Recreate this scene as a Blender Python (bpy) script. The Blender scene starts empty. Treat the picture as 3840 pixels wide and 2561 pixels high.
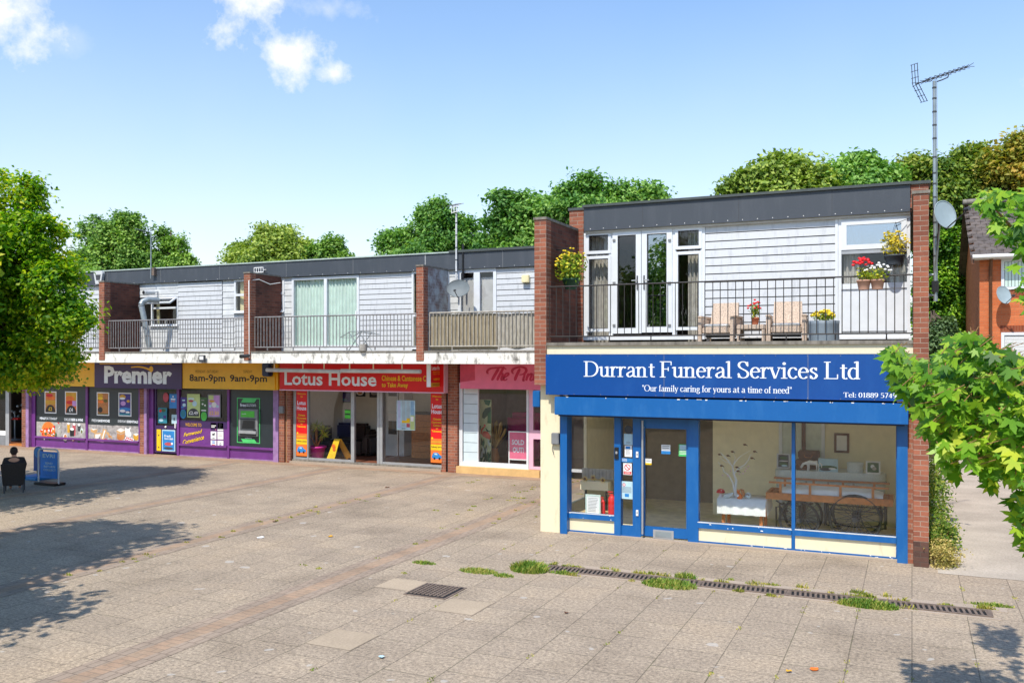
import bpy, math, random
import numpy as np
from mathutils import Vector, Matrix
random.seed(7); RNG = np.random.default_rng(7)
R = math.radians
sc = bpy.context.scene
col = sc.collection

# ---------------------------------------------------------------- camera, sky, sun, exposure
CAM_H, FPX, YAW, CXP, HZ = 3.1, 3345.0, 0.4215385, 1920.0, 1337.0
cam_d = bpy.data.cameras.new('camera')
cam = bpy.data.objects.new('camera', cam_d); col.objects.link(cam)
cam.location = (0, 0, CAM_H); cam.rotation_euler = (R(90), 0, YAW)
cam_d.sensor_width = 36; cam_d.lens = FPX / 3840 * 36
cam_d.shift_y = (HZ - 1280.5) / 3840
cam_d.clip_start = 0.1; cam_d.clip_end = 2000
sc.camera = cam

SUN_EL, SUN_AZ = 56.0, 3.0
sun_d = bpy.data.lights.new('sun', 'SUN'); sun = bpy.data.objects.new('sun', sun_d); col.objects.link(sun)
sun_d.energy = 3.4; sun_d.angle = R(0.53); sun_d.color = (1.0, 0.94, 0.84)
sun.rotation_euler = (R(90 - SUN_EL), 0, R(-SUN_AZ)); sun.location = (-2, -20, 30)

w = bpy.data.worlds.new('World'); sc.world = w; w.use_nodes = True
sc.view_settings.view_transform = 'Standard'; sc.view_settings.look = 'None'
sc.view_settings.exposure = 0.6; sc.view_settings.gamma = 1.0
sc.view_settings.use_curve_mapping = False
sc.cycles.use_denoising = True
sc.cycles.max_bounces = 10; sc.cycles.diffuse_bounces = 8; sc.cycles.transparent_max_bounces = 24
sc.cycles.caustics_reflective = False; sc.cycles.caustics_refractive = False
sc.cycles.sample_clamp_indirect = 6.0

def L(c):
    c = c / 255.0
    return c / 12.92 if c <= 0.04045 else ((c + 0.055) / 1.055) ** 2.4
def rgb(r, g, b): return (L(r), L(g), L(b), 1.0)

def pix_dir(u, v):
    du, dv = (u - CXP) / FPX, (HZ - v) / FPX
    return Vector((math.cos(YAW) * du - math.sin(YAW), math.cos(YAW) + math.sin(YAW) * du, dv)).normalized()

def build_sky():
    nt = w.node_tree; N = nt.nodes; K = nt.links; N.clear()
    out = N.new('ShaderNodeOutputWorld'); bg = N.new('ShaderNodeBackground'); bg.inputs['Strength'].default_value = 0.15
    sky = N.new('ShaderNodeTexSky'); sky.sky_type = 'NISHITA'; sky.sun_disc = False
    sky.sun_elevation = R(SUN_EL); sky.sun_rotation = R(180 + SUN_AZ); sky.air_density = 1.0; sky.dust_density = 0.6; sky.ozone_density = 1.6; sky.altitude = 100
    tc = N.new('ShaderNodeTexCoord')
    def math_(op, a, b=None, c=None, clamp=False):
        n = N.new('ShaderNodeMath'); n.operation = op; n.use_clamp = clamp
        for i, x in enumerate((a, b, c)):
            if x is None: continue
            if isinstance(x, (int, float)): n.inputs[i].default_value = x
            else: K.new(x, n.inputs[i])
        return n.outputs[0]
    def dot(vec):
        n = N.new('ShaderNodeVectorMath'); n.operation = 'DOT_PRODUCT'; K.new(tc.outputs['Generated'], n.inputs[0]); n.inputs[1].default_value = vec
        return n.outputs['Value']
    no = N.new('ShaderNodeTexNoise'); no.inputs['Scale'].default_value = 17; no.inputs['Detail'].default_value = 9; no.inputs['Roughness'].default_value = 0.62
    K.new(tc.outputs['Generated'], no.inputs['Vector'])
    no2 = N.new('ShaderNodeTexNoise'); no2.inputs['Scale'].default_value = 5; no2.inputs['Detail'].default_value = 5
    K.new(tc.outputs['Generated'], no2.inputs['Vector'])
    total = None
    # real clouds in the sky, placed by direction: (pixel u, v, half width, half height, density)
    for (u, v, rx, ry, dens, *bias) in [(-10, 60, 130, 150, 1.0, 1.05), (905, 20, 120, 115, 1.0, 1.1), (1120, 215, 150, 120, 1.0), (1250, 275, 120, 55, 0.9),
                                 (1215, 30, 170, 60, 0.35), (190, 140, 120, 60, 0.14), (-900, 300, 400, 200, .8), (4700, 250, 600, 250, .8), (3870, 270, 60, 70, .45)]:
        c = pix_dir(u, v); r = c.cross(Vector((0, 0, 1))).normalized(); up = r.cross(c).normalized()
        a = math_('MULTIPLY', dot(r), FPX / rx); b = math_('MULTIPLY', dot(up), FPX / ry)
        d = math_('SQRT', math_('ADD', math_('MULTIPLY', a, a), math_('MULTIPLY', b, b)))
        f = math_('GREATER_THAN', dot(c), 0.2)
        val = math_('ADD', math_('SUBTRACT', (bias or [.75])[0], d), math_('MULTIPLY', math_('SUBTRACT', no.outputs['Fac'], 0.5), 3.6))
        val = math_('MULTIPLY', math_('MULTIPLY', math_('MULTIPLY', val, 1.3, clamp=True), f), dens)
        total = val if total is None else math_('MAXIMUM', total, val)
    # thin high veil that whitens the sky towards the horizon
    el = math_('MAXIMUM', dot((0, 0, 1)), 0.0)
    veil = math_('MULTIPLY', math_('POWER', math_('SUBTRACT', 1.0, el), 4.2), math_('ADD', .72, math_('MULTIPLY', no2.outputs['Fac'], .5)), clamp=True)
    vm = N.new('ShaderNodeMix'); vm.data_type = 'RGBA'; hs_ = N.new('ShaderNodeHueSaturation'); hs_.inputs['Saturation'].default_value = 1.22; hs_.inputs['Value'].default_value = 1.1; K.new(sky.outputs[0], hs_.inputs['Color']); K.new(veil, vm.inputs['Factor']); K.new(hs_.outputs[0], vm.inputs[6]); vm.inputs[7].default_value = (4.5, 4.52, 4.56, 1)
    mix = N.new('ShaderNodeMix'); mix.data_type = 'RGBA'
    K.new(total, mix.inputs['Factor']); K.new(vm.outputs[2], mix.inputs[6]); mix.inputs[7].default_value = (4.9, 4.95, 5.0, 1)
    K.new(mix.outputs[2], bg.inputs['Color']); K.new(bg.outputs[0], out.inputs['Surface'])
build_sky()

# ---------------------------------------------------------------- placing helpers (metres from measured sight lines)
def P(u, v, Y):
    du = (u - CXP) / FPX; k = math.cos(YAW) + math.sin(YAW) * du; d = Y / k
    return d * (math.cos(YAW) * du - math.sin(YAW)), CAM_H + (HZ - v) / FPX * d
def G(u, v):
    du = (u - CXP) / FPX; k = math.cos(YAW) + math.sin(YAW) * du
    Y = FPX * k * CAM_H / (v - HZ)
    return P(u, v, Y)[0], Y
CR = {'1': (0, 1250, 2.1373), '2': (1000, 1250, 2.1373), '3': (0, 900, 2.1373), '4': (1000, 850, 2.1373), '5': (2000, 600, 1.96), '6': (2650, 600, 1.96),
      'A': (1950, 1300, 1.845), 'B': (2600, 1500, 2.4122), 'C': (3200, 400, 1.425), 'D': (130, 1450, 5.2256), 'E': (560, 1430, 4.3537),
      'F': (1080, 1430, 3.7919), 'H': (1700, 1330, 3.3361), 'I': (2120, 1550, 3.6471), 'J': (3400, 200, 2.2409), 'K': (0, 1450, 3.4833), 'Q': (0, 0, 1.0),
      'M': (2640, 1650, 4.4806), 'N': (2880, 1570, 3.2)}
def W(c, x, y, Y):
    o = CR[c]; return P(o[0] + x / o[2], o[1] + y / o[2], Y)
def rect(c, x0, x1, y0, y1, Y):
    """x0,x1 crop columns; y0 top row and y1 bottom row taken at the middle column -> X0,X1,Z0(bottom),Z1(top)"""
    xm = (x0 + x1) / 2
    return W(c, x0, y0, Y)[0], W(c, x1, y0, Y)[0], W(c, xm, y1, Y)[1], W(c, xm, y0, Y)[1]

# ---------------------------------------------------------------- mesh building
class MB:
    def __init__(s): s.v = []; s.f = []; s.mi = []; s.sm = []; s.mats = []
    def m(s, mat):
        if mat not in s.mats: s.mats.append(mat)
        return s.mats.index(mat)
    def face(s, pts, mat, smooth=False):
        i = len(s.v); s.v += [tuple(p) for p in pts]; s.f.append(tuple(range(i, i + len(pts)))); s.mi.append(s.m(mat)); s.sm.append(smooth)
    def idx(s, verts, faces, mat, smooth=False):
        i = len(s.v); s.v += [tuple(p) for p in verts]; k = s.m(mat)
        for f in faces: s.f.append(tuple(a + i for a in f)); s.mi.append(k); s.sm.append(smooth)
    def box(s, x0, x1, y0, y1, z0, z1, mat):
        x0, x1 = sorted((x0, x1)); y0, y1 = sorted((y0, y1)); z0, z1 = sorted((z0, z1))
        s.idx([(x0, y0, z0), (x1, y0, z0), (x1, y1, z0), (x0, y1, z0), (x0, y0, z1), (x1, y0, z1), (x1, y1, z1), (x0, y1, z1)],
              [(0, 3, 2, 1), (4, 5, 6, 7), (0, 1, 5, 4), (1, 2, 6, 5), (2, 3, 7, 6), (3, 0, 4, 7)], mat); return s
    def rbox(s, x0, x1, y0, y1, z0, z1, mat, b=0.01):
        """box with all edges chamfered by b"""
        import bmesh
        bm = bmesh.new(); bmesh.ops.create_cube(bm, size=1)
        for v in bm.verts:
            v.co = ((x0 + x1) / 2 + v.co.x * abs(x1 - x0), (y0 + y1) / 2 + v.co.y * abs(y1 - y0), (z0 + z1) / 2 + v.co.z * abs(z1 - z0))
        bmesh.ops.bevel(bm, geom=list(bm.edges), offset=b, segments=2, affect='EDGES')
        bm.verts.ensure_lookup_table(); bm.verts.index_update()
        s.idx([v.co[:] for v in bm.verts], [[v.index for v in f.verts] for f in bm.faces], mat); bm.free(); return s
    def tube(s, pts, r, mat, n=8, cap=True):
        pts = [Vector(p) for p in pts]; rs = r if isinstance(r, (list, tuple)) else [r] * len(pts)
        V = []; up = None
        for i, p in enumerate(pts):
            t = (pts[min(i + 1, len(pts) - 1)] - pts[max(i - 1, 0)]).normalized()
            if up is None: up = t.orthogonal().normalized()
            up = (up - t * up.dot(t)); up = up.normalized() if up.length > 1e-6 else t.orthogonal().normalized()
            b = t.cross(up)
            for k in range(n):
                a = 2 * math.pi * k / n; V.append(p + (up * math.cos(a) + b * math.sin(a)) * rs[i])
        F = []
        for i in range(len(pts) - 1):
            for k in range(n): F.append((i * n + k, i * n + (k + 1) % n, (i + 1) * n + (k + 1) % n, (i + 1) * n + k))
        s.idx(V, F, mat, True)
        if cap: s.face(V[:n][::-1], mat); s.face(V[-n:], mat)
        return s
    def lathe(s, prof, c, mat, n=20, axis='z', sx=1.0, sy=1.0):
        c = Vector(c); V = []
        for r, z in prof:
            for k in range(n):
                a = 2 * math.pi * k / n; x, y = r * math.cos(a) * sx, r * math.sin(a) * sy
                V.append(c + (Vector((x, y, z)) if axis == 'z' else Vector((x, z, y)) if axis == 'y' else Vector((z, x, y))))
        F = []
        for i in range(len(prof) - 1):
            for k in range(n): F.append((i * n + k, i * n + (k + 1) % n, (i + 1) * n + (k + 1) % n, (i + 1) * n + k))
        s.idx(V, F, mat, True)
        if prof[0][0] > 1e-4: s.face(V[:n][::-1], mat)
        if prof[-1][0] > 1e-4: s.face(V[-n:], mat)
        return s
    def ball(s, c, r, mat, n=12, sx=1, sy=1, sz=1):
        return s.lathe([(max(1e-5, math.sin(math.pi * i / 8)) * r, -math.cos(math.pi * i / 8) * r * sz) for i in range(9)], c, mat, n, 'z', sx, sy)
    def prism(s, pts, O, U, V, depth, mat):
        """polygon (u,v) on plane O,U,V, given thickness back along U x V (its front faces -(UxV) for U=X,V=Z)"""
        O, U, V = Vector(O), Vector(U), Vector(V); Nn = U.cross(V)  # X x Z = -Y : towards the viewer
        a = [O + U * p[0] + V * p[1] for p in pts]; b = [q - Nn * depth for q in a]; n = len(pts)
        s.face(a, mat)
        if depth > 0:
            s.face(b[::-1], mat)
            for i in range(n): s.face([a[i], b[i], b[(i + 1) % n], a[(i + 1) % n]], mat)
        return s
    def ell(s, cx, cz, rx, rz, Y, mat, n=24, d=0.0):
        return s.prism([(rx * math.cos(2 * math.pi * k / n), rz * math.sin(2 * math.pi * k / n)) for k in range(n)], (cx, Y, cz), (1, 0, 0), (0, 0, 1), d, mat)
    def quad(s, X0, X1, Z0, Z1, Y, mat): s.face([(X0, Y, Z0), (X1, Y, Z0), (X1, Y, Z1), (X0, Y, Z1)], mat); return s
    def build(s, name, parent=None, label=None, cat=None, group=None, kind=None, base=None, bevel=0):
        me = bpy.data.meshes.new(name)
        if parent is not None: off = Vector(parent['_o']) if '_o' in parent else Vector((0, 0, 0))
        elif kind == 'structure': off = Vector((0, 0, 0))
        else:
            a = np.array(s.v); off = Vector(((a[:, 0].min() + a[:, 0].max()) / 2, (a[:, 1].min() + a[:, 1].max()) / 2, a[:, 2].min()))
        me.from_pydata([(x - off.x, y - off.y, z - off.z) for x, y, z in s.v], [], s.f)
        for q in s.mats: me.materials.append(q)
        me.polygons.foreach_set('material_index', s.mi); me.polygons.foreach_set('use_smooth', s.sm); me.update()
        o = bpy.data.objects.new(name, me); col.objects.link(o)
        if parent is not None: o.parent = parent
        else: o.location = off
        o['_o'] = tuple(off)
        if bevel: b = o.modifiers.new('bevel', 'BEVEL'); b.width = bevel; b.segments = 2; b.limit_method = 'ANGLE'
        tag(o, label, cat, group, kind); return o

def tag(o, label=None, cat=None, group=None, kind=None):
    if label: o['label'] = label
    if cat: o['category'] = cat
    if group: o['group'] = group
    if kind: o['kind'] = kind
    return o
def thing(name, label, cat, loc, group=None):
    o = bpy.data.objects.new(name, None); col.objects.link(o); o.location = loc; o['_o'] = tuple(loc); o.empty_display_size = 0.2
    return tag(o, label, cat, group)
def dup(root, loc, label=None, rz=None):
    r = root.copy(); col.objects.link(r); r.location = loc; r['_o'] = tuple(loc)
    if rz is not None: r.rotation_euler = (0, 0, rz)
    if label: r['label'] = label
    for ch in list(root.children):
        c = ch.copy(); col.objects.link(c); c.parent = r
        for g in ch.children:
            d = g.copy(); col.objects.link(d); d.parent = c
    return r

# ---------------------------------------------------------------- materials
def nodes(name):
    m = bpy.data.materials.new(name); m.use_nodes = True; nt = m.node_tree
    return m, nt, nt.nodes, nt.links, nt.nodes['Principled BSDF']
def pos(N): return N.new('ShaderNodeNewGeometry').outputs['Position']
def noise(N, K, vec, scale, detail=4, rough=.55):
    n = N.new('ShaderNodeTexNoise'); n.inputs['Scale'].default_value = scale; n.inputs['Detail'].default_value = detail; n.inputs['Roughness'].default_value = rough
    K.new(vec, n.inputs['Vector']); return n.outputs['Fac']
def ramp(N, K, fac, stops):
    r = N.new('ShaderNodeValToRGB'); e = r.color_ramp.elements
    while len(e) < len(stops): e.new(0.5)
    for i, (p, c) in enumerate(stops): e[i].position = p; e[i].color = c if len(c) == 4 else (*c, 1)
    if fac is not None: K.new(fac, r.inputs['Fac'])
    return r.outputs['Color']
def mixc(N, K, fac, a, b, mode='MIX'):
    n = N.new('ShaderNodeMix'); n.data_type = 'RGBA'; n.blend_type = mode
    for i, x in ((0, fac), (6, a), (7, b)):
        if isinstance(x, (int, float)): n.inputs[i].default_value = x
        elif isinstance(x, tuple): n.inputs[i].default_value = x
        else: K.new(x, n.inputs[i])
    return n.outputs[2]
def bump(N, K, bs, h, strength, dist=0.01):
    b = N.new('ShaderNodeBump'); b.inputs['Strength'].default_value = strength; b.inputs['Distance'].default_value = dist
    K.new(h, b.inputs['Height']); K.new(b.outputs[0], bs.inputs['Normal'])
_mc = {}
def mat(name, c, rough=.55, var=.12, scale=6, metal=0, bmp=0, spec=.5):
    """plain painted or raw surface with a little dirt and tone variation"""
    if name in _mc: return _mc[name]
    m, nt, N, K, bs = nodes(name); c = rgb(*c) if len(c) == 3 else c
    g = pos(N); f = noise(N, K, g, scale, 6)
    k = 1 - var * 1.6
    colr = mixc(N, K, ramp(N, K, f, [(.3, (0, 0, 0)), (.7, (1, 1, 1))]), (c[0] * k, c[1] * k, c[2] * k, 1), (min(1, c[0] * (1 + var * .5)), min(1, c[1] * (1 + var * .5)), min(1, c[2] * (1 + var * .5)), 1))
    K.new(colr, bs.inputs['Base Color']); bs.inputs['Roughness'].default_value = rough; bs.inputs['Metallic'].default_value = metal
    bs.inputs['Specular IOR Level'].default_value = spec
    if bmp: bump(N, K, bs, noise(N, K, g, scale * 12, 3), bmp, .004)
    _mc[name] = m; return m
def stained(name, c, stain, amount=.55, lo=.42, hi=.62, rough=.85, sc_=2.2, streak=5.0):
    """paint or render with dark weather stains that run down"""
    m, nt, N, K, bs = nodes(name); g = pos(N)
    mp = N.new('ShaderNodeMapping'); mp.inputs['Scale'].default_value = (streak, streak, 1.0); K.new(g, mp.inputs['Vector'])
    f1 = noise(N, K, mp.outputs[0], sc_, 8, .65); f2 = noise(N, K, g, 30, 5)
    base = mixc(N, K, f2, tuple(x * .86 for x in rgb(*c)[:3]) + (1,), rgb(*c))
    fac = ramp(N, K, f1, [(lo, (0, 0, 0)), (hi, (amount,) * 3)])
    K.new(mixc(N, K, fac, base, rgb(*stain)), bs.inputs['Base Color']); bs.inputs['Roughness'].default_value = rough
    bump(N, K, bs, f2, .25, .004); return m
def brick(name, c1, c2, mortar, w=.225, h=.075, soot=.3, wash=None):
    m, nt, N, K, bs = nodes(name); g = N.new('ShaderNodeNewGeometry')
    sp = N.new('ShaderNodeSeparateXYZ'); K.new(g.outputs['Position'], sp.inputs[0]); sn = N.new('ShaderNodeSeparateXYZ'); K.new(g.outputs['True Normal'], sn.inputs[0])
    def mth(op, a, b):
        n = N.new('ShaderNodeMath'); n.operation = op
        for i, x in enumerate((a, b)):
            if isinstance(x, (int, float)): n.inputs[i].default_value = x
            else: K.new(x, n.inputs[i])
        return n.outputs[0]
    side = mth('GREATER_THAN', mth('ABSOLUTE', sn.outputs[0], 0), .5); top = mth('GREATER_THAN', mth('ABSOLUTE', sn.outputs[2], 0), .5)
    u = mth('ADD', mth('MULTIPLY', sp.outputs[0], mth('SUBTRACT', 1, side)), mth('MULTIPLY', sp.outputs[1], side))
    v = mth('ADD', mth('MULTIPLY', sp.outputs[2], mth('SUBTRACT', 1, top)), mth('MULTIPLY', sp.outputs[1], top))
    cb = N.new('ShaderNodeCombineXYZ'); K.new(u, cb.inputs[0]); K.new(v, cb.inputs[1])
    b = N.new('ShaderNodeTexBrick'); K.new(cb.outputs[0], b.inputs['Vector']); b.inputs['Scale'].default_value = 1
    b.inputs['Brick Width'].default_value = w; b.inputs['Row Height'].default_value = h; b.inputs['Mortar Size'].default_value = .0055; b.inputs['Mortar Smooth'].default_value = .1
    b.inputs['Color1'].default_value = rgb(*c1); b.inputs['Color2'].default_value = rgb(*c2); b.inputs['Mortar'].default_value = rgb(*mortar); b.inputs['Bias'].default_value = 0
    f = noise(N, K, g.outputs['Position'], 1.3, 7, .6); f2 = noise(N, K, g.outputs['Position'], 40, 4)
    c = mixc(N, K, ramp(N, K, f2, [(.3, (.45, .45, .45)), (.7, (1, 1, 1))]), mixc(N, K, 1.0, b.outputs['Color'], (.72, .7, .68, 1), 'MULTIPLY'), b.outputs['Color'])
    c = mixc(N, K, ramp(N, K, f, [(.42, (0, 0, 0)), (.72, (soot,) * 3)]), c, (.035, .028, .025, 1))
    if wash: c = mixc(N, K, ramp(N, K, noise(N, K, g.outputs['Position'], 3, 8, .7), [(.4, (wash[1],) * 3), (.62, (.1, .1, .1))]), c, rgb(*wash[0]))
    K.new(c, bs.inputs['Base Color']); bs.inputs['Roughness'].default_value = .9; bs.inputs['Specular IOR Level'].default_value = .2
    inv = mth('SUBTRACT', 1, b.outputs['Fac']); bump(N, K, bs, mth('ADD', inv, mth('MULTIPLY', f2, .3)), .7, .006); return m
def glass(name, tint=(.985, .992, .99), base=.032, power=5.0):
    m = bpy.data.materials.new(name); m.use_nodes = True; nt = m.node_tree; N = nt.nodes; K = nt.links; N.clear()
    o = N.new('ShaderNodeOutputMaterial'); t = N.new('ShaderNodeBsdfTransparent'); t.inputs[0].default_value = (*tint, 1)
    gl = N.new('ShaderNodeBsdfGlossy'); gl.inputs['Roughness'].default_value = .0; gl.inputs['Color'].default_value = (.95, .97, 1, 1)
    lw = N.new('ShaderNodeLayerWeight'); lw.inputs['Blend'].default_value = .5
    pw = N.new('ShaderNodeMath'); pw.operation = 'POWER'; K.new(lw.outputs['Facing'], pw.inputs[0]); pw.inputs[1].default_value = power
    ma = N.new('ShaderNodeMath'); ma.operation = 'MULTIPLY_ADD'; K.new(pw.outputs[0], ma.inputs[0]); ma.inputs[1].default_value = .9; ma.inputs[2].default_value = base
    mx = N.new('ShaderNodeMixShader'); K.new(ma.outputs[0], mx.inputs[0]); K.new(t.outputs[0], mx.inputs[1]); K.new(gl.outputs[0], mx.inputs[2]); K.new(mx.outputs[0], o.inputs[0]); return m
def foliage(name, stops, transl=.35, rough=.55, big=.5):
    """leaf material: each leaf its own tone, drifting over the crown"""
    m = bpy.data.materials.new(name); m.use_nodes = True; nt = m.node_tree; N = nt.nodes; K = nt.links; bs = N['Principled BSDF']
    g = N.new('ShaderNodeNewGeometry'); f = noise(N, K, g.outputs['Position'], big, 3)
    a = N.new('ShaderNodeMath'); a.operation = 'MULTIPLY_ADD'; K.new(g.outputs['Random Per Island'], a.inputs[0]); a.inputs[1].default_value = .55; a.inputs[2].default_value = -.27
    ad = N.new('ShaderNodeMath'); ad.operation = 'ADD'; K.new(f, ad.inputs[0]); K.new(a.outputs[0], ad.inputs[1])
    c = ramp(N, K, ad.outputs[0], stops)
    K.new(c, bs.inputs['Base Color']); bs.inputs['Roughness'].default_value = rough; bs.inputs['Specular IOR Level'].default_value = .35
    tr = N.new('ShaderNodeBsdfTranslucent'); K.new(mixc(N, K, 1.0, c, (1.5, 1.6, .7, 1), 'MULTIPLY'), tr.inputs[0])
    mx = N.new('ShaderNodeMixShader'); mx.inputs[0].default_value = transl; K.new(bs.outputs[0], mx.inputs[1]); K.new(tr.outputs[0], mx.inputs[2])
    K.new(mx.outputs[0], N['Material Output'].inputs[0]); return m

M = {}
M['brick'] = brick('red_brick', (172, 108, 84), (136, 84, 68), (172, 150, 134))
M['brick_dark'] = brick('shaded_sooty_brick', (132, 82, 68), (100, 62, 54), (104, 90, 82), soot=.6)  # red brick darkened for the shade on wing sides and recesses, plus soot
M['brick_washed'] = brick('washed_brick', (128, 84, 70), (104, 72, 62), (150, 146, 142), wash=((176, 184, 188), .95))
M['brick_house'] = brick('orange_brick', (216, 124, 78), (200, 108, 66), (190, 130, 96), soot=.05)
M['brick_soldier'] = brick('brown_soldier_brick', (150, 80, 54), (130, 66, 46), (170, 120, 90), w=.075, h=.225, soot=.1)
M['white'] = mat('white_upvc', (220, 224, 228), .35, .04)
M['white_dirty'] = mat('weathered_white_paint', (210, 213, 214), .6, .16, 3)
M['clad'] = stained('white_weatherboard', (206, 209, 212), (132, 136, 140), .55, .52, .8, .5)
M['beam'] = stained('stained_white_render', (236, 234, 226), (70, 66, 60), .9, .53, .68, .9, 2.2, 2.2)
M['cream'] = stained('cream_masonry_paint', (236, 224, 190), (120, 104, 78), .5, .58, .85, .75)
M['cream_in'] = mat('cream_plaster', (246, 236, 200), .8, .05)
M['coping'] = stained('lichened_concrete', (140, 134, 124), (60, 56, 50), .7, .4, .7)
M['fascia'] = stained('charcoal_fascia_board', (66, 72, 80), (96, 100, 106), .35, .5, .8, .55, 1.0)
M['fascia_trim'] = mat('felt_roof_trim', (70, 78, 78), .7, .15)
M['roof_light'] = mat('pale_roof_edging', (176, 190, 184), .5, .15)
M['felt'] = mat('roof_felt', (96, 98, 98), .9, .2)
M['blue'] = stained('royal_blue_paint', (6, 94, 164), (58, 122, 180), .45, .5, .8, .4, 1.6, 3.0)
M['blue_sign'] = stained('blue_sign_panel', (2, 72, 146), (38, 96, 164), .4, .5, .85, .32, 1.2, 2.5)
M['blue_dark'] = mat('dark_blue_gap', (12, 24, 60), .6)
M['letter'] = mat('white_lettering', (232, 238, 246), .5, .02)
M['dark'] = mat('dark_recess_colour', (24, 24, 26), .8)
M['black'] = mat('black_paint', (26, 26, 28), .45)
M['rail_dark'] = mat('black_iron_rail', (52, 48, 46), .5, .25, 9)
M['rail_grey'] = mat('grey_galvanised_rail', (148, 146, 146), .5, .25, 9, metal=.2)
M['rail_pale'] = mat('weathered_pale_rail', (176, 170, 158), .7, .25, 9)
M['alu'] = mat('anodised_aluminium', (172, 174, 176), .4, .08, metal=.35)
M['steel'] = mat('galvanised_steel', (150, 160, 164), .45, .15, metal=.4)
M['purple'] = mat('purple_paint', (112, 52, 130), .45, .14, 3)
M['purple_dark'] = mat('deep_purple_panel', (58, 30, 84), .4, .05)
M['purple_pale'] = mat('faded_purple_paint', (160, 124, 172), .6, .2)
M['yellow_sign'] = mat('yellow_sign_panel', (240, 180, 22), .4, .05)
M['red_sign'] = mat('red_sign_panel', (222, 14, 22), .4, .05)
M['pink_sign'] = mat('pink_sign_panel', (240, 116, 150), .4, .06)
M['pink_script'] = mat('deep_pink_lettering', (200, 16, 70), .4)
M['pink_pale'] = mat('pale_pink_paint', (232, 182, 204), .45, .05)
M['charcoal_panel'] = mat('charcoal_vinyl', (40, 48, 52), .35, .08)
M['glass'] = glass('window_glass')
M['glass_sky'] = glass('reflective_window_glass', (.55, .62, .66), .3)
M['curtain_grey'] = mat('grey_curtain', (176, 172, 164), .9, .2, 9)
M['curtain_green'] = mat('pale_green_curtain', (206, 226, 216), .9, .08, 5)
M['curtain_cream'] = mat('cream_curtain', (214, 204, 160), .9, .1, 5)
M['blind'] = mat('grey_vertical_blind', (186, 184, 182), .9, .1, 5)
M['wicker'] = mat('beige_wicker', (206, 184, 164), .8, .3, 60, bmp=.5)
M['wicker_dark'] = mat('dark_wicker', (50, 44, 42), .8, .3, 60, bmp=.5)
M['cushion'] = mat('white_cushion', (234, 230, 224), .9)
M['terracotta'] = mat('terracotta', (196, 112, 78), .8, .15)
M['terra_pale'] = mat('pale_terracotta', (196, 152, 130), .85, .15)
M['grey_pot'] = mat('grey_pot', (122, 134, 144), .6)
M['dark_pot'] = mat('dark_grey_pot', (66, 74, 82), .6)
M['green_pot'] = mat('green_plastic_pot', (30, 74, 52), .5)
M['wood'] = mat('orange_brown_timber', (196, 122, 60), .5, .2, 14)
M['wood_dark'] = mat('brown_timber', (112, 72, 46), .6, .2, 12)
M['floor_wood'] = mat('red_brown_floor', (124, 74, 52), .55, .2, 5)
M['cloth'] = mat('white_cloth', (236, 238, 236), .9, .05)
M['red'] = mat('bright_red', (214, 24, 28), .5)
M['green'] = mat('bright_green', (84, 196, 60), .5)
M['mint'] = mat('mint_green', (80, 200, 110), .5)
M['yellow'] = mat('safety_yellow', (244, 200, 20), .5)
M['orange'] = mat('orange', (240, 120, 40), .6)
M['paleblue'] = mat('pale_blue_paper', (182, 214, 226), .6)
M['midblue'] = mat('mid_blue', (40, 130, 200), .5)
M['paper'] = mat('white_paper', (238, 238, 236), .7, .03)
M['grey'] = mat('mid_grey', (128, 130, 132), .6)
M['dgrey'] = mat('dark_grey', (64, 66, 70), .6)
M['pinkpot'] = mat('magenta_pot', (226, 50, 160), .5)
M['sofa'] = mat('brown_leather', (62, 48, 44), .45, .2)
M['bark'] = mat('grey_brown_bark', (96, 84, 70), .9, .3, 12, bmp=.5)
M['stem'] = mat('red_brown_stem', (140, 104, 60), .7, .2, 12)
M['iron'] = mat('rusty_iron', (122, 106, 94), .8, .3, 20)
M['rubber'] = mat('black_rubber', (36, 38, 38), .6)
M['coffin'] = mat('white_woven_willow', (216, 224, 222), .8, .12, 60, bmp=.5)
M['skin'] = mat('skin', (200, 150, 124), .6, .05)
M['hair'] = mat('dark_hair', (44, 32, 30), .7)
M['shirt'] = mat('dark_shirt', (46, 42, 46), .9)
M['trouser'] = mat('dark_teal_trousers', (34, 58, 62), .9)
M['soffit'] = mat('white_soffit', (206, 204, 198), .8, .1)
M['ceil'] = mat('white_ceiling', (246, 246, 242), .8, .02)

# ---------------------------------------------------------------- text and lettering
_tc = {}
def text_data(s, bold=0.0):
    k = (s, bold)
    if k not in _tc:
        c = bpy.data.curves.new('t', 'FONT'); c.body = s; c.size = 1; c.offset = bold; c.resolution_u = 2
        o = bpy.data.objects.new('t', c); me = bpy.data.meshes.new_from_object(o)
        v = [(p.co.x, p.co.y) for p in me.vertices]; f = [tuple(p.vertices) for p in me.polygons]
        bpy.data.objects.remove(o); bpy.data.meshes.remove(me)
        _tc[k] = (v, f)
    return _tc[k]
def text_fit(mb, s, x0, x1, z0, z1, Y, mat_, bold=0.0, O=None, U=None, V=None, shear=0.0, rot=0.0):
    """lettering filling the rectangle (glyph bounds); default plane faces -Y"""
    v, f = text_data(s, bold)
    if shear: v = [(a + b * shear, b) for a, b in v]
    if rot: v = [(a, b + a * rot) for a, b in v]
    if not v: return
    ax = min(p[0] for p in v); bx = max(p[0] for p in v); ay = min(p[1] for p in v); by = max(p[1] for p in v)
    kx = (x1 - x0) / (bx - ax); kz = (z1 - z0) / (by - ay)
    if O is None: q = [(x0 + (a - ax) * kx, Y, z0 + (b - ay) * kz) for a, b in v]
    else: q = [tuple(Vector(O) + Vector(U) * (x0 + (a - ax) * kx) + Vector(V) * (z0 + (b - ay) * kz)) for a, b in v]
    mb.idx(q, f, mat_)
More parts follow.
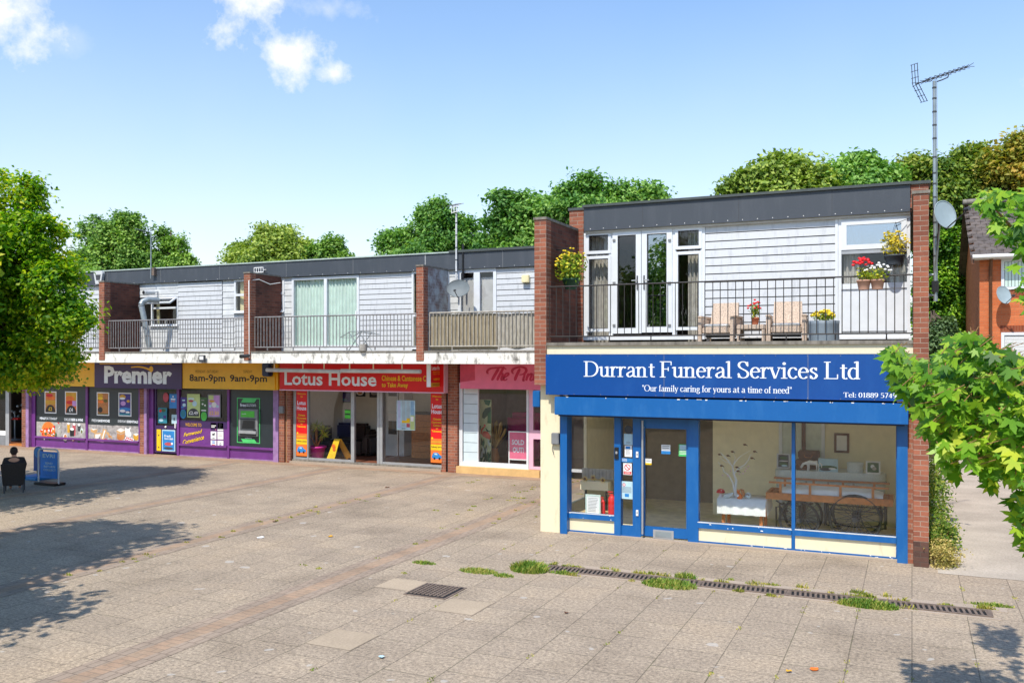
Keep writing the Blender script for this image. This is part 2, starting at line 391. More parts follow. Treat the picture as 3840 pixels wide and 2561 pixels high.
def text_at(mb, s, xc, z0, h, Y, mat_, bold=0.0, wmax=None, squeeze=1.0):
    v, f = text_data(s, bold); ax = min(p[0] for p in v); bx = max(p[0] for p in v); ay = min(p[1] for p in v); by = max(p[1] for p in v)
    wd = (bx - ax) * h / .73 * squeeze
    if wmax and wd > wmax: wd = wmax
    text_fit(mb, s, xc - wd / 2, xc + wd / 2, z0, z0 + h * (by - ay) / .73, Y, mat_, bold)

def arc(cx, cy, rx, ry, a0, a1, n=14):
    return [(cx + rx * math.cos(R(a0 + (a1 - a0) * i / n)), cy + ry * math.sin(R(a0 + (a1 - a0) * i / n))) for i in range(n + 1)]
def spline(p, n=6):
    out = []
    for i in range(len(p) - 1):
        p0, p1, p2, p3 = p[max(i - 1, 0)], p[i], p[i + 1], p[min(i + 2, len(p) - 1)]
        for j in range(n):
            t = j / n
            out.append(tuple(.5 * (2 * p1[k] + (p2[k] - p0[k]) * t + (2 * p0[k] - 5 * p1[k] + 4 * p2[k] - p3[k]) * t * t + (3 * p1[k] - p0[k] - 3 * p2[k] + p3[k]) * t ** 3) for k in (0, 1)))
    return out + [p[-1]]
TK, TN = .118, .042
def S(x, y0, y1, s0=1, s1=1):  # stem with serifs
    o = [('w', [(x, y0), (x, y1)], TK)]
    if s0: o.append(('w', [(x - .16, y0 + .022), (x + .16, y0 + .022)], .045))
    if s1 == 1: o.append(('w', [(x - .16, y1 - .022), (x + .16, y1 - .022)], .045))
    if s1 == 2: o.append(('w', [(x - .15, y1 - .07), (x, y1 - .02)], .06))
    return o
C_ = lambda p: [('c', p)]
H_ = lambda x0, x1, y, t=.05: [('w', [(x0, y), (x1, y)], t)]
Vt = lambda x, y0, y1, t=.05: [('w', [(x, y0), (x, y1)], t)]
GL = {
 'D': (S(.14, 0, 1) + C_([(.14, .975), (.34, .975)] + arc(.36, .5, .42, .475, 90, -90) + [(.14, .025)]), .88),
 'F': (S(.14, 0, 1) + H_(.14, .6, .975) + Vt(.595, .76, .99) + H_(.14, .44, .52) + Vt(.44, .4, .64), .66),
 'S': (C_(spline([(.5, .76), (.44, .92), (.29, .985), (.13, .93), (.07, .78), (.14, .63), (.3, .52), (.46, .41), (.53, .25), (.46, .08), (.29, .015), (.12, .08), (.05, .27)])) + Vt(.515, .7, .98) + Vt(.045, .03, .3), .62),
 'L': (S(.14, 0, 1) + H_(.14, .62, .025) + Vt(.615, .01, .27), .68),
 'T': (S(.36, 0, 1, 1, 0) + H_(.02, .7, .975) + Vt(.03, .74, .98) + Vt(.69, .74, .98), .74),
 'O': (C_(arc(.45, .5, .4, .49, 0, 360, 28)), .92),
 'u': (S(.13, .12, .66, 0, 2) + C_([(.13, .3)] + arc(.28, .16, .15, .14, 180, 290)) + C_([(.33, .03), (.46, .16)]) + S(.47, 0, .66, 0, 2) + H_(.47, .6, .03), .62),
 'r': (S(.13, 0, .66, 1, 2) + C_(spline([(.13, .4), (.2, .56), (.31, .64), (.42, .6)])) + [('w', [(.37, .63), (.42, .56)], .11)], .45),
 'a': (S(.42, .08, .48, 0, 0) + C_(arc(.27, .48, .15, .165, 0, 150)) + [('w', [(.12, .54), (.15, .5)], .1)] + C_(spline([(.42, .4), (.25, .34), (.1, .24), (.08, .12), (.17, .02), (.3, .06), (.42, .17)])) + C_(spline([(.42, .1), (.47, .03), (.55, .06)])), .56),
 'n': (S(.13, 0, .66, 1, 2) + C_(spline([(.13, .48), (.25, .61), (.36, .63), (.46, .55), (.47, .42)])) + S(.47, 0, .46, 1, 0), .64),
 'm': (S(.13, 0, .66, 1, 2) + C_(spline([(.13, .48), (.25, .61), (.34, .63), (.43, .55), (.44, .42)])) + S(.44, 0, .46, 1, 0) + C_(spline([(.44, .48), (.56, .61), (.65, .63), (.74, .55), (.75, .42)])) + S(.75, 0, .46, 1, 0), .92),
 't': (C_([(.2, .84), (.2, .5), (.2, .14)] + arc(.3, .13, .1, .11, 180, 320)) + H_(.05, .38, .635), .4),
 'e': (H_(.07, .46, .38) + C_(arc(.27, .33, .205, .315, 8, 320, 22)), .53),
 'l': (S(.15, 0, 1.02, 1, 2), .31), 'i': (S(.15, 0, .66, 1, 2) + [('d', (.15, .88), .085)], .31),
 'v': ([('w', [(.07, .65), (.27, .0)], .12), ('w', [(.29, .02), (.48, .65)], .05)] + H_(-.02, .18, .64) + H_(.38, .56, .64), .56),
 'c': (C_(arc(.27, .33, .205, .315, 45, 325, 20)) + [('w', [(.4, .5), (.42, .57)], .1)], .5),
 's': (C_(spline([(.34, .52), (.27, .63), (.15, .61), (.09, .5), (.15, .4), (.28, .31), (.36, .19), (.29, .05), (.17, .02), (.07, .17)])) + Vt(.355, .47, .65, .04) + Vt(.065, .02, .21, .04), .44),
 'd': (C_(arc(.26, .33, .2, .315, 55, 305, 20)) + S(.44, 0, 1.02, 0, 2) + H_(.44, .57, .03), .6),
 'f': (S(.17, 0, .8, 1, 0) + C_([(.17, .78)] + arc(.28, .84, .11, .15, 180, 50)) + H_(.04, .34, .635), .38),
 'o': (C_(arc(.28, .33, .21, .315, 0, 360, 24)), .57),
 'g': (C_(arc(.25, .43, .16, .2, 0, 360, 20)) + C_(spline([(.16, .25), (.11, .14), (.3, .08), (.47, .0), (.4, -.2), (.2, -.24), (.07, -.13), (.14, .02)])) + H_(.36, .5, .6), .53),
 'y': ([('w', [(.07, .65), (.28, .02)], .12), ('w', [(.47, .65), (.2, -.22)], .05), ('w', [(.2, -.2), (.08, -.2)], .1)] + H_(-.02, .18, .64) + H_(.38, .56, .64), .56),
 'b': (S(.13, 0, 1, 0, 2), .6), ':': ([('d', (.15, .08), .09), ('d', (.15, .55), .09)], .3), '"': (Vt(.08, .7, 1, .08) + Vt(.24, .7, 1, .08), .34), ' ': ([], .28),
 '0': (C_(arc(.28, .5, .21, .49, 0, 360, 24)), .58), '1': (S(.26, 0, 1, 1, 0) + [('w', [(.12, .86), (.26, .97)], .07)], .5),
 '8': (C_(arc(.28, .74, .17, .23, 0, 360, 20)) + C_(arc(.28, .26, .21, .25, 0, 360, 20)), .58),
 '9': (C_(arc(.27, .68, .2, .3, 0, 360, 20)) + C_(spline([(.47, .7), (.46, .4), (.32, .12), (.12, .02)])), .58),
 '5': (H_(.12, .46, .95, .09) + Vt(.13, .55, .95) + C_(spline([(.13, .55), (.3, .6), (.46, .48), (.46, .2), (.28, .03), (.07, .08)])), .58),
 '7': (H_(.07, .48, .95, .09) + [('w', [(.46, .95), (.2, 0)], .1)], .56), '4': (S(.36, 0, 1, 0, 0) + H_(.04, .5, .27, .07) + [('w', [(.36, .98), (.06, .28)], .05)], .58),
 '3': (C_(spline([(.1, .85), (.22, .97), (.4, .92), (.42, .7), (.28, .54)])) + C_(spline([(.28, .54), (.46, .42), (.46, .15), (.28, .02), (.07, .1)])), .58),
}
def ribbon(mb, pts, w, put, mat_):
    n = len(pts); Lf, Rt = [], []
    for i, p in enumerate(pts):
        a, b = pts[max(i - 1, 0)], pts[min(i + 1, n - 1)]; dx, dy = b[0] - a[0], b[1] - a[1]; l = math.hypot(dx, dy) or 1
        ww = (w(dx / l, dy / l, i / (n - 1)) if callable(w) else w) / 2
        Lf.append((p[0] - dy / l * ww, p[1] + dx / l * ww)); Rt.append((p[0] + dy / l * ww, p[1] - dx / l * ww))
    for i in range(n - 1): mb.face([put(Rt[i]), put(Rt[i + 1]), put(Lf[i + 1]), put(Lf[i])], mat_)
_lay = [0]
def serif_line(mb, s, x0, x1, zb, cap, Y, mat_, bold=1.0):
    """roman lettering with thick and thin strokes, fitted between x0 and x1; zb baseline, cap height"""
    tot = sum(GL[c][1] for c in s); kx = (x1 - x0) / tot; x = x0
    for c in s:
        for st in GL[c][0]:
            _lay[0] = (_lay[0] + 1) % 24; yy = Y - _lay[0] * .00008
            put = lambda p, x=x, yy=yy: (x + p[0] * kx, yy, zb + p[1] * cap)
            if st[0] == 'w': ribbon(mb, st[1], st[2] * bold, put, mat_)
            elif st[0] == 'c': ribbon(mb, st[1], lambda dx, dy, t: (TN + (TK - TN) * abs(dy) ** 1.3) * bold, put, mat_)
            else: mb.face([put((st[1][0] + st[2] * math.cos(k * math.pi / 6), st[1][1] + st[2] * math.sin(k * math.pi / 6))) for k in range(12)], mat_)
        x += GL[c][1] * kx
def brush(mb, crop, pts, Y, w, mat_):
    """brush script stroke given along measured points"""
    q = spline([W(crop, x, y, Y) for x, y in pts], 6); _lay[0] = (_lay[0] + 1) % 24; yy = Y - _lay[0] * .00008
    ribbon(mb, q, lambda dx, dy, t: w * (.6 + .4 * abs(dy)) * min(1, .45 + 3 * t, .45 + 3 * (1 - t)), lambda p: (p[0], yy, p[1]), mat_)

# ---------------------------------------------------------------- foliage helpers
def leaf_mesh(name, verts, counts_k, mat_, parent=None, base=None):
    """verts (N*k,3): N separate k-gons"""
    n = len(verts) // counts_k; me = bpy.data.meshes.new(name)
    off = np.array(parent['_o'] if parent is not None else base or (0, 0, 0), dtype=float)
    me.vertices.add(len(verts)); me.vertices.foreach_set('co', (verts - off).astype(np.float32).ravel())
    me.loops.add(len(verts)); me.loops.foreach_set('vertex_index', np.arange(len(verts), dtype=np.int32))
    me.polygons.add(n); me.polygons.foreach_set('loop_start', np.arange(0, n * counts_k, counts_k, dtype=np.int32))
    me.materials.append(mat_); me.update(calc_edges=True); me.validate()
    o = bpy.data.objects.new(name, me); col.objects.link(o)
    if parent is not None: o.parent = parent
    else: o.location = tuple(off)
    o['_o'] = tuple(off); return o
def unit(a): return a / (np.linalg.norm(a, axis=-1, keepdims=True) + 1e-9)
def leaf_quads(c, L_, W_, up=.5, out=None):
    n = len(c); nrm = RNG.normal(size=(n, 3)); nrm[:, 2] = np.abs(nrm[:, 2]) + up
    if out is not None: nrm += out
    nrm = unit(nrm); a = unit(np.cross(nrm, RNG.normal(size=(n, 3)))); b = np.cross(nrm, a)
    l = (L_ * RNG.uniform(.6, 1.25, (n, 1))) / 2; ww = (W_ * RNG.uniform(.6, 1.25, (n, 1))) / 2
    v = np.stack([c - a * l, c - b * ww + nrm * ww * .25, c + a * l, c + b * ww + nrm * ww * .25], 1)
    return v.reshape(-1, 3)
def crown_points(blobs, n_clump, per, spread, shell=.55, rough=.25):
    """leaf positions in uneven clumps through a crown made of ellipsoids (x,y,z,rx,ry,rz)"""
    vol = np.array([b[3] * b[4] + b[3] * b[5] + b[4] * b[5] for b in blobs]); vol = vol / vol.sum()
    pts, outs = [], []
    G_ = lambda *a, size: np.clip(RNG.normal(size=size), -1.7, 1.7)
    for b, f in zip(blobs, vol):
        k = max(6, int(n_clump * f)); d = unit(RNG.normal(size=(k, 3)))
        r = RNG.uniform(shell ** 3, 1, (k, 1)) ** (1 / 3) * (1 + RNG.normal(0, rough, (k, 1)) * RNG.uniform(0, 1, (k, 1)))
        cc = np.array(b[:3]) + d * r * np.array(b[3:6])
        s = spread * RNG.uniform(.5, 1.4, (k, 1, 1)); m = per
        q = cc[:, None, :] + G_(size=(k, m, 3)) * s * np.array([1, 1, .7]) 
        pts.append(q.reshape(-1, 3)); outs.append(np.repeat(d, m, 0))
    return np.concatenate(pts), np.concatenate(outs)
def tree(name, label, base, h_trunk, r_trunk, blobs, leafmat, n_clump=260, per=45, spread=.35, leaf=.2, group=None, rough=.25, shell=.5, trunk_mat=None, lean=0):
    t = thing(name, label, 'tree', base, group)
    bx, by, bz = base; mb = MB(); tm = trunk_mat or M['bark']
    top = max(b[2] for b in blobs); cx = np.mean([b[0] for b in blobs]); cy = np.mean([b[1] for b in blobs])
    spine = [(bx, by, bz - .1), (bx + .06 * r_trunk, by, bz + h_trunk * .5), (bx * .8 + cx * .2, by * .8 + cy * .2, bz + h_trunk), (bx * .4 + cx * .6, by * .4 + cy * .6, (bz + h_trunk + top) / 2), (cx, cy, top)]
    mb.tube(spine, [r_trunk * 1.25, r_trunk, r_trunk * .8, r_trunk * .45, r_trunk * .12], tm, 8)
    for b in blobs:
        for k in range(3):
            d = unit(RNG.normal(size=3)); e = np.array(b[:3]) + d * np.array(b[3:6]) * .8
            s = Vector(spine[2]).lerp(Vector(spine[3]), random.random() * .9)
            m_ = s.lerp(Vector(e), .5) + Vector((0, 0, .15 * b[5]))
            mb.tube([s, m_, e], [r_trunk * .4, r_trunk * .22, r_trunk * .05], tm, 5, False)
    mb.build('trunk', t)
    p, o = crown_points(blobs, n_clump, per, spread, shell, rough)
    leaf_mesh('crown', leaf_quads(p, leaf, leaf * .62, .5, o * .8), 4, leafmat, t)
    return t

# ---------------------------------------------------------------- the ground
def paving_material():
    m, nt, N, K, bs = nodes('concrete_slab_paving'); g = pos(N)
    sp = N.new('ShaderNodeSeparateXYZ'); K.new(g, sp.inputs[0]); cb = N.new('ShaderNodeCombineXYZ')
    wob = noise(N, K, g, 1.1, 2)
    a = N.new('ShaderNodeMath'); a.operation = 'MULTIPLY_ADD'; K.new(wob, a.inputs[0]); a.inputs[1].default_value = .05; K.new(sp.outputs[1], a.inputs[2])
    K.new(a.outputs[0], cb.inputs[0]); K.new(sp.outputs[0], cb.inputs[1])
    b = N.new('ShaderNodeTexBrick'); K.new(cb.outputs[0], b.inputs['Vector']); b.offset = .36; b.offset_frequency = 2; b.inputs['Scale'].default_value = 1
    b.inputs['Brick Width'].default_value = .6; b.inputs['Row Height'].default_value = .6; b.inputs['Mortar Size'].default_value = .0075; b.inputs['Mortar Smooth'].default_value = .5
    b.inputs['Color1'].default_value = rgb(173, 157, 137); b.inputs['Color2'].default_value = rgb(163, 148, 130); b.inputs['Mortar'].default_value = rgb(128, 116, 101)
    sp1 = ramp(N, K, noise(N, K, g, 26, 7, .9), [(.38, (.42, .42, .43)), (.49, (.88, .88, .88)), (.59, (1.3, 1.29, 1.27))])
    sp2 = ramp(N, K, noise(N, K, g, 19, 4, .65), [(.3, (.8, .8, .81)), (.7, (1.1, 1.1, 1.09))])
    st = ramp(N, K, noise(N, K, g, .55, 8, .65), [(.3, (.7, .69, .68)), (.5, (1, 1, 1)), (.72, (1.14, 1.1, 1.04))])
    c = mixc(N, K, 1.0, b.outputs['Color'], sp1, 'MULTIPLY'); c = mixc(N, K, 1.0, c, sp2, 'MULTIPLY'); c = mixc(N, K, 1.0, c, st, 'MULTIPLY')
    spots = ramp(N, K, noise(N, K, g, 7, 2, .5), [(.68, (0, 0, 0)), (.78, (.35, .35, .35))])
    c = mixc(N, K, spots, c, (.16, .14, .12, 1))
    gum = ramp(N, K, noise(N, K, g, 4.3, 1, .3), [(.74, (0, 0, 0)), (.76, (.55, .55, .55))]); c = mixc(N, K, gum, c, (.5, .47, .43, 1))
    oil = ramp(N, K, noise(N, K, g, 1.7, 6, .75), [(.6, (0, 0, 0)), (.78, (.4, .4, .4))]); c = mixc(N, K, oil, c, (.13, .12, .1, 1))
    mos = N.new('ShaderNodeMath'); mos.operation = 'MULTIPLY'; K.new(b.outputs['Fac'], mos.inputs[0]); K.new(ramp(N, K, noise(N, K, g, 1.3, 4), [(.48, (0, 0, 0)), (.7, (.5, .5, .5))]), mos.inputs[1]); c = mixc(N, K, mos.outputs[0], c, (.1, .11, .045, 1))
    K.new(c, bs.inputs['Base Color']); bs.inputs['Roughness'].default_value = .9; bs.inputs['Specular IOR Level'].default_value = .25
    bump(N, K, bs, noise(N, K, g, 95, 3, .7), .5, .006); return m
M['paving'] = paving_material()
def speckled(name, c, sc1=80, lo=.6, big=.8):
    m, nt, N, K, bs = nodes(name); g = pos(N)
    s1 = ramp(N, K, noise(N, K, g, sc1, 4, .7), [(.3, (lo,) * 3), (.7, (1.1,) * 3)]); s2 = ramp(N, K, noise(N, K, g, .9, 7), [(.3, (big,) * 3), (.7, (1.06,) * 3)])
    c = mixc(N, K, 1.0, mixc(N, K, 1.0, rgb(*c), s1, 'MULTIPLY'), s2, 'MULTIPLY'); K.new(c, bs.inputs['Base Color']); bs.inputs['Roughness'].default_value = .92; bs.inputs['Specular IOR Level'].default_value = .2
    bump(N, K, bs, noise(N, K, g, sc1, 3), .4, .005); return m
M['concrete'] = speckled('pale_concrete_path', (192, 180, 164), 30, .72, .7)
M['haunch'] = speckled('concrete_haunching', (176, 160, 143), 60, .75, .85)
M['smooth_slab'] = speckled('smooth_repair_slab', (178, 161, 139), 40, .8, .8)
M['earth'] = speckled('rough_grassland', (120, 128, 74), 3, .7, .7)
M['band'] = brick('paving_brick_band', (178, 150, 126), (168, 146, 124), (152, 134, 116), w=.2, h=.1, soot=.4)
M['band_edge'] = brick('dark_paving_brick', (168, 150, 133), (160, 144, 128), (130, 115, 100), w=.1, h=.2, soot=.3)
def sheet(name, x0, x1, y0, y1, z, m):
    mb = MB(); mb.face([(x0, y0, z), (x1, y0, z), (x1, y1, z), (x0, y1, z)], m); return mb.build(name, kind='structure')
sheet('ground', -600, 600, -300, 900, -.02, M['earth'])
sheet('plaza_paving', -60, 9, -25, 22.5, 0, M['paving'])
sheet('concrete_path', .34, 9, 14.15, 30, .004, M['concrete'])
for i, x in enumerate((-7.32, -11.0, -14.6, -18.2)):
    sheet('paving_band', x - .11, x + .11, -20, 20.6, .004, M['band'])
    for s in (-1, 1): sheet('paving_band_edging', min(x + s * .11, x + s * .3), max(x + s * .11, x + s * .3), -20, 20.6, .004, M['band_edge'])
sheet('brick_apron', -40, -6.3, 20.6, 21.3, .004, M['band'])
for (x0, x1, y0, y1) in ((-6.0, -5.4, 7.88, 8.46), (-5.4, -4.8, 9.55, 10.12), (-6.62, -6.06, 10.2, 10.72)):
    sheet('repair_slab', x0 + .01, x1 - .01, y0 + .01, y1 - .01, .004, M['smooth_slab'])

# slot drain along the front of the right-hand shop
x0, x1, yc = -4.97, .86, 12.14
t = thing('drain_channel', 'rusty slotted drain running across the paving in front of the blue shopfront', 'drain', ((x0 + x1) / 2, yc, 0))

mb = MB(); mb.box(x0, x1, yc - .13, yc + .13, .0, .004, M['dark']); mb.build('channel_shade_strip', t)  # flat dark strip, coloured for the shade inside a sunken drain
mb = MB(); mb.box(x0 - .02, x1 + .02, yc + .12, yc + .16, 0, .02, M['iron']); mb.box(x0 - .02, x1 + .02, yc - .16, yc - .12, 0, .02, M['iron'])
for k in range(6): xx = x0 + (x1 - x0) * k / 5; mb.box(xx - .025, xx + .025, yc - .12, yc + .12, 0, .019, M['iron'])
mb.build('frame', t)
mb = MB(); n = 92
for k in range(n):
    xx = x0 + (x1 - x0) * (k + .5) / n; mb.prism([(-.004, -.12), (.026, -.12), (.004, .12), (-.026, .12)], (xx, yc, .017), (1, 0, 0), (0, 1, 0), .012, M['iron'])
mb.build('grate', t)
mb = MB(); mb.box(x0 - .3, x1 + .2, yc + .16, yc + .36, 0, .008, M['haunch']); mb.box(x0 - .02, x1 + .1, yc - .22, yc - .16, 0, .008, M['haunch']); mb.build('concrete_edge', t)

# manhole cover
t = thing('manhole_cover', 'square rusty manhole cover with raised grip pattern set in the paving', 'manhole cover', (-5.75, 10.35, 0))
mb = MB(); mb.box(-6.06, -5.44, 10.04, 10.66, 0, .008, M['iron']); mb.build('frame', t)
mb = MB(); mb.box(-6.03, -5.47, 10.07, 10.63, .008, .012, M['dark'])
for i in range(9):
    for j in range(9): cx, cy = -5.98 + i * .0575, 10.12 + j * .0575; mb.box(cx - .02, cx + .02, cy - .02, cy + .02, .012, .02, M['iron'])
mb.build('lid', t)

# ---------------------------------------------------------------- building helpers
def frame_rect(mb, X0, X1, Z0, Z1, Y, w_, m, depth=.07, holes=None):
    """one frame ring"""
    mb.box(X0, X0 + w_, Y, Y + depth, Z0, Z1, m); mb.box(X1 - w_, X1, Y, Y + depth, Z0, Z1, m)
    mb.box(X0 + w_, X1 - w_, Y, Y + depth, Z0, Z0 + w_, m); mb.box(X0 + w_, X1 - w_, Y, Y + depth, Z1 - w_, Z1, m)
def pane(X0, X1, Z0, Z1, Y, parent, m=None, name='pane'):
    mb = MB(); mb.box(X0, X1, Y, Y + .008, Z0, Z1, m or M['glass']); return mb.build(name, parent)
def curtain(X0, X1, Z0, Z1, Y, m, parent, n=7, amp=.03, name='curtain'):
    mb = MB(); k = n * 6; V = []
    for i in range(k + 1):
        x = X0 + (X1 - X0) * i / k; y = Y + amp * math.sin(i / 6 * 2 * math.pi + .6 * math.sin(i * .37)) ; V += [(x, y, Z0), (x, y + .004 * math.sin(i), Z1)]
    mb.idx(V, [(2 * i, 2 * i + 2, 2 * i + 3, 2 * i + 1) for i in range(k)], m, True); return mb.build(name, parent)
def cladding(X0, X1, Z0, Z1, Y, parent, pitch=.146, name='cladding', m=None, gap=.016):
    mb = MB(); z = Z1; mb.box(X0, X1, Y + .03, Y + .06, Z0, Z1, M['dgrey'])
    while z > Z0 + .02:
        zb = max(Z0, z - pitch + gap); mb.idx([(X0, Y, zb), (X1, Y, zb), (X1, Y + .03, zb), (X0, Y + .03, zb), (X0, Y + .012, z), (X1, Y + .012, z), (X1, Y + .03, z), (X0, Y + .03, z)],
            [(0, 3, 2, 1), (4, 5, 6, 7), (0, 1, 5, 4), (1, 2, 6, 5), (2, 3, 7, 6), (3, 0, 4, 7)], m or M['clad']); z -= pitch
    return mb.build(name, parent)
def room(parent, X0, X1, Y0, Y1, Z0, Z1, wall, floor, ceil=None, name='interior', left=True):
    mb = MB(); c = ceil or M['ceil']
    mb.face([(X0, Y1, Z0), (X1, Y1, Z0), (X1, Y1, Z1), (X0, Y1, Z1)], wall)
    if left: mb.face([(X0, Y0, Z0), (X0, Y1, Z0), (X0, Y1, Z1), (X0, Y0, Z1)], wall)
    mb.face([(X1, Y1, Z0), (X1, Y0, Z0), (X1, Y0, Z1), (X1, Y1, Z1)], wall)
    mb.face([(X0, Y0, Z0), (X1, Y0, Z0), (X1, Y1, Z0), (X0, Y1, Z0)], floor); mb.face([(X0, Y1, Z1), (X1, Y1, Z1), (X1, Y0, Z1), (X0, Y0, Z1)], c)
    return mb.build(name, parent)
def railing(label, X0, X1, Y, zb, zt, pitch, m, r=.008, posts=None, rr=.016, side_left=None):
    t = thing('balcony_railing', label, 'railing', ((X0 + X1) / 2, Y, zb), 'balcony railings along the upper floor')
    mb = MB(); mb.tube([(X0, Y, zt), (X1, Y, zt)], rr, m, 6); mb.build('top_rail', t)
    mb = MB(); mb.tube([(X0, Y, zb), (X1, Y, zb)], rr * .9, m, 6)
    for k in range(posts or 6):
        x = X0 + (X1 - X0) * (k + .5) / (posts or 6); mb.tube([(x, Y, zb - .09), (x, Y, zb)], rr * .9, m, 6)
    mb.build('bottom_rail', t)
    n = int((X1 - X0) / pitch); first = None; zc = (zt + zb) / 2; h = (zt - zb) / 2
    for k in range(n + 1):
        x = X0 + (X1 - X0) * k / n
        if first is None:
            b = MB(); b.tube([(x, Y, zb), (x, Y, zt)], r, m, 6, False); first = b.build('baluster', t)
        else: c = first.copy(); col.objects.link(c); c.parent = t; c.location = (x - X0 + random.uniform(-.004, .004), 0, 0); c.rotation_euler = (0, random.uniform(-.008, .008) , 0) if False else (0, 0, 0)
    return t

# ================================================================ the right-hand shop with flat above
XR = .0
fb = thing('shop_building', 'two storey brick shop with cream base, blue shopfront and flat above with balcony', 'building', (-2.9, 16, 0))
Yw = 16.1   # upper wall
Yg = 14.62  # ground floor front
xa, xb = P(3425, 1500, 14.46)[0], P(3483, 1500, 14.46)[0]          # right brick pillar
MB().box(xa, xb, 14.46, 24, .375, 5.5, M['brick']).build('wall', fb); MB().box(xa, xb, 14.46, 24, 0, .375, brick('brown_base_brick', (104, 76, 66), (84, 62, 56), (96, 82, 74))).build('brick_base', fb)
mb = MB(); mb.box(xa - .02, xb + .02, 14.44, 16.5, 5.5, 5.545, M['coping']); mb.build('wall_coping', fb)
c0, c1 = P(3412, 700, Yw)[0], P(3483, 700, Yw)[0]
MB().box(c0, c1 - .003, Yw + .005, 16.5, 5.546, 5.93, M['brick']).build('parapet_pier', fb)
MB().box(c0 - .03, c1 + .03, Yw - .03, 16.55, 5.93, 5.98, M['fascia_trim']).build('pier_cap', fb)
MB().box(P(3404, 1800, 14.62)[0], xa - .002, 14.64, 14.9, 0, 3.1, M['brick']).build('brick_return', fb)
# left wing wall
wx0, wx1 = P(2004, 1100, 14.5)[0], P(2048, 1100, 14.5)[0]
mb = MB(); mb.box(wx0, wx1, 14.5, 14.73, 2.6, 5.5, M['brick']); mb.build('wing_pier', fb)
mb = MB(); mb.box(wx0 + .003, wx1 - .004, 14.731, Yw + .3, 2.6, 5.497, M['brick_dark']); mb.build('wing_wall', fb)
mb = MB(); mb.box(wx0 - .015, wx1 + .015, 14.48, Yw + .29, 5.5, 5.545, M['coping']); mb.build('wing_coping', fb)
tx0, tx1 = P(2134, 900, Yw)[0], P(2187, 900, Yw)[0]
mb = MB(); mb.box(tx0, tx1, Yw + .02, 16.5, 3.3, 5.9, M['brick']); mb.box(tx0 - .02, tx1 + .02, Yw, 16.52, 5.9, 5.95, M['fascia_trim']); mb.build('brick_pier', fb)
MB().box(tx0 + .01, tx1 - .01, 16.5, 24, 2.4, 5.4, M['brick']).build('side_wall', fb)
# fascia and roof
fx0, fx1 = P(2190, 800, Yw - .1)[0], P(3413, 700, Yw - .1)[0]
mb = MB(); mb.box(fx0, fx1, Yw - .1, Yw - .06, 5.475, 5.92, M['fascia'])
for u in (2410, 2770, 3120): xx = P(u, 760, Yw - .1)[0]; mb.box(xx - .004, xx + .004, Yw - .103, Yw - .1, 5.48, 5.92, M['dgrey'])
for k in range(22): xx = fx0 + (fx1 - fx0) * (k + .5) / 22; mb.ell(xx, 5.51, .008, .008, Yw - .103, M['paper'], 6)
mb.build('fascia', fb)
MB().box(fx0 - .02, fx1 + .01, Yw - .14, Yw - .04, 5.92, 5.965, M['fascia_trim']).build('roof_edge', fb)
MB().box(tx0 + .02, xb - .02, 16.53, 24, 5.7, 5.9, M['felt']).build('roof', fb)
MB().box(fx0, fx1, Yw - .06, Yw + .02, 5.44, 5.6, M['soffit']).build('window_head', fb)
# balcony slab
mb = MB(); mb.box(wx1 + .003, xa - .003, 14.53, Yw + .3, 3.14, 3.29, M['cream']); mb.build('balcony_slab', fb)
mb = MB(); mb.box(wx1 + .003, xa - .004, 14.49, Yw + .05, 3.29, 3.345, M['coping']); mb.build('balcony_deck', fb)
# upper windows
ZB = W('5', 800, 1310, Yw)[1]
gx0 = W('5', 372, 900, Yw)[0]; gx1 = W('5', 1262, 900, Yw)[0]; ztop = 5.45
dfr = MB()
px = [W('5', x, 900, Yw)[0] for x in (372, 408, 552, 582, 797, 1022, 1045, 1222, 1262)]
def zz(y, x=800): return W('5', x, y, Yw)[1]
for a, b in ((px[0], px[0] + .06), (px[2] + .01, px[3]), (px[5], px[6] + .01), (px[8] - .08, px[8])): dfr.box(a, b, Yw, Yw + .09, ZB, ztop, M['white'])
dfr.box(px[0], px[8], Yw - .003, Yw + .087, ztop - .05, ztop, M['white']); dfr.box(px[0], px[8], Yw - .05, Yw + .09, ZB - .03, ZB + .045, M['white'])
win = dfr.build('french_window', fb)
def light(name, x0, x1, y0, y1, cx, parent, b=.055, yo=-.02, g=None):
    X0, X1 = W('5', x0, 900, Yw)[0], W('5', x1, 900, Yw)[0]; Z1, Z0 = zz(y0, cx), zz(y1, cx)
    mb = MB(); frame_rect(mb, X0, X1, Z0, Z1, Yw + yo, b, M['white'], .07); o = mb.build(name, parent)
    mb = MB(); frame_rect(mb, X0 + b, X1 - b, Z0 + b, Z1 - b, Yw + yo + .008, .012, M['dgrey'], .05); mb.build('gasket', o)
    pane(X0 + b, X1 - b, Z0 + b, Z1 - b, Yw + yo + .035, o, g); return o
light('top_light', 390, 572, 533, 690, 480, fb); light('side_light', 390, 572, 706, 1262, 480, fb)
light('top_light', 1043, 1240, 497, 655, 1140, fb); light('side_light', 1043, 1240, 672, 1250, 1140, fb)
for i, (x0, x1) in enumerate(((585, 795), (799, 1022))):
    d = light('balcony_door', x0, x1, 515 - i * 12, 1275 - i * 8, (x0 + x1) / 2, fb, .1, -.03, M['glass_sky'] if i else None)
    hx = W('5', 768 if i == 0 else 818, 900, Yw)[0]; hz = zz(890)
    mb = MB(); mb.box(hx - .012, hx + .012, Yw - .045, Yw - .028, hz - .16, hz + .1, M['dgrey']); mb.box(hx - (.1 if i == 0 else 0), hx + (0 if i == 0 else .1), Yw - .075, Yw - .06, hz, hz + .02, M['alu']); mb.box(hx - .008, hx + .008, Yw - .075, Yw - .045, hz, hz + .02, M['alu']); mb.build('door_handle', fb)
mb = MB()
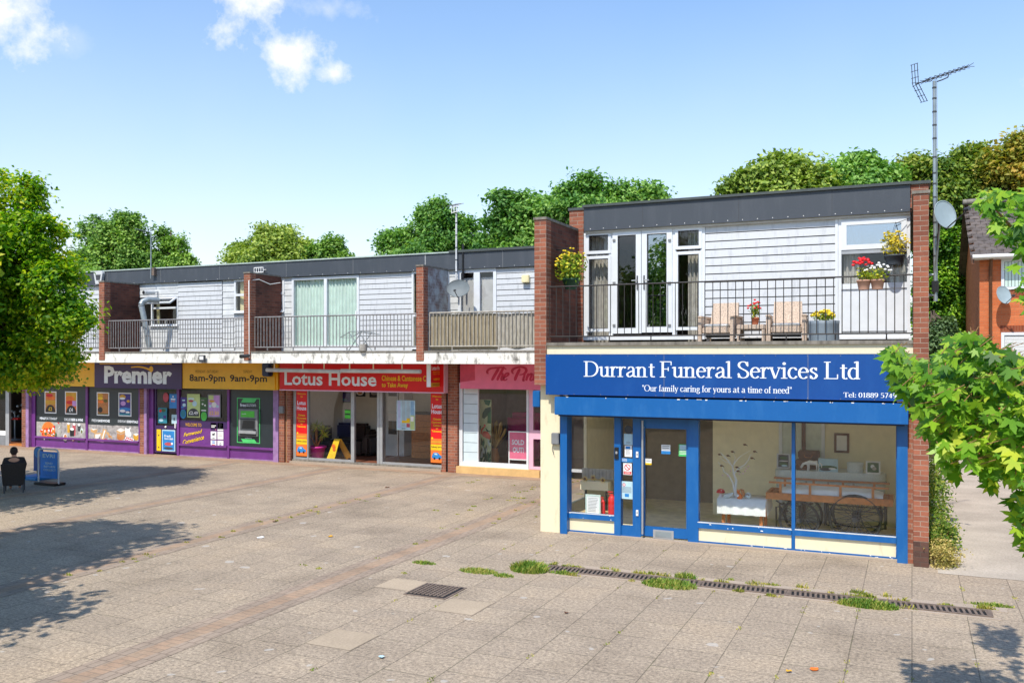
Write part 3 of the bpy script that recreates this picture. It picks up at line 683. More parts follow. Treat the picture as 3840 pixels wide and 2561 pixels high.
for x in (598, 1005):
    for y in (592, 905, 1215): X, Z = W('5', x, y, Yw); mb.box(X - .025, X + .025, Yw - .05, Yw - .03, Z - .02, Z + .02, M['grey'])
mb.build('door_hinge', fb)
# flat interior
room(fb, gx0, P(3405, 900, Yw)[0], Yw + .12, 20.2, 3.34, 5.42, mat('flat_wall', (120, 108, 96), .9), M['floor_wood'])
for (x0, x1) in ((412, 560), (1135, 1215)):
    X0, X1 = W('5', x0, 900, Yw + .2)[0], W('5', x1, 900, Yw + .2)[0]; curtain(X0, X1, 3.36, 5.4, Yw + .22, M['curtain_grey'], fb, 5 if x0 < 600 else 3)
# cladding and right window
cx0, cx1 = gx1 + .005, W('6', 945, 600, Yw)[0]
cladding(cx0, cx1, ZB - .02, ztop, Yw + .0, fb)
MB().box(cx1, cx1 + .045, Yw - .015, Yw + .06, ZB - .02, ztop, M['white']).build('cladding_trim', fb)
rx0, rx1 = cx1 + .048, W('6', 1496, 600, Yw)[0]
z6 = lambda y: W('6', 1220, y, Yw)[1]
mb = MB(); frame_rect(mb, rx0, rx1, ZB - .02, 5.45, Yw, .05, M['white'], .08); mb.box(rx0 + .05, rx1 - .05, Yw - .003, Yw + .08, z6(945), z6(905), M['white'])
mb.box(rx0 + .05, rx1 - .05, Yw - .02, Yw + .08, z6(685), z6(660), M['alu'])
mb.build('window_frame', fb)
mb = MB(); a = .06; frame_rect(mb, rx0 + .05, rx1 - .05, z6(655), 5.40, Yw - .03, .085, M['white'], .07); o = mb.build('top_hung_window', fb)
pane(rx0 + .135, rx1 - .135, z6(655) + .085, 5.315, Yw, o, glass('sky_reflecting_glass', (.45, .6, .72), .42))
pane(rx0 + .05, rx1 - .05, z6(905), z6(685), Yw + .04, fb)
mb = MB(); mb.box(rx0 + .051, rx1 - .051, Yw + .02, Yw + .06, ZB + .03, z6(945), M['white']); mb.box(rx0 + .051, rx1 - .051, Yw - .012, Yw + .02, z6(1260), z6(1256), M['grey']); mb.build('lower_panel', fb)
MB().box(rx0 - .02, rx1 + .02, Yw - .07, Yw + .0, ZB - .05, ZB - .015, M['white']).build('door_sill', fb)
curtain(rx0 + .08, rx0 + .33, z6(905) - .1, 5.4, Yw + .14, M['curtain_grey'], fb, 3); curtain(rx1 - .32, rx1 - .07, z6(905) - .1, 5.4, Yw + .14, M['curtain_grey'], fb, 3)

railing('dark thin iron railing on the balcony above the blue sign', P(2062, 1074, 14.62)[0], xa - .005, 14.62, 3.45, 4.325, .123, M['rail_dark'], .0075, 8, .013)

# ground floor: signboard and shutter box are things fixed to it
Yi = 14.75
pX = lambda c, x, Y=Yi: W(c, x, 800, Y)[0]
mb = MB(); mb.box(P(2027, 1800, 14.68)[0], P(2099, 1800, 14.68)[0], 14.68, 14.95, 0, 2.62, M['cream']); mb.build('cream_pier', fb)
xL, xRt = P(2100.7, 1800, Yg)[0], P(3404, 1800, Yg)[0]
mb = MB(); mb.box(P(2046, 1400, 14.55)[0], xa - .004, 14.56, Yw + .2, 2.44, 3.138, M['soffit']); mb.build('lintel', fb)
head = 2.2
mb = MB()
mb.box(xL, P(2126, 1800, Yg)[0], Yg, Yg + .24, 0, head + .2, M['blue']); mb.box(P(3364, 1800, Yg)[0], xRt, Yg, Yg + .24, 0, head + .2, M['blue'])
mb.box(P(2126, 1800, Yg)[0] + .002, P(3364, 1800, Yg)[0] - .002, Yg + .03, Yg + .2, 2.08, 2.43, M['blue_dark'])
mb.build('shopfront_post', fb)
zr = lambda c, x, y, Y=Yi: W(c, x, y, Y)[1]
s1 = zr('A', 490, 1152); s2 = zr('B', 950, 1155)
sillz = (s1 + s2) / 2 - .02; base = .0
posts = [('A', 655, 700), ('A', 780, 836), ('A', 1165, 1237), ('B', 888, 920), ('B', 1834, 1862)]
for c, a, b in posts: MB().box(pX(c, a), pX(c, b), Yi - (.03 if c == 'A' and a in (655, 1165) else .0), Yi + .1, base, 2.1, M['blue']).build('mullion', fb)
def shop_window(c0_, x0, c1_, x1, zs, name='shop_window', riser=True):
    X0, X1 = pX(c0_, x0), pX(c1_, x1); mb = MB()
    mb.box(X0, X1, Yi - .035, Yi + .1, zs - .09, zs, M['blue'])
    mb.box(X0, X1, Yi - .037, Yi + .0, zs, zs + .012, M['white_dirty']); w_ = mb.build(name, fb); MB().box(X0, X1, Yi - .01, Yi + .1, 2.06, 2.1, M['blue']).build('top_rail', w_); MB().box(X0, X1, Yi - .01, Yi + .1, 0, .055, M['blue']).build('bottom_rail', w_)
    pane(X0, X1, zs, 2.06, Yi + .04, w_)
    if riser: MB().box(X0 + .003, X1 - .003, Yi + .0, Yi + .08, .055, zs - .09, M['cream']).build('stall_riser', w_)
    return X0, X1
WX = [shop_window('A', 326, 'A', 655, sillz), shop_window('B', 42, 'B', 888, sillz), shop_window('B', 920, 'B', 1834, sillz)]
# side light beside door
X0, X1 = pX('A', 700), pX('A', 780); mb = MB(); zb = zr('A', 740, 1240)
mb.box(X0, X1, Yi, Yi + .1, 0.02, zb, M['blue']); mb.box(X0, X1, Yi, Yi + .1, 2.04, 2.1, M['blue']); o = mb.build('side_window', fb); pane(X0, X1, zb, 2.04, Yi + .05, o)
# door
X0, X1 = pX('A', 838), pX('A', 1165); gx = (pX('A', 862), pX('A', 1150)); gz = (zr('A', 1010, 1252), zr('A', 1010, 568))
mb = MB(); mb.box(X0, gx[0], Yi, Yi + .06, .06, 2.08, M['blue']); mb.box(gx[1], X1, Yi, Yi + .06, .06, 2.08, M['blue']); mb.box(gx[0], gx[1], Yi, Yi + .06, .06, gz[0], M['blue']); mb.box(gx[0], gx[1], Yi, Yi + .06, gz[1], 2.08, M['blue'])
dr = mb.build('shop_door', fb); pane(gx[0], gx[1], gz[0], gz[1], Yi + .03, dr)
hx = pX('A', 846, 14.66); mb = MB(); mb.tube([(hx, 14.67, .1), (hx, 14.67, 2.02)], .018, M['alu'], 10)
for z in (.2, 1.9): mb.tube([(hx, 14.67, z), (hx + .0, Yi, z)], .012, M['alu'], 6)
mb.build('pull_handle', dr)
lx = (pX('A', 922), pX('A', 1064)); lz = (zr('A', 993, 1328), zr('A', 993, 1268)); mb = MB(); mb.box(*lx, Yi - .012, Yi, *lz, M['alu']); mb.box(lx[0] + .04, lx[1] - .04, Yi - .018, Yi - .012, lz[0] + .03, lz[1] - .025, M['steel']); mb.build('letter_box', dr)
mb = MB()
for y in (745, 1148): X, Z = W('A', 812, y, Yi); mb.box(X - .02, X + .02, Yi - .015, Yi - .003, Z - .05, Z + .05, M['paper']); mb.box(X - .006, X + .006, Yi - .018, Yi - .015, Z - .015, Z + .02, M['black'])
mb.build('door_lock', dr)
MB().box(xL + .05, xRt - .05, Yi - .1, Yi + .1, 0, .03, M['haunch']).build('threshold', fb)
X, Z = W('A', 673, 730, Yi); mb = MB(); mb.box(X - .035, X + .035, Yi - .05, Yi - .03, Z - .11, Z + .09, M['black']); mb.ell(X, Z - .0, .02, .025, Yi - .052, M['alu'], 12); mb.build('door_bell', fb)
X, Z = W('A', 252, 634, 14.68); mb = MB(); mb.rbox(X - .07, X + .07, 14.6, 14.68, Z - .1, Z + .1, M['grey'], .01); mb.tube([(X - .05, 14.64, Z - .1), (X - .06, 14.63, Z - .2), (X - .03, 14.64, Z - .28)], .006, M['dgrey'], 5); mb.build('outside_socket', fb)
# interior of the shop
sx0 = P(2105, 1800, Yi)[0]; back = 17.35; deep = 18.8
mb = MB(); mb.face([(pX('B', 176, back), back, .04), (xa, back, .04), (xa, back, 2.5), (pX('B', 176, back), back, 2.5)], M['cream_in']); bw = pX('B', 176, back)
mb.face([(bw, deep, .04), (bw, back, .04), (bw, back, 2.5), (bw, deep, 2.5)], M['cream_in']); mb.face([(xa - .002, deep, .04), (xa - .002, Yi, .04), (xa - .002, Yi, 2.5), (xa - .002, deep, 2.5)], M['cream_in'])
mb.face([(sx0 - .3, deep, .04), (bw, deep, .04), (bw, deep, 2.5), (sx0 - .3, deep, 2.5)], mat('taupe_wall', (150, 136, 116), .9)); mb.face([(sx0 - .3, 16.9, .04), (sx0 - .3, deep, .04), (sx0 - .3, deep, 2.5), (sx0 - .3, 16.9, 2.5)], M['cream_in'])
mb.build('interior_wall', fb)
mb = MB(); mb.face([(sx0 - .3, Yi, .035), (xa, Yi, .035), (xa, deep, .035), (sx0 - .3, deep, .035)], mat('beige_carpet', (238, 226, 190), .95)); mb.build('interior_floor', fb)
mb = MB(); mb.face([(sx0 - .3, Yi, 2.43), (xa, Yi, 2.43), (xa, deep, 2.43), (sx0 - .3, deep, 2.43)], M['ceil']); mb.build('interior_ceiling', fb)
mb = MB(); X0, X1, Z0, Z1 = rect('B', 775, 1190, 120, 700, back - .03); frame_rect(mb, X0, X1, .04, 2.35, back - .05, .06, M['white'], .04); mb.box((X0 + X1) / 2 + .0, (X0 + X1) / 2 + .07, back - .05, back - .01, .1, 2.3, M['wood_dark']); mb.box(X0 + .06, X1 - .06, back - .02, back - .005, .1, 2.3, mat('frosted_panel', (214, 222, 206), .5)); mb.build('interior_door', fb)
# side window in the left flank
mb = MB()
for y in (14.96, 15.9, 16.86): mb.box(sx0 - .33, sx0 - .27, y, y + .06, .3, 2.43, M['cream'])
mb.box(sx0 - .33, sx0 - .27, 15.02, 16.86, .0, .3, M['cream']); o = mb.build('flank_window', fb); mb = MB(); mb.box(sx0 - .304, sx0 - .296, 15.0, 16.9, .3, 2.43, M['glass']); mb.build('pane', o)

# ---- sign and shutter box
sgx0, sgx1 = P(2046, 1400, 14.45)[0], P(3424, 1400, 14.45)[0]
sg = thing('shop_sign', 'long royal blue signboard with white roman lettering above the shutter box', 'sign', ((sgx0 + sgx1) / 2, 14.5, 2.43))
MB().rbox(sgx0, sgx1, 14.45, 14.555, 2.435, 3.135, M['blue_sign'], .006).build('board', sg)
mb = MB()
for u in (2490, 3030): xx = P(u, 1400, 14.45)[0]; mb.box(xx - .003, xx + .003, 14.447, 14.45, 2.44, 3.13, M['grey'])
for k in range(13):
    for z in (2.455, 3.115): mb.ell(sgx0 + .05 + (sgx1 - sgx0 - .1) * k / 12, z, .007, .007, 14.448, M['grey'], 8)
mb.build('fixings', sg)
yl = 14.446
mb = MB(); t0 = P(2190, 1390, yl); t1 = P(3228, 1390, yl)
zb0 = (P(2190, 1414, yl)[1] + P(3228, 1420, yl)[1]) / 2; zc0 = (P(2400, 1355, yl)[1] + P(3100, 1356, yl)[1]) / 2
serif_line(mb, 'Durrant Funeral Services Ltd', t0[0], t1[0], zb0, zc0 - zb0, yl, M['letter']); mb.build('lettering', sg)
mb = MB(); t0 = P(2408, 1460, yl)[0]; t1 = P(2970, 1460, yl)[0]; zb1 = P(2690, 1471, yl)[1]; zc1 = P(2690, 1447, yl)[1]
serif_line(mb, '"Our family caring for yours at a time of need"', t0, t1, zb1, zc1 - zb1, yl, M['letter'], 1.1); mb.build('lettering', sg)
mb = MB(); t0 = P(3163, 1485, yl)[0]; t1 = P(3395, 1485, yl)[0]; zb1 = P(3280, 1491, yl)[1]; zc1 = P(3280, 1473, yl)[1]
serif_line(mb, 'Tel: 01889 574993', t0, t1, zb1, zc1 - zb1, yl, M['letter'], 1.2); mb.build('lettering', sg)
shx0, shx1 = P(2079, 1520, 14.38)[0], P(3406, 1520, 14.38)[0]
t = thing('shutter_box', 'bright blue roller shutter box with flaking edge under the long blue sign', 'shutter', ((shx0 + shx1) / 2, 14.5, 2.09))
MB().rbox(shx0, shx1, 14.38, 14.64, 2.095, 2.405, M['blue'], .008).build('housing', t)
mb = MB()
for k in range(22): xx = random.uniform(shx0, shx1 - .1); ww = random.uniform(.008, .05); mb.box(xx, xx + ww, 14.3785, 14.42, 2.4 + random.uniform(-.008, .003), 2.4065, M['paper'])
mb.build('flaked_paint', t)
MB().box(shx0 + .05, shx1 - .05, 14.44, 14.56, 2.07, 2.095, M['blue_dark']).build('shutter_edge', t)
X, Z = W('H', 1036, 550, 14.3)
mb = MB(); X0, X1, Z0, Z1 = rect('H', 990, 1080, 452, 655, 15.6); mb.rbox(X0, X1, 15.6, 15.85, Z0, Z1, M['blue'], .01); mb.build('junction_box', None, 'blue box fixed to the side of the building beside the cream pier', 'box')

mb = MB(); rr = random.Random(5)
for k in range(34):
    x = rr.uniform(pX('A', 330), pX('B', 1834)); y0 = Yi - .0125 if k % 3 else Yi - .039; z = rr.uniform(.004, .05) if k % 3 else sillz - rr.uniform(.0, .085)
    if pX('A', 640) < x < pX('B', 50): continue
    a, h = rr.uniform(.01, .06), rr.uniform(.004, .014); mb.face([(x, y0, z), (x + a, y0, z - .004), (x + a * .8, y0, z + h), (x + a * .2, y0, z + h * 1.2)], M['paper'])
mb.build('flaked_paint', fb)
# ---- notices on the side light and door glass
def notice(c, x0, x1, y0, y1, Y, label, bits, cat='notice', name='notice', bg='paper', group=None):
    X0, X1, Z0, Z1 = rect(c, x0, x1, y0, y1, Y); mb = MB(); mb.box(X0, X1, Y, Y + .004, Z0, Z1, M[bg]); i = 0
    for bt in bits:
        i += 1; yy = Y - .0006 * i; f = lambda a: X0 + (X1 - X0) * a; g = lambda b: Z0 + (Z1 - Z0) * b
        if bt[0] == 'r': mb.quad(f(bt[1]), f(bt[2]), g(bt[3]), g(bt[4]), yy, M[bt[5]])
        elif bt[0] == 'e': mb.ell(f(bt[1]), g(bt[2]), bt[3] * (X1 - X0), bt[4] * (Z1 - Z0), yy, M[bt[5]], 20)
        elif bt[0] == 't': text_fit(mb, bt[1], f(bt[2]), f(bt[3]), g(bt[4]), g(bt[5]), yy, M[bt[6]], bt[7] if len(bt) > 7 else .01)
        elif bt[0] == 'p': mb.face([(f(a), yy, g(b)) for a, b in bt[1]], M[bt[2]])
        elif bt[0] == 'l':
            for k in range(bt[1]): zt = bt[4] - (bt[4] - bt[5]) * k / bt[1]; mb.quad(f(bt[2]), f(bt[3] - .1 * random.random() * (bt[3] - bt[2])), g(zt - .35 * (bt[4] - bt[5]) / bt[1]), g(zt), yy, M[bt[6]])
    return mb.build(name, None, label, cat, group)
gn = 'notices stuck to the glass by the blue door'
Yn = Yi + .034
notice('I', 800, 920, 280, 430, Yn, 'pale blue notice with square mark near the top of the narrow side window', [('l', 5, .25, .8, .3, .08, 'grey')], bg='paleblue', group=gn)
notice('I', 812, 912, 438, 592, Yn - .002, 'white notice with blue heading below the pale blue one in the side window', [('r', .15, .75, .68, .92, 'midblue'), ('l', 5, .15, .75, .6, .12, 'grey')], group=gn)
notice('I', 768, 920, 612, 666, Yn, 'turquoise strip sticker above the prohibition sign', [('l', 3, .05, .5, .85, .1, 'paper'), ('r', .62, .9, .2, .8, 'midblue')], bg='midblue', group=gn)
notice('I', 792, 908, 680, 838, Yn, 'prohibition sign with red circle and bar over a red panel', [('r', .05, .95, .05, .3, 'red'), ('l', 2, .15, .85, .26, .08, 'paper'), ('e', .5, .65, .36, .27, 'red'), ('e', .5, .65, .27, .2, 'paper'), ('p', [(.25, .8), (.31, .86), (.76, .5), (.7, .44)], 'red')], 'sign', 'prohibition_sign', group=gn)
notice('I', 764, 920, 928, 1168, Yn, 'large pale notice with round red emblem in the side window', [('e', .25, .8, .13, .09, 'red'), ('e', .25, .8, .07, .05, 'paper'), ('l', 6, .1, .9, .68, .32, 'grey'), ('r', .32, .68, .12, .3, 'midblue')], bg='paleblue', group=gn)
X, Z = W('I', 864, 222, Yn); mb = MB(); mb.ell(X, Z, .07, .075, Yn, M['dgrey'], 20, .004); mb.build('round_sticker', None, 'dark round sticker at the top of the side window', 'sticker', gn)
Yn = Yi + .02
notice('A', 978, 1040, 678, 742, Yn, 'small white and blue card on the upper door glass', [('r', 0, 1, .0, .35, 'midblue'), ('l', 2, .1, .9, .9, .5, 'grey')], 'card', group=gn)
notice('A', 1098, 1160, 675, 758, Yn, 'small mint green card at the right of the door glass', [('r', .1, .9, .52, .95, 'paleblue'), ('l', 3, .1, .9, .45, .1, 'paper')], 'card', bg='mint', group=gn)
notice('A', 868, 910, 774, 816, Yn, 'tiny white and yellow sticker on the left of the door glass', [('r', 0, 1, 0, .3, 'yellow'), ('l', 2, .1, .9, .9, .4, 'grey')], 'sticker', group=gn)

# ================================================================ things shown in the blue shop's windows
def wheel(parent, cx, cy, cz, r, name='wheel', spokes=18):
    mb = MB(); mb.tube([(cx + r * math.cos(2 * math.pi * k / 28), cy, cz + r * math.sin(2 * math.pi * k / 28)) for k in range(29)], .024, M['rubber'], 6, False); o = mb.build(name, parent)
    mb = MB()
    for k in range(spokes): a = 2 * math.pi * k / spokes; mb.tube([(cx, cy, cz), (cx + r * math.cos(a), cy, cz + r * math.sin(a))], .0055, M['dgrey'], 4, False)
    mb.build('spoke', o); mb = MB(); mb.lathe([(.045, -.04), (.045, .04)], (cx, cy, cz), M['dgrey'], 12, 'y'); mb.build('hub', o)
Yb = 15.55
bx = lambda x, Y=Yb: W('B', x, 900, Y)[0]
bz = lambda x, y, Y=Yb: W('B', x, y, Y)[1]
zt = bz(1230, 868); X0, X1 = bx(655), bx(1805)
t = thing('wheeled_bier', 'wooden wheeled bier with slatted tray and spoked wheels behind the right shop window', 'cart', ((X0 + X1) / 2, Yb + .3, .04))
zt = max(zt, .78)
mb = MB()
mb.box(X0, X1, Yb, Yb + .05, zt - .11, zt, M['wood']); mb.box(X0, X1, Yb + .6, Yb + .65, zt - .11, zt, M['wood']); mb.box(X0, X0 + .05, Yb + .05, Yb + .6, zt - .11, zt, M['wood']); mb.box(X1 - .05, X1, Yb + .05, Yb + .6, zt - .11, zt, M['wood'])
for k in range(12): x = X0 + .12 + (X1 - X0 - .24) * k / 11; mb.box(x - .04, x + .04, Yb + .05, Yb + .6, zt - .05, zt - .02, M['wood'])
mb.build('tray', t)
mb = MB(); zr_ = zt + .19
for y in (Yb + .02, Yb + .62):
    mb.box(X0 + .05, X1 - .06, y - .015, y + .015, zr_ - .03, zr_, M['wood'])
    for f in (.12, .36, .6, .85): x = X0 + (X1 - X0) * f; mb.box(x - .02, x + .02, y - .012, y + .012, zt, zr_ - .03, M['wood'])
mb.build('side_rail', t)
wl, wr = bx(955), bx(1462)
for (cx, r) in ((wl, .31), (wr, .39)):
    for dy in (.0, .62): wheel(t, cx, Yb + .02 + dy, .04 + r + .012, r)
mb = MB()
for dy in (.1, .55):
    y = Yb + dy
    mb.tube([(bx(740), y, zt - .14), (bx(790), y, zt - .2), (bx(960), y, zt - .21), (bx(1080), y, zt - .15)], .014, M['black'], 6)
    mb.tube([(bx(745), y, .1), (bx(742), y, zt - .25), (bx(780), y, zt - .24), (bx(815), y, zt - .4)], .016, M['black'], 6)
    for x in (1190, 1735): mb.tube([(bx(x), y, zt - .11), (bx(x), y, zt - .5)], .02, M['black'], 6)
    mb.tube([(bx(1190), y, zt - .22), (bx(1735), y, zt - .24)], .012, M['black'], 6); mb.tube([(bx(1190), y, zt - .48), (bx(1330), y, zt - .56), (bx(1460), y, zt - .58), (bx(1600), y, zt - .56), (bx(1735), y, zt - .48)], .012, M['black'], 6)
    mb.tube([(wl, y, zt - .2), (wl, y, .36)], .018, M['black'], 6)
for c_, r in ((wl, .36), (wr, .44)): mb.tube([(c_, Yb, r), (c_, Yb + .66, r)], .02, M['black'], 6)
mb.box(bx(1430), bx(1500), Yb + .15, Yb + .5, .4, .5, M['black'])
mb.build('undercarriage', t)
mb = MB(); k = 24
V = []
for i in range(k + 1):
    f = i / k; x = bx(780) + (bx(1715) - bx(780)) * f; h = .03 + .13 * math.sin(math.pi * min(1, .05 + .9 * f ** 1.3)) ** .6
    for j in range(9): a = math.pi * j / 8; V.append((x, Yb + .33 - .25 * math.cos(a), zt - .01 + h * math.sin(a) * (1 + .06 * math.sin(i * 1.7 + j))))
mb.idx(V, [(i * 9 + j, (i + 1) * 9 + j, (i + 1) * 9 + j + 1, i * 9 + j + 1) for i in range(k) for j in range(8)], M['cloth'], True)
mb.build('shroud_cover', None, 'white covered form lying in the wooden bier tray', 'cover')

Yc = 16.6
X0, X1 = W('B', 730, 700, Yc)[0], W('B', 1735, 700, Yc)[0]; ztop_, zbot = W('B', 1230, 650, Yc)[1], W('B', 1230, 880, Yc)[1]
cz = (ztop_ + zbot) / 2; cxm = (X0 + X1) / 2; hl = (X1 - X0) / 2; yc = Yc + .3
def oval(r, z): return [(cxm + math.copysign(abs(math.cos(a)) ** .35, math.cos(a)) * (hl * r), yc + math.copysign(abs(math.sin(a)) ** .8, math.sin(a)) * .3 * r, z) for a in [2 * math.pi * k / 40 for k in range(40)]]
t = thing('coffin', 'white woven oval coffin behind the bier in the right shop window', 'coffin', (cxm, yc, zbot))
mb = MB(); rings = [oval(.95, zbot), oval(1, zbot + .05), oval(1, ztop_ - .14)]
mb.idx(sum(rings, []), [(i * 40 + k, i * 40 + (k + 1) % 40, (i + 1) * 40 + (k + 1) % 40, (i + 1) * 40 + k) for i in range(2) for k in range(40)], M['coffin'], True); mb.build('body', t)
mb = MB(); rings = [oval(1.015, ztop_ - .135), oval(1.015, ztop_ - .03), oval(.97, ztop_)]
mb.idx(sum(rings, []), [(i * 40 + k, i * 40 + (k + 1) % 40, (i + 1) * 40 + (k + 1) % 40, (i + 1) * 40 + k) for i in range(2) for k in range(40)], M['coffin'], True); mb.face(rings[2], M['coffin']); mb.build('lid', t)
mb = MB(); mb.tube([tuple(Vector(p) * 1) for p in oval(1.02, ztop_ - .17)] + [oval(1.02, ztop_ - .17)[0]], .008, M['curtain_grey'], 5)
for f in (-.4, .0, .45): mb.box(cxm + hl * f - .015, cxm + hl * f + .015, yc - .32, yc - .305, ztop_ - .28, ztop_ - .17, M['curtain_grey'])
mb.build('strap', t)
t2 = thing('coffin_stand', 'low pale folding trestles carrying the white woven coffin', 'stand', (cxm, yc, .04))
for sx in (-.55, .55): mb = MB(); [mb.tube([(cxm + hl * sx - .05 * s, yc - .2 * s, .04), (cxm + hl * sx + .05 * s, yc + .2 * s, zbot - .03)], .015, M['alu'], 6) for s in (-1, 1)]; mb.box(cxm + hl * sx - .07, cxm + hl * sx + .07, yc - .25, yc + .25, zbot - .03, zbot - .002, M['alu']); mb.build('trestle', t2)
zc = ztop_ + .001
def stand_frame(c, x0, x1, y0, y1, Y, label, pic, frame='paper', b=.025, tilt=True):
    X0, X1, Z0, Z1 = rect(c, x0, x1, y0, y1, Y); t = thing('picture_frame', label, 'picture frame', ((X0 + X1) / 2, Y, Z0), 'picture frames in the blue shop window')
    mb = MB(); frame_rect(mb, X0, X1, Z0, Z1, Y, b, M[frame], .02); mb.build('frame', t)
    mb = MB(); mb.box(X0 + b, X1 - b, Y + .006, Y + .018, Z0 + b, Z1 - b, M[pic[0]]); W_, H_ = X1 - X0 - 2 * b, Z1 - Z0 - 2 * b
    for i, (a, b2, c2, d, m) in enumerate(pic[1:]): mb.ell(X0 + b + a * W_, Z0 + b + b2 * H_, c2 * W_, d * H_, Y + .0055 - i * .0005, M[m], 14)
    mb.build('picture', t); return t
M['dgreen'] = mat('dull_green', (70, 104, 64), .7)
stand_frame('B', 755, 875, 482, 618, 16.62, 'silver photo frame with two landscape pictures standing on the left end of the white coffin', ('dgrey', (.5, .75, .4, .12, 'dgreen'), (.5, .25, .42, .15, 'dgreen'), (.6, .12, .3, .08, 'paleblue'), (.5, .5, .46, .03, 'paper')), 'alu')
stand_frame('B', 1130, 1308, 530, 655, 16.62, 'wide unframed landscape picture with pale sky on the white coffin', ('paleblue', (.5, .35, .5, .16, 'dgreen'), (.35, .2, .3, .12, 'dgrey'), (.72, .28, .2, .07, 'paper')), 'paleblue', .008)
stand_frame('B', 1560, 1692, 552, 668, 16.62, 'white photo frame with green picture on the right end of the coffin', ('dgreen', (.45, .6, .18, .2, 'paper'), (.6, .4, .2, .18, 'curtain_grey')), 'paper')
stand_frame('B', 1274, 1410, 300, 476, back - .03, 'dark framed pale certificate hanging on the cream wall', ('paper',), 'wood_dark', .04)
def hamper(c, x0, x1, y0, y1, Y, label):
    X0, X1, Z0, Z1 = rect(c, x0, x1, y0, y1, Y); Z0 = zc; t = thing('wicker_hamper', label, 'hamper', ((X0 + X1) / 2, Y + .15, Z0), 'hampers on the white coffin')
    MB().rbox(X0, X1, Y, Y + .25, Z0, Z0 + (Z1 - Z0) * .6, M['wood_dark'], .015).build('basket', t); MB().rbox(X0 - .01, X1 + .01, Y - .01, Y + .26, Z0 + (Z1 - Z0) * .6 + .001, Z1, M['wood_dark'], .015).build('lid', t)
    mb = MB(); mb.tube([((X0 + X1) / 2 - .07, Y - .02, Z1 - .07), ((X0 + X1) / 2 - .05, Y - .03, Z1 - .11), ((X0 + X1) / 2 + .05, Y - .03, Z1 - .11), ((X0 + X1) / 2 + .07, Y - .02, Z1 - .07)], .008, M['wood'], 5); mb.build('handle', t)
hamper('B', 950, 1130, 462, 640, 16.85, 'brown wicker hamper at the back of the coffin lid'); hamper('B', 925, 1060, 545, 640, 16.66, 'smaller brown hamper in front of the taller one')
X0, X1, Z0, Z1 = rect('B', 1385, 1535, 568, 665, 16.62); t = thing('ashes_casket', 'small round white casket with ribbon on the coffin lid', 'casket', ((X0 + X1) / 2, 16.75, zc)); r = (X1 - X0) / 2
mb = MB(); mb.lathe([(r * .95, 0), (r, .02), (r, (Z1 - zc) * .75)], ((X0 + X1) / 2, 16.75, zc), M['coffin'], 24, 'z', 1, .7); mb.build('body', t)
mb = MB(); h = Z1 - zc; mb.lathe([(r * 1.03, h * .76), (r * 1.03, h * .95), (r * .9, h)], ((X0 + X1) / 2, 16.75, zc), M['coffin'], 24, 'z', 1, .7); mb.build('lid', t)
# white horse figurine
a, z0 = W('B', 1070, 640, 16.62); z0 = zc; t = thing('horse_figurine', 'white grazing horse figurine on the coffin lid', 'figurine', (a, 16.62, zc))
mb = MB(); mb.tube([(a - .09, 16.62, z0 + .13), (a - .03, 16.62, z0 + .15), (a + .04, 16.62, z0 + .14), (a + .1, 16.62, z0 + .15)], [.03, .042, .038, .04], M['paper'], 8)
mb.tube([(a - .08, 16.62, z0 + .14), (a - .14, 16.62, z0 + .12), (a - .17, 16.62, z0 + .07), (a - .18, 16.62, z0 + .045)], [.03, .022, .022, .012], M['paper'], 8)
for x, y in ((a - .07, 16.6), (a - .05, 16.622), (a + .08, 16.6), (a + .11, 16.622)): mb.tube([(x, y, z0 + .13), (x + .01, y, z0 + .06), (x, y, z0)], [.018, .01, .009], M['paper'], 6)
mb.tube([(a + .13, 16.62, z0 + .16), (a + .17, 16.62, z0 + .12), (a + .165, 16.62, z0 + .06)], [.01, .014, .006], M['paper'], 5); mb.build('body', t)

# side table with cloth
Yt = 15.45; tb = thing('side_table', 'small wooden table under a white cloth behind the left part of the wide window', 'table', (W('B', 400, 900, Yt)[0], Yt + .3, .04))
X0, X1 = W('B', 215, 900, Yt)[0], W('B', 655, 900, Yt)[0]; tz = W('B', 430, 905, Yt)[1]; tz = max(tz, .55)
MB().box(X0 + .05, X1 - .05, Yt + .04, Yt + .66, tz - .16, tz - .004, M['wood']).build('tabletop', tb)
for x, y in ((X0 + .09, Yt + .1), (X1 - .09, Yt + .1), (X0 + .09, Yt + .6), (X1 - .09, Yt + .6)): MB().box(x - .025, x + .025, y - .025, y + .025, .04, tz - .161, M['wood']).build('leg', tb)
mb = MB(); cl = M['cloth']; zf = W('B', 430, 1037, Yt)[1]
V = []; n = 22
for i in range(n + 1):
    x = X0 + (X1 - X0) * i / n; wv = .012 * math.sin(i * 1.3); V += [(x, Yt + .68, tz - .25), (x, Yt + .68, tz + .006), (x, Yt, tz + .006), (x, Yt - .012 + wv, (tz + zf) / 2), (x, Yt - .015 + wv * 1.6, zf)]
mb.idx(V, [(i * 5 + j, (i + 1) * 5 + j, (i + 1) * 5 + j + 1, i * 5 + j + 1) for i in range(n) for j in range(4)], cl, True)
mb.face([(X0, Yt, tz + .006), (X0, Yt + .68, tz + .006), (X0 - .05, Yt + .68, tz - .33), (X0 - .03, Yt + .4, tz - .1)], cl)
mb.face([(X1, Yt + .68, tz + .006), (X1, Yt, tz + .006), (X1 + .02, Yt, zf), (X1 + .02, Yt + .68, tz - .2)], cl)
mb.build('tablecloth', None, 'white cloth draped over the small wooden table', 'tablecloth')
zt2 = tz + .008
def mp(x, y, Y=15.8): return W('M', x, y, Y)
t = thing('ornamental_tree', 'bare white ornamental tree with little birds on the clothed table', 'ornament', (mp(530, 900)[0], 15.8, zt2))
mb = MB()
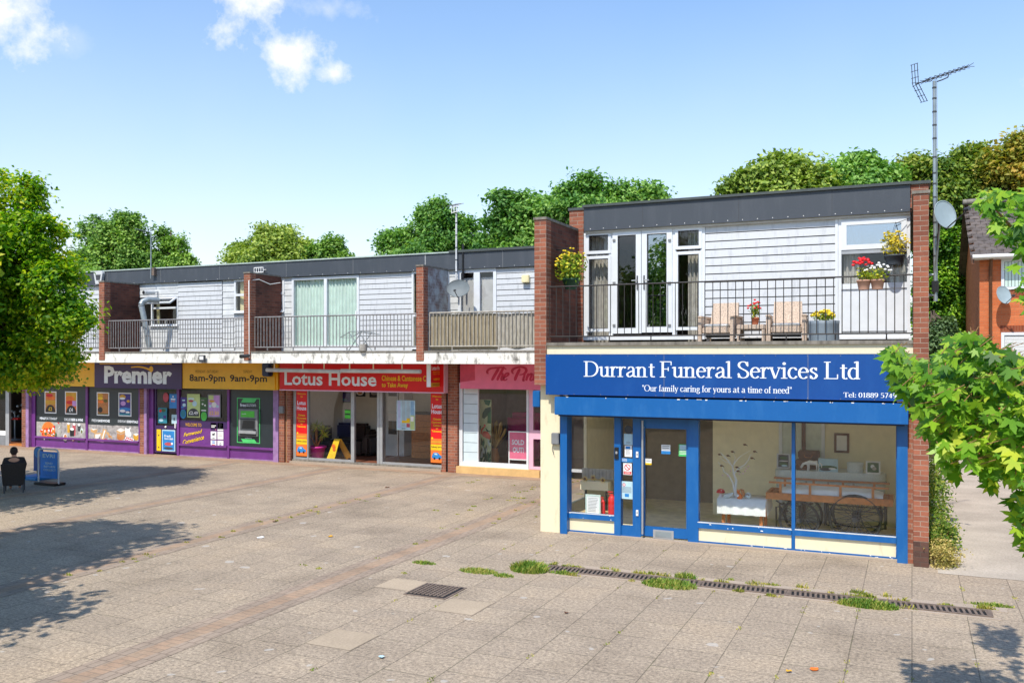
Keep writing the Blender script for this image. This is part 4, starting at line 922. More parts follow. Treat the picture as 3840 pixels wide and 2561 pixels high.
def br(pts, r0, r1): n_ = len(pts); mb.tube([(mp(x, y)[0], 15.8 + random.uniform(-.03, .03) * (k > 0) * k, max(mp(x, y)[1], zt2)) for k, (x, y) in enumerate(pts)], [r0 + (r1 - r0) * k / (n_ - 1) for k in range(n_)], M['paper'], 6)
br([(525, 960), (520, 820), (530, 680), (500, 560), (480, 440), (440, 350), (380, 270), (290, 200)], .03, .004); br([(510, 860), (480, 720), (420, 580), (350, 520), (280, 440), (230, 370)], .018, .003)
br([(510, 560), (580, 470), (690, 410), (740, 340), (760, 260), (800, 250)], .012, .003); br([(480, 440), (530, 360), (600, 280), (660, 240), (770, 180)], .01, .002); br([(450, 370), (380, 380), (300, 320), (270, 250)], .008, .002)
br([(500, 400), (520, 300), (470, 220)], .008, .002); br([(560, 500), (650, 470), (720, 440)], .006, .002); br([(440, 350), (330, 290), (300, 230)], .006, .002); mb.build('branches', t)
mb = MB()
for x, y in ((260, 240), (475, 195), (400, 260), (850, 190), (805, 300), (295, 430), (550, 455), (570, 520), (685, 75)): X, Z = mp(x, y, 15.76); mb.ball((X, 15.76, Z), .018, M['wood_dark'], 8, 1.6, 1, .9); mb.tube([(X + .02, 15.76, Z), (X + .05, 15.76, Z - .02)], [.008, .003], M['black'], 5)
mb.build('birds', t)
mb = MB()
for x, y in ((310, 590), (400, 600), (600, 570), (655, 560), (690, 520), (710, 480), (745, 440), (445, 515)): X, Z = mp(x, y, 15.75); mb.ball((X, 15.75, Z), .012, M['pink_pale'], 8)
mb.build('blossoms', t)
X = mp(280, 900, 15.65)[0]; t = thing('toadstool_ornament', 'red and white toadstool ornament on the clothed table', 'ornament', (X, 15.65, zt2))
mb = MB(); mb.lathe([(.05, 0), (.03, .02), (.028, .07)], (X, 15.65, zt2), M['paper'], 14); mb.build('stalk', t)
mb = MB(); mb.lathe([(.03, .065), (.075, .07), (.072, .09), (.05, .125), (.0, .14)], (X, 15.65, zt2), M['red'], 18)
for a, b in ((-.03, .1), (.02, .115), (.045, .09), (-.05, .085), (0, .095)): mb.ball((X + a, 15.65 - .055 + abs(a) * .4, zt2 + b), .01, M['paper'], 8)
mb.build('cap', t)
X = mp(590, 950, 15.55)[0]; t = thing('squirrel_ornament', 'orange squirrel ornament beside the white ornamental tree', 'ornament', (X, 15.55, zt2))
mb = MB(); mb.tube([(X + .01, 15.55, zt2), (X + .01, 15.55, zt2 + .05), (X - .005, 15.55, zt2 + .1)], [.04, .045, .025], M['orange'], 10); mb.ball((X - .012, 15.54, zt2 + .125), .026, M['orange'], 10); mb.ball((X - .02, 15.515, zt2 + .06), .025, M['paper'], 8)
for s in (-1, 1): mb.tube([(X - .012 + s * .014, 15.54, zt2 + .14), (X - .012 + s * .018, 15.54, zt2 + .165)], [.008, .002], M['orange'], 5)
mb.build('body', t); mb = MB(); mb.tube([(X + .045, 15.56, zt2 + .02), (X + .075, 15.56, zt2 + .08), (X + .055, 15.56, zt2 + .14), (X + .02, 15.56, zt2 + .165)], [.015, .028, .03, .01], M['wood'], 8); mb.build('tail', t)
X = mp(740, 930, 15.6)[0]; mb = MB(); mb.ball((X, 15.6, zt2 + .055), .055, M['coffin'], 14); mb.tube([(X - .03, 15.545, zt2 + .075), (X, 15.54, zt2 + .085), (X + .03, 15.545, zt2 + .075)], .008, M['wood_dark'], 5); mb.build('round_ornament', None, 'round grey ornament at the right of the clothed table', 'ornament')
X = mp(410, 950, 15.52)[0]; mb = MB(); mb.tube([(X - .08, 15.52, zt2 + .03), (X - .02, 15.52, zt2 + .045), (X + .05, 15.52, zt2 + .07), (X + .08, 15.52, zt2 + .1)], [.03, .04, .03, .012], M['coffin'], 10); mb.build('stone_bird', None, 'pale stone bird lying on the cloth left of the squirrel', 'ornament')

# left window display
iz = lambda x, y, Y: W('I', x, y, Y)
Yd = 15.1; shelf = .3; M['crate_tan'] = mat('tan_board', (206, 178, 124), .7)
X0, X1 = pX('A', 328, 14.9), pX('A', 655, 15.2); mb = MB(); mb.box(X0, X1 + .05, 14.9, 15.5, .04, shelf, M['crate_tan']); mb.build('display_shelf', None, 'low tan display shelf inside the left window', 'shelf')
X0, X1 = iz(275, 1100, 15.0)[0], iz(480, 1100, 15.0)[0]
t = thing('framed_notice', 'white framed page of text leaning in the left window', 'notice', ((X0 + X1) / 2, 15.0, shelf)); Z1 = iz(380, 1110, 15.0)[1]
mb = MB(); frame_rect(mb, X0, X1, shelf, Z1, 15.0, .025, M['curtain_green'], .02); mb.build('frame', t); mb = MB(); mb.box(X0 + .025, X1 - .025, 15.006, 15.015, shelf + .025, Z1 - .025, M['paper'])
for k in range(10): z = Z1 - .06 - k * (Z1 - shelf - .1) / 10; mb.quad(X0 + .05, X1 - .05 - .04 * random.random(), z - .008, z, 15.0055, M['grey'])
mb.build('page', t)
def extinguisher(x, Y, h, r, label, zb=shelf + .001):
    t = thing('fire_extinguisher', label, 'fire extinguisher', (x, Y, zb), 'red fire extinguishers')
    mb = MB(); mb.lathe([(r, 0), (r, h * .72), (r * .6, h * .82), (r * .25, h * .85)], (x, Y, zb), M['red'], 16); mb.build('cylinder', t)
    mb = MB(); mb.box(x - r * .9, x + r * .3, Y - .012, Y + .012, zb + h * .86, zb + h * .9, M['red']); mb.box(x - r * 1.1, x + r * .2, Y - .01, Y + .01, zb + h * .95, zb + h, M['red']); mb.tube([(x + r * .3, Y, zb + h * .88), (x + r * 1.1, Y - .01, zb + h * .7), (x + r * 1.1, Y - .01, zb + h * .3)], .01, M['black'], 6); mb.build('valve', t)
extinguisher(iz(640, 1300, 15.1)[0], 15.1, .42, .07, 'larger red fire extinguisher at the right edge of the left window'); extinguisher(iz(518, 1300, 15.15)[0], 15.15, .3, .04, 'small red fire extinguisher beside the framed page')
t = thing('flower_trough', 'grey slatted trough of sunflowers on a black stand in the left window', 'planter', (iz(420, 900, 15.7)[0], 15.7, .04))
X0, X1 = iz(215, 900, 15.7)[0], iz(650, 900, 15.7)[0]; Z1, Z0 = iz(430, 760, 15.7)[1], iz(430, 1040, 15.7)[1]
mb = MB()
for k in range(9): a = X0 + (X1 - X0) * k / 9; mb.box(a, a + (X1 - X0) / 9 - .006, 15.75, 15.77, (Z0 + Z1) / 2, Z1, M['curtain_grey'])
mb.build('slatted_back', t); MB().box(X0 + .02, X1 - .06, 15.6, 15.75, Z0, Z0 + .16, M['cream_in']).build('trough', t)
mb = MB()
for x in (X0 + .1, X1 - .12): mb.tube([(x, 15.66, .04), (x, 15.66, Z0)], .012, M['black'], 6); mb.tube([(x, 15.72, .04), (x, 15.72, Z0)], .012, M['black'], 6)
mb.build('stand', t)
for fx, fy in ((268, 893), (380, 878), (512, 912)):
    X, Z = iz(fx, fy, 15.58); mb = MB()
    for k in range(12): a = 2 * math.pi * k / 12; mb.face([(X + .02 * math.cos(a - .3), 15.585, Z + .02 * math.sin(a - .3)), (X + .078 * math.cos(a), 15.575, Z + .078 * math.sin(a)), (X + .02 * math.cos(a + .3), 15.585, Z + .02 * math.sin(a + .3))], M['yellow'])
    mb.ell(X, Z, .026, .026, 15.57, M['wood_dark'], 14); mb.tube([(X, 15.6, Z), (X + .01, 15.65, Z0 + .15)], .006, M['dgreen'], 5); mb.build('sunflower', t)

# ================================================================ plants
M['leaf_pot'] = foliage('potted_leaves', [(.2, rgb(70, 110, 34)), (.5, rgb(128, 158, 44)), (.8, rgb(206, 200, 60))], .3)
M['leaf_gold'] = foliage('golden_leaves', [(.2, rgb(120, 132, 34)), (.5, rgb(200, 184, 50)), (.8, rgb(236, 216, 90))], .3)
M['petal_red'] = mat('red_petals', (220, 20, 30), .5); M['petal_white'] = mat('white_petals', (240, 240, 236), .5); M['petal_yellow'] = mat('yellow_petals', (238, 206, 40), .5)
def potted(name, label, x, y, z, r, h, pot, leafm, lr, lh, nleaf=160, leaf=.06, flowers=None, zl=None, taper=.75, group=None, lipped=True, fr=.022):
    t = thing(name, label, 'potted plant', (x, y, z), group)
    mb = MB(); mb.lathe([(r * taper, 0), (r * .97, h * .82)] + ([(r * 1.07, h * .83), (r * 1.07, h)] if lipped else [(r, h)]) + [(r * .9, h), (r * .88, h * .85), (0.0, h * .85)], (x, y, z), pot, 20); mb.build('pot', t)
    c = np.array([x, y, z + h + (zl if zl is not None else lh * .45)]); d = unit(RNG.normal(size=(nleaf, 3))); p = c + d * RNG.uniform(.25, 1, (nleaf, 1)) * np.array([lr, lr, lh]) 
    leaf_mesh('foliage', leaf_quads(p, leaf, leaf * .5, .3, d), 4, leafm, t)
    mb = MB()
    for k in range(9): a = p[k * (nleaf // 10)]; mb.tube([(x + random.uniform(-.3, .3) * r, y + random.uniform(-.3, .3) * r, z + h * .8), tuple(a)], .004, M['leaf_pot'], 4, False)
    mb.build('stems', t)
    if flowers:
        for k in range(flowers[1]):
            d = unit(np.array([random.gauss(0, 1), random.gauss(-.5, 1), abs(random.gauss(.4, 1))])); q = c + d * np.array([lr, lr, lh]) * random.uniform(.8, 1.05) + np.array(flowers[2] if len(flowers) > 2 else (0, 0, 0)); MB().ball(tuple(q), fr, flowers[0], 7, 1, 1, .7).build('flower', t)
    return t
g = 'pot plants on the front balcony'
# hanging basket on the left wing wall
X, Z = W('5', 262, 915, 15.1); X = wx1 + .28
t = potted('hanging_basket', 'green hanging basket full of yellow flowers on the left brick wing wall', X, 15.0, 4.3, .16, .19, M['green_pot'], M['leaf_pot'], .31, .34, 800, .08, (M['petal_yellow'], 26), .2, .6, g)
mb = MB(); mb.tube([(wx1, 15.0, 5.02), (X, 15.0, 5.04)], .01, M['black'], 6); [mb.tube([(X, 15.0, 5.04), (X + .16 * math.cos(a), 15.0 + .16 * math.sin(a), 4.56)], .004, M['black'], 4) for a in (0, 2.1, 4.2)]; mb.build('bracket', t)
# window-side pots
def rail_pot(c, x, ytop, ybot, Y, wd, **k): X, Z = W(c, x, ybot, Y); Zt = W(c, x, ytop, Y)[1]; return X, Z, Zt - Z, wd
X, Z, h, r = rail_pot('6', 1380, 700, 770, 15.93, .13); Z -= .08
t = potted('hanging_planter', 'dark grey planter of yellow leaves hanging in front of the window on the right', X, 15.93, Z + .08, .15, h, M['dark_pot'], M['leaf_gold'], .22, .26, 240, .075, (M['petal_yellow'], 14), .18, .8, g)
mb = MB(); xz = X + .05; [mb.tube([(X + s * .15, 15.93, Z + .08 + h), (X + .02, 15.93, Z + h + .62)], .004, M['black'], 4) for s in (-1, 1)]; mb.tube([(X + .02, 15.93, Z + h + .6), (X + .26, 16.05, Z + h + .7)], .006, M['black'], 4); mb.build('hanger', t)
X, Z, h, r = rail_pot('6', 1156, 885, 955, 14.56, .09); Zp = Z
potted('flower_pot', 'pale terracotta pot of red geraniums hooked on the iron railing', X, 14.52, Z, .1, h, M['terra_pale'], M['leaf_pot'], .15, .12, 120, .06, (M['petal_red'], 22, (-.02, 0, .12)), .1, .75, g, True, .028)
X = rail_pot('6', 1256, 885, 955, 14.56, .09)[0]
potted('flower_pot', 'pale terracotta pot of white flowers hooked on the iron railing', X, 14.52, Zp, .1, h, M['terra_pale'], M['leaf_pot'], .18, .12, 130, .06, (M['petal_white'], 20, (0, 0, .05)), .08, .75, g)
# big tub
X, Z = W('6', 862, 1330, 15.0)
potted('planter_tub', 'large grey tub of yellow flowers standing on the balcony deck', X, 14.98, 3.346, .24, .32, M['grey_pot'], M['leaf_pot'], .2, .1, 260, .05, (M['petal_yellow'], 44), .07, .97, g, False, .028)

# ---- wicker chairs and table
def wicker_chair(label, x, y, z, rz):
    t = thing('wicker_armchair', label, 'chair', (0, 0, 0), 'wicker chairs on the balcony'); wm = M['wicker']
    MB().rbox(-.235, .235, -.24, .27, .14, .25, wm, .015).build('seat_frame', t)
    mb = MB(); mb.idx([(-.24, .2, .251), (.24, .2, .251), (.225, .33, .68), (-.225, .33, .68), (-.24, .25, .251), (.24, .25, .251), (.225, .38, .67), (-.225, .38, .67)], [(0, 1, 2, 3), (5, 4, 7, 6), (3, 2, 6, 7), (1, 5, 6, 2), (4, 0, 3, 7), (4, 5, 1, 0)], wm); mb.build('backrest', t)
    for s in (-1, 1):
        MB().rbox(s * .28 - .043, s * .28 + .043, -.26, .3, .4, .44, wm, .012).build('arm', t)
        for y0 in (-.26, .235): MB().rbox(s * .28 - .035, s * .28 + .035, y0, y0 + .065, 0, .399, wm, .008).build('leg', t)
        MB().box(s * .28 - .02, s * .28 + .02, -.19, .23, .14, .39, wm).build('side_panel', t)
    MB().rbox(-.225, .225, -.235, .19, .252, .3, M['cushion'], .02).build('cushion', t)
    mb = MB(); mb.box(-.22, .22, -.1, .2, .08, .11, M['dgrey']); mb.build('under_frame', t)
    t.location = (x, y, z); t['_o'] = (x, y, z); t.rotation_euler = (0, 0, rz); return t
xc1 = (W('5', 1372, 1200, 15.3)[0]); xc2 = W('6', 590, 1200, 15.3)[0]
ch = wicker_chair('beige wicker armchair on the balcony nearer the french doors', xc1, 15.3, 3.346, R(-6))
c2 = dup(ch, (xc2, 15.3, 3.346), 'beige wicker armchair on the balcony nearer the grey tub', R(4))
xt = W('6', 340, 1250, 15.2)[0]; t = thing('wicker_table', 'low beige wicker table between the two wicker armchairs', 'table', (xt, 15.2, 3.346))
MB().rbox(xt - .23, xt + .23, 14.98, 15.42, 3.346 + .2, 3.346 + .28, M['wicker'], .012).build('tabletop', t)
for sx in (-1, 1):
    for sy in (-1, 1): MB().box(xt + sx * .2 - .025, xt + sx * .2 + .025, 15.2 + sy * .19 - .025, 15.2 + sy * .19 + .025, 3.346, 3.545, M['wicker']).build('leg', t)
MB().box(xt - .18, xt + .18, 15.03, 15.37, 3.41, 3.425, M['cushion']).build('lower_shelf', t)
potted('flower_pot', 'small terracotta pot of red flowers on the wicker table', W('6', 360, 1200, 15.2)[0], 15.15, 3.627, .065, .12, M['terracotta'], M['leaf_pot'], .12, .16, 110, .06, (M['petal_red'], 14, (0, 0, .03)), .12, .75, g)

# ================================================================ aerials and dishes
def dish(name, label, c, r, d, m, arm=.35, mount=None, ry=1.1, mb_extra=None, group='satellite dishes'):
    """offset dish at c facing direction d (unit)"""
    t = thing(name, label, 'satellite dish', tuple(c), group); d = Vector(d).normalized(); u = d.cross(Vector((0, 0, 1))).normalized(); v = u.cross(d); c = Vector(c)
    V = []; n = 28
    for i in range(7):
        q = i / 6
        for k in range(n): a = 2 * math.pi * k / n; V.append(c + u * (r * q * math.cos(a)) + v * (r * ry * q * math.sin(a)) + d * (.16 * r * (q * q - .0)))
    F = [(i * n + k, i * n + (k + 1) % n, (i + 1) * n + (k + 1) % n, (i + 1) * n + k) for i in range(6) for k in range(n)]
    mb = MB(); mb.idx(V, F, m, True); mb.idx([p - d * .012 for p in V], [f[::-1] for f in F], m, True)
    e = V[-n:]; mb.tube(e + [e[0]], .008, m, 5, False); mb.build('reflector', t)
    mb = MB(); low = c - v * r * ry; lnb = c + d * arm * 1.4 - v * r * .75; mb.tube([low, lnb], .011, M['dgrey'], 6); mb.build('feed_arm', t)
    mb = MB(); mb.tube([lnb - (c - lnb).normalized() * -.0, lnb + (c - lnb).normalized() * .1], [.03, .025], M['dgrey'], 10); mb.build('receiver_head', t)
    if mount: mb = MB(); mb.tube([c - d * .02, c - d * .1, mount], .018, M['steel'], 8); mb.build('mount', t)
    return t
# tall mast with yagi beside the right pillar
Ym = 15.6
mx, mz0 = P(3507, 1130, Ym); mzt = P(3503, 305, Ym)[1]
t = thing('television_aerial', 'tall aerial on a long taped pole beside the right brick pillar', 'aerial', (mx, Ym, mz0), 'roof aerials')
mb = MB(); mb.tube([(mx, Ym, mz0), (mx - .015, Ym, mzt)], [.026, .024], M['steel'], 10); mb.build('mast', t)
mb = MB()
for v in (690, 740, 785, 835, 890, 960, 420, 470, 520, 590, 650, 330, 370): z = P(3505, v, Ym)[1]; f = (z - mz0) / (mzt - mz0); mb.tube([(mx - .015 * f, Ym, z - .012), (mx - .015 * f, Ym, z + .012)], .03, M['dgrey'], 8)
mb.tube([(mx + .03, Ym, mz0), (mx + .022, Ym - .01, mzt)], .006, M['steel'], 5); mb.build('cable_ties', t)
mb = MB(); mb.tube([(mx, Ym, mz0 + .1), (xb - .01, Ym, mz0 + .1)], .02, M['steel'], 6); mb.tube([(mx, Ym, mz0 + .42), (xb - .01, Ym, mz0 + .42)], .02, M['steel'], 6); mb.box(mx - .05, mx + .05, Ym - .05, Ym + .05, mz0 + .15, mz0 + .32, M['black']); mb.build('wall_bracket', t)
jb = lambda x, y, Y: (W('J', x, y, Y)[0], Y, W('J', x, y, Y)[1])
A_, B_ = Vector(jb(75, 262, 15.3)), Vector(jb(518, 112, 16.4)); mb = MB(); mb.tube([A_, B_], .009, M['dgrey'], 6); dd = (B_ - A_).normalized(); sd = dd.cross(Vector((0, 0, 1))).normalized(); uu = sd.cross(dd)
mb.tube([jb(255, 240, 15.65), jb(300, 225, 15.75), jb(345, 205, 15.9), jb(352, 180, 15.95)], .01, M['dgrey'], 5); mb.build('boom', t)
mb = MB()
for k in range(11):
    p = A_.lerp(B_, .1 + .9 * k / 10); h = .1 if k else .16
    for s in (-1, 1): mb.tube([p, p + sd * h * s + uu * .03], .0045, M['dgrey'], 5); mb.tube([p, p + sd * h * s - uu * .03], .0045, M['dgrey'], 5)
mb.build('elements', t)
mb = MB(); q0 = A_
for s in (1, -1):
    tip = q0 + uu * .3 * s - dd * (-.08 if s > 0 else -.12)
    for o_ in (-1, 0, 1): mb.tube([q0 + sd * .05 * o_, tip + sd * .05 * o_], .006, M['dgrey'], 5)
    for f in (.33, .66, 1): p = q0.lerp(tip, f); mb.tube([p - sd * .07, p + sd * .06], .005, M['dgrey'], 5)
mb.build('reflector_grid', t)
X, Z = P(3540, 807, 15.35); dish('satellite_dish', 'large grey satellite dish on the aerial pole beside the right pillar', (X, 15.35, Z), .18, (.55, -.8, .25), mat('grey_dish', (150, 166, 172), .5, .12, 3), .4, (mx, Ym, mz0 + .42), 1.25)
# dish by the washed wing wall
X, Z = W('4', 1537, 500, 20.85); dish('satellite_dish', 'grey mesh satellite dish beside the whitewashed brick wing wall', (X, 20.85, Z), .3, (.25, -.9, .3), mat('dark_dish', (112, 122, 126), .6, .2, 3), .32, (X, 21.2, Z - .1), .8)

# ================================================================ the long terrace of shops with flats above
tr = thing('shop_terrace', 'long terrace of shops with white boarded flats, brick wing walls and charcoal fascia', 'building', (-20, 22, 0))
Yr, Ys, Yu = 20.0, 21.2, 21.35
XLft, XRgt = -44.0, tx0 - .02
# fascia, roof
mb = MB(); mb.box(XLft, XRgt, Yu - .08, Yu - .04, 5.44, 5.89, M['fascia'])
for u in (410, 610, 830, 1080, 1330, 1600, 1890): xx = P(u, 1000, Yu)[0]; mb.box(xx - .005, xx + .005, Yu - .083, Yu - .08, 5.445, 5.885, M['paper'] if u == 1600 else M['grey'])
for k in range(60): xx = -32 + 26 * k / 60; mb.ell(xx, 5.475, .009, .009, Yu - .083, M['paper'], 6)
mb.build('fascia', tr)
xk = P(1690, 950, Yu)[0]
MB().box(XLft, xk, Yu - .11, Yu - .03, 5.89, 5.925, M['roof_light']).build('roof_edge', tr)
MB().box(xk + .002, XRgt, Yu - .12, Yu - .03, 5.89, 5.955, M['fascia_trim']).build('roof_edge', tr)
MB().box(XLft, XRgt, Yu - .03, 31, 5.7, 5.88, M['felt']).build('roof', tr)
# balcony slab and beam
mb = MB(); xs = [XLft, -30.5, P(374, 1300, Yr)[0]]
w1 = (P(374, 1200, Yr)[0], P(394, 1200, Yr)[0]); w2 = (P(917, 1200, Yr)[0], P(941, 1200, Yr)[0]); w3 = (P(1563, 1200, Yr)[0], P(1590, 1200, Yr)[0])
mb.box(XLft, wx0 - .004, Yr, Yu + .3, 2.925, 3.215, M['beam'])
mb.build('balcony_beam', tr)
mb = MB(); mb.box(XLft, wx0 - .004, Yr - .02, Yu + .1, 3.215, 3.25, M['coping']); mb.build('balcony_deck', tr)
mb = MB(); mb.box(XLft, wx0 - .004, Yr - .015, Yr + .1, 2.915, 3.0, M['beam']); mb.build('drip_edge', tr)
# wing walls
for i, (a, b) in enumerate((w1, w2, w3)):
    zt = (5.4, 5.45, 5.42)[i]; zb = 2.99
    mb = MB(); mb.box(a, b, Yr - .03, Yr + .2, zb, zt, M['brick']); o = mb.build('wing_pier', tr)
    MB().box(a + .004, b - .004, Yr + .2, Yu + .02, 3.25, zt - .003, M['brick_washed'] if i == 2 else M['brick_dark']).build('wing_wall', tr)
    MB().box(a - .01, b + .01, Yr - .05, Yu - .01, zt, zt + .04, M['coping']).build('wing_coping', tr)
# upper wall panels
dk = 3.25
def wbox(c, x0, x1, Y, z0, z1, m, name, d=.06): MB().box(W(c, x0, 600, Y)[0], W(c, x1, 600, Y)[0], Y, Y + d, z0, z1, m).build(name, tr)
tp = 5.44
cladding(XLft, W('3', 798, 600, Yu)[0], dk, tp, Yu, tr)
xw1 = W('3', 1212, 600, Yu)[0]; xw2 = W('3', 1427, 600, Yu)[0]
zo = lambda c, x, y: W(c, x, y, Yu)[1]
cladding(w1[1] - .1, xw2, zo('3', 1320, 455), tp, Yu, tr, .18, 'boarded_wall', M['white_dirty'], .004)
cladding(w1[1] - .1, xw2, dk, zo('3', 1320, 690), Yu, tr, .18, 'boarded_wall', M['white_dirty'], .004)
cladding(xw2 + .01, W('3', 1780, 600, Yu)[0], dk, tp - .03, Yu - .01, tr)
xw3 = W('3', 1880, 600, Yu)[0]; xend = w2[1] + .1
cladding(W('3', 1784, 600, Yu)[0], xw3, dk, tp, Yu, tr, .18, 'boarded_wall', M['white_dirty'], .004)
cladding(xw3 + .002, xend, dk, zo('3', 1930, 590), Yu, tr, .18, 'boarded_wall', M['white_dirty'], .004)
# open kitchen window
Z0, Z1 = zo('3', 1320, 688), zo('3', 1320, 458)
mb = MB(); frame_rect(mb, xw1, xw2, Z0, Z1, Yu - .01, .05, M['white'], .07); zm = zo('3', 1320, 545); mb.box(xw1 + .05, xw2 - .05, Yu - .01, Yu + .06, zm - .03, zm + .03, M['white']); mb.box(xw1 - .04, xw2 + .03, Yu - .07, Yu - .011, Z0 - .02, Z0 + .015, M['white']); kw = mb.build('kitchen_window', tr)
pane(xw1 + .05, xw2 - .05, Z0 + .05, zm - .03, Yu + .02, kw)
mb = MB(); O = Vector((xw1 + .04, Yu - .03, Z1 - .02)); Wd = xw2 - xw1 - .08; Hh = (Z1 - zm) * .98; vy = Vector((0, -math.sin(R(58)), -math.cos(R(58)))); ux = Vector((1, 0, 0)); nn = ux.cross(vy)
def slab(a0, a1, b0, b1, m): 
    q = [O + ux * a0 + vy * b0, O + ux * a1 + vy * b0, O + ux * a1 + vy * b1, O + ux * a0 + vy * b1]; mb.idx(q + [p + nn * .04 for p in q], [(0, 1, 2, 3), (7, 6, 5, 4), (0, 4, 5, 1), (1, 5, 6, 2), (2, 6, 7, 3), (3, 7, 4, 0)], m)
slab(0, Wd, 0, .06, M['white']); slab(0, Wd, Hh - .06, Hh, M['white']); slab(0, .06, .06, Hh - .06, M['white']); slab(Wd - .06, Wd, .06, Hh - .06, M['white']); slab(.06, Wd - .06, .06, Hh - .06, M['glass']); mb.build('opened_vent', kw)
curtain(xw1 + .08, xw1 + .22, Z0, Z1, Yu + .15, M['curtain_cream'], kw, 3)
mb = MB(); mb.tube([(xw1 + .42, Yu + .2, Z0 + .02), (xw1 + .42, Yu + .2, Z0 + .16), (xw1 + .46, Yu + .2, Z0 + .2)], .012, M['paper'], 6); mb.build('tap', kw)
# small window by the second wing
Z1, Z0 = zo('3', 1920, 318), zo('3', 1920, 582); mb = MB(); frame_rect(mb, xw3, xend, Z0, Z1, Yu - .02, .06, M['white'], .08); zm = zo('3', 1920, 440); mb.box(xw3 + .06, xend, Yu - .03, Yu + .05, zm - .04, zm + .03, M['white']); mb.box(xw3 - .03, xend, Yu - .07, Yu - .02, Z0 - .025, Z0 + .005, M['white']); sw = mb.build('small_window', tr)
pane(xw3 + .06, xend, Z0 + .06, Z1 - .06, Yu + .02, sw); curtain(xw3 + .12, xend, Z0, Z1, Yu + .12, M['curtain_cream'], sw, 4)
# patio doors
X0, X1 = W('4', 203, 600, Yu)[0], W('4', 742, 600, Yu)[0]; Z0, Z1 = dk + .02, zo('4', 470, 400)
mb = MB(); frame_rect(mb, X0, X1, Z0, Z1, Yu - .02, .075, M['white'], .1); xm = W('4', 474, 600, Yu)[0]; mb.box(xm - .05, xm + .05, Yu - .025, Yu + .07, Z0 + .075, Z1 - .075, M['white']); mb.box(X0 + .075, X1 - .075, Yu - .02, Yu + .05, Z0 + .075, Z0 + .16, M['white']); mb.box(X1 - .09, X1 - .055, Yu - .06, Yu - .022, 4.2, 4.4, M['paper']); pd = mb.build('patio_door', tr)
pane(X0 + .075, xm - .05, Z0 + .16, Z1 - .075, Yu + .02, pd); pane(xm + .05, X1 - .075, Z0 + .16, Z1 - .075, Yu + .02, pd)
curtain(X0 + .06, X1 - .06, Z0 + .05, Z1 - .05, Yu + .1, M['curtain_green'], pd, 20, .03)
cladding(w2[1] - .1, X0 - .002, dk, tp, Yu, tr, .18, 'boarded_wall', M['white_dirty'], .004)
X2 = W('4', 1165, 600, Yu)[0]; cladding(X1 + .002, X2, dk, tp - .01, Yu, tr)
xe = w3[1] + .02; mb = MB(); frame_rect(mb, X2 + .003, xe, dk + .05, tp, Yu - .03, .06, M['white'], .08); mb.box(X2 + .063, xe - .06, Yu - .03, Yu + .04, 4.2, 4.3, M['white']); o = mb.build('side_window', tr); pane(X2 + .063, xe - .06, dk + .11, tp - .06, Yu + .02, o); curtain(X2 + .08, xe - .07, dk + .1, tp - .1, Yu + .1, M['curtain_cream'], o, 2)
# window behind reed screen
X0, X1 = W('4', 1535, 600, Yu)[0], W('4', 1842, 600, Yu)[0]; Z1 = zo('4', 1690, 340); xm = W('4', 1686, 600, Yu)[0]
mb = MB(); frame_rect(mb, X0, X1, dk + .02, Z1, Yu - .02, .09, M['white'], .1); mb.box(xm - .09, xm + .09, Yu - .02, Yu + .07, dk + .11, Z1 - .09, M['white']); rw = mb.build('patio_door', tr)
pane(X0 + .09, xm - .09, dk + .11, Z1 - .09, Yu + .02, rw); pane(xm + .09, X1 - .09, dk + .11, Z1 - .09, Yu + .02, rw)
mb = MB(); k = int((X1 - X0 - .2) / .09)
for i in range(k): a = X0 + .1 + i * .09; mb.face([(a, Yu + .1, dk + .1), (a + .088, Yu + .112, dk + .1), (a + .088, Yu + .112, Z1 - .22), (a, Yu + .1, Z1 - .22)], M['blind'])
mb.build('blind', rw)
cladding(w3[1] - .1, X0 - .002, dk, tp, Yu, tr, .18, 'boarded_wall', M['white_dirty'], .004)
cladding(X1 + .003, XRgt, dk, tp - .01, Yu, tr)
# flats' dark insides and party walls
flatw = mat('flat_wall_pale', (150, 142, 132), .9)
for a, b in ((w1[1] - .15, w2[1]), (w2[1] + .0, w3[1]), (w3[1], XRgt)): room(tr, a + .01, b - .01, Yu + .07, 23.6, 3.26, 5.43, flatw, M['floor_wood'], name='flat_interior')
# railings
railing('grey railing on the balcony with the flue pipe above the yellow shop hours board', w1[1] + .02, w2[0] - .01, Yr + .12, 3.36, 4.2, .1, M['rail_grey'], .011, 6, .02)
railing('grey railing on the balcony with the clothes airer', w2[1] + .04, w3[0] - .01, Yr + .12, 3.36, 4.21, .105, M['rail_grey'], .011, 6, .02)
railing('pale weathered railing with a reed screen fixed behind it', w3[1] + .1, wx0 - .01, Yr + .12, 3.36, 4.22, .105, M['rail_pale'], .012, 4, .022)
railing('grey railing half hidden by the clipped street tree at the left', w1[0] - 6.5, w1[0] - .01, Yr + .12, 3.36, 4.19, .1, M['rail_grey'], .011, 6, .02)
M['reed'] = stained('reed_screen', (190, 178, 150), (120, 108, 86), .7, .4, .65, .9, 3, 14); M['net'] = stained('grey_netting', (176, 172, 160), (128, 120, 100), .6, .45, .6, .9, 4, 7)
X0, X1, X2 = w3[1] + .12, W('4', 1852, 800, Yr + .17)[0], wx0 - .012
t = thing('reed_screen', 'tan reed and grey net screen tied behind the pale weathered railing', 'screen', ((X0 + X2) / 2, Yr + .17, 3.27))
mb = MB(); n = int((X1 - X0) / .02); mb.box(X0, X1, Yr + .17, Yr + .18, 3.27, 4.18, M['reed'])
for k in range(n): x = X0 + (X1 - X0) * k / n; mb.box(x, x + .012, Yr + .158, Yr + .17, 3.27 + random.uniform(-.01, .02), 4.17 + random.uniform(-.03, .03), M['reed'])
mb.build('reed_panel', t)
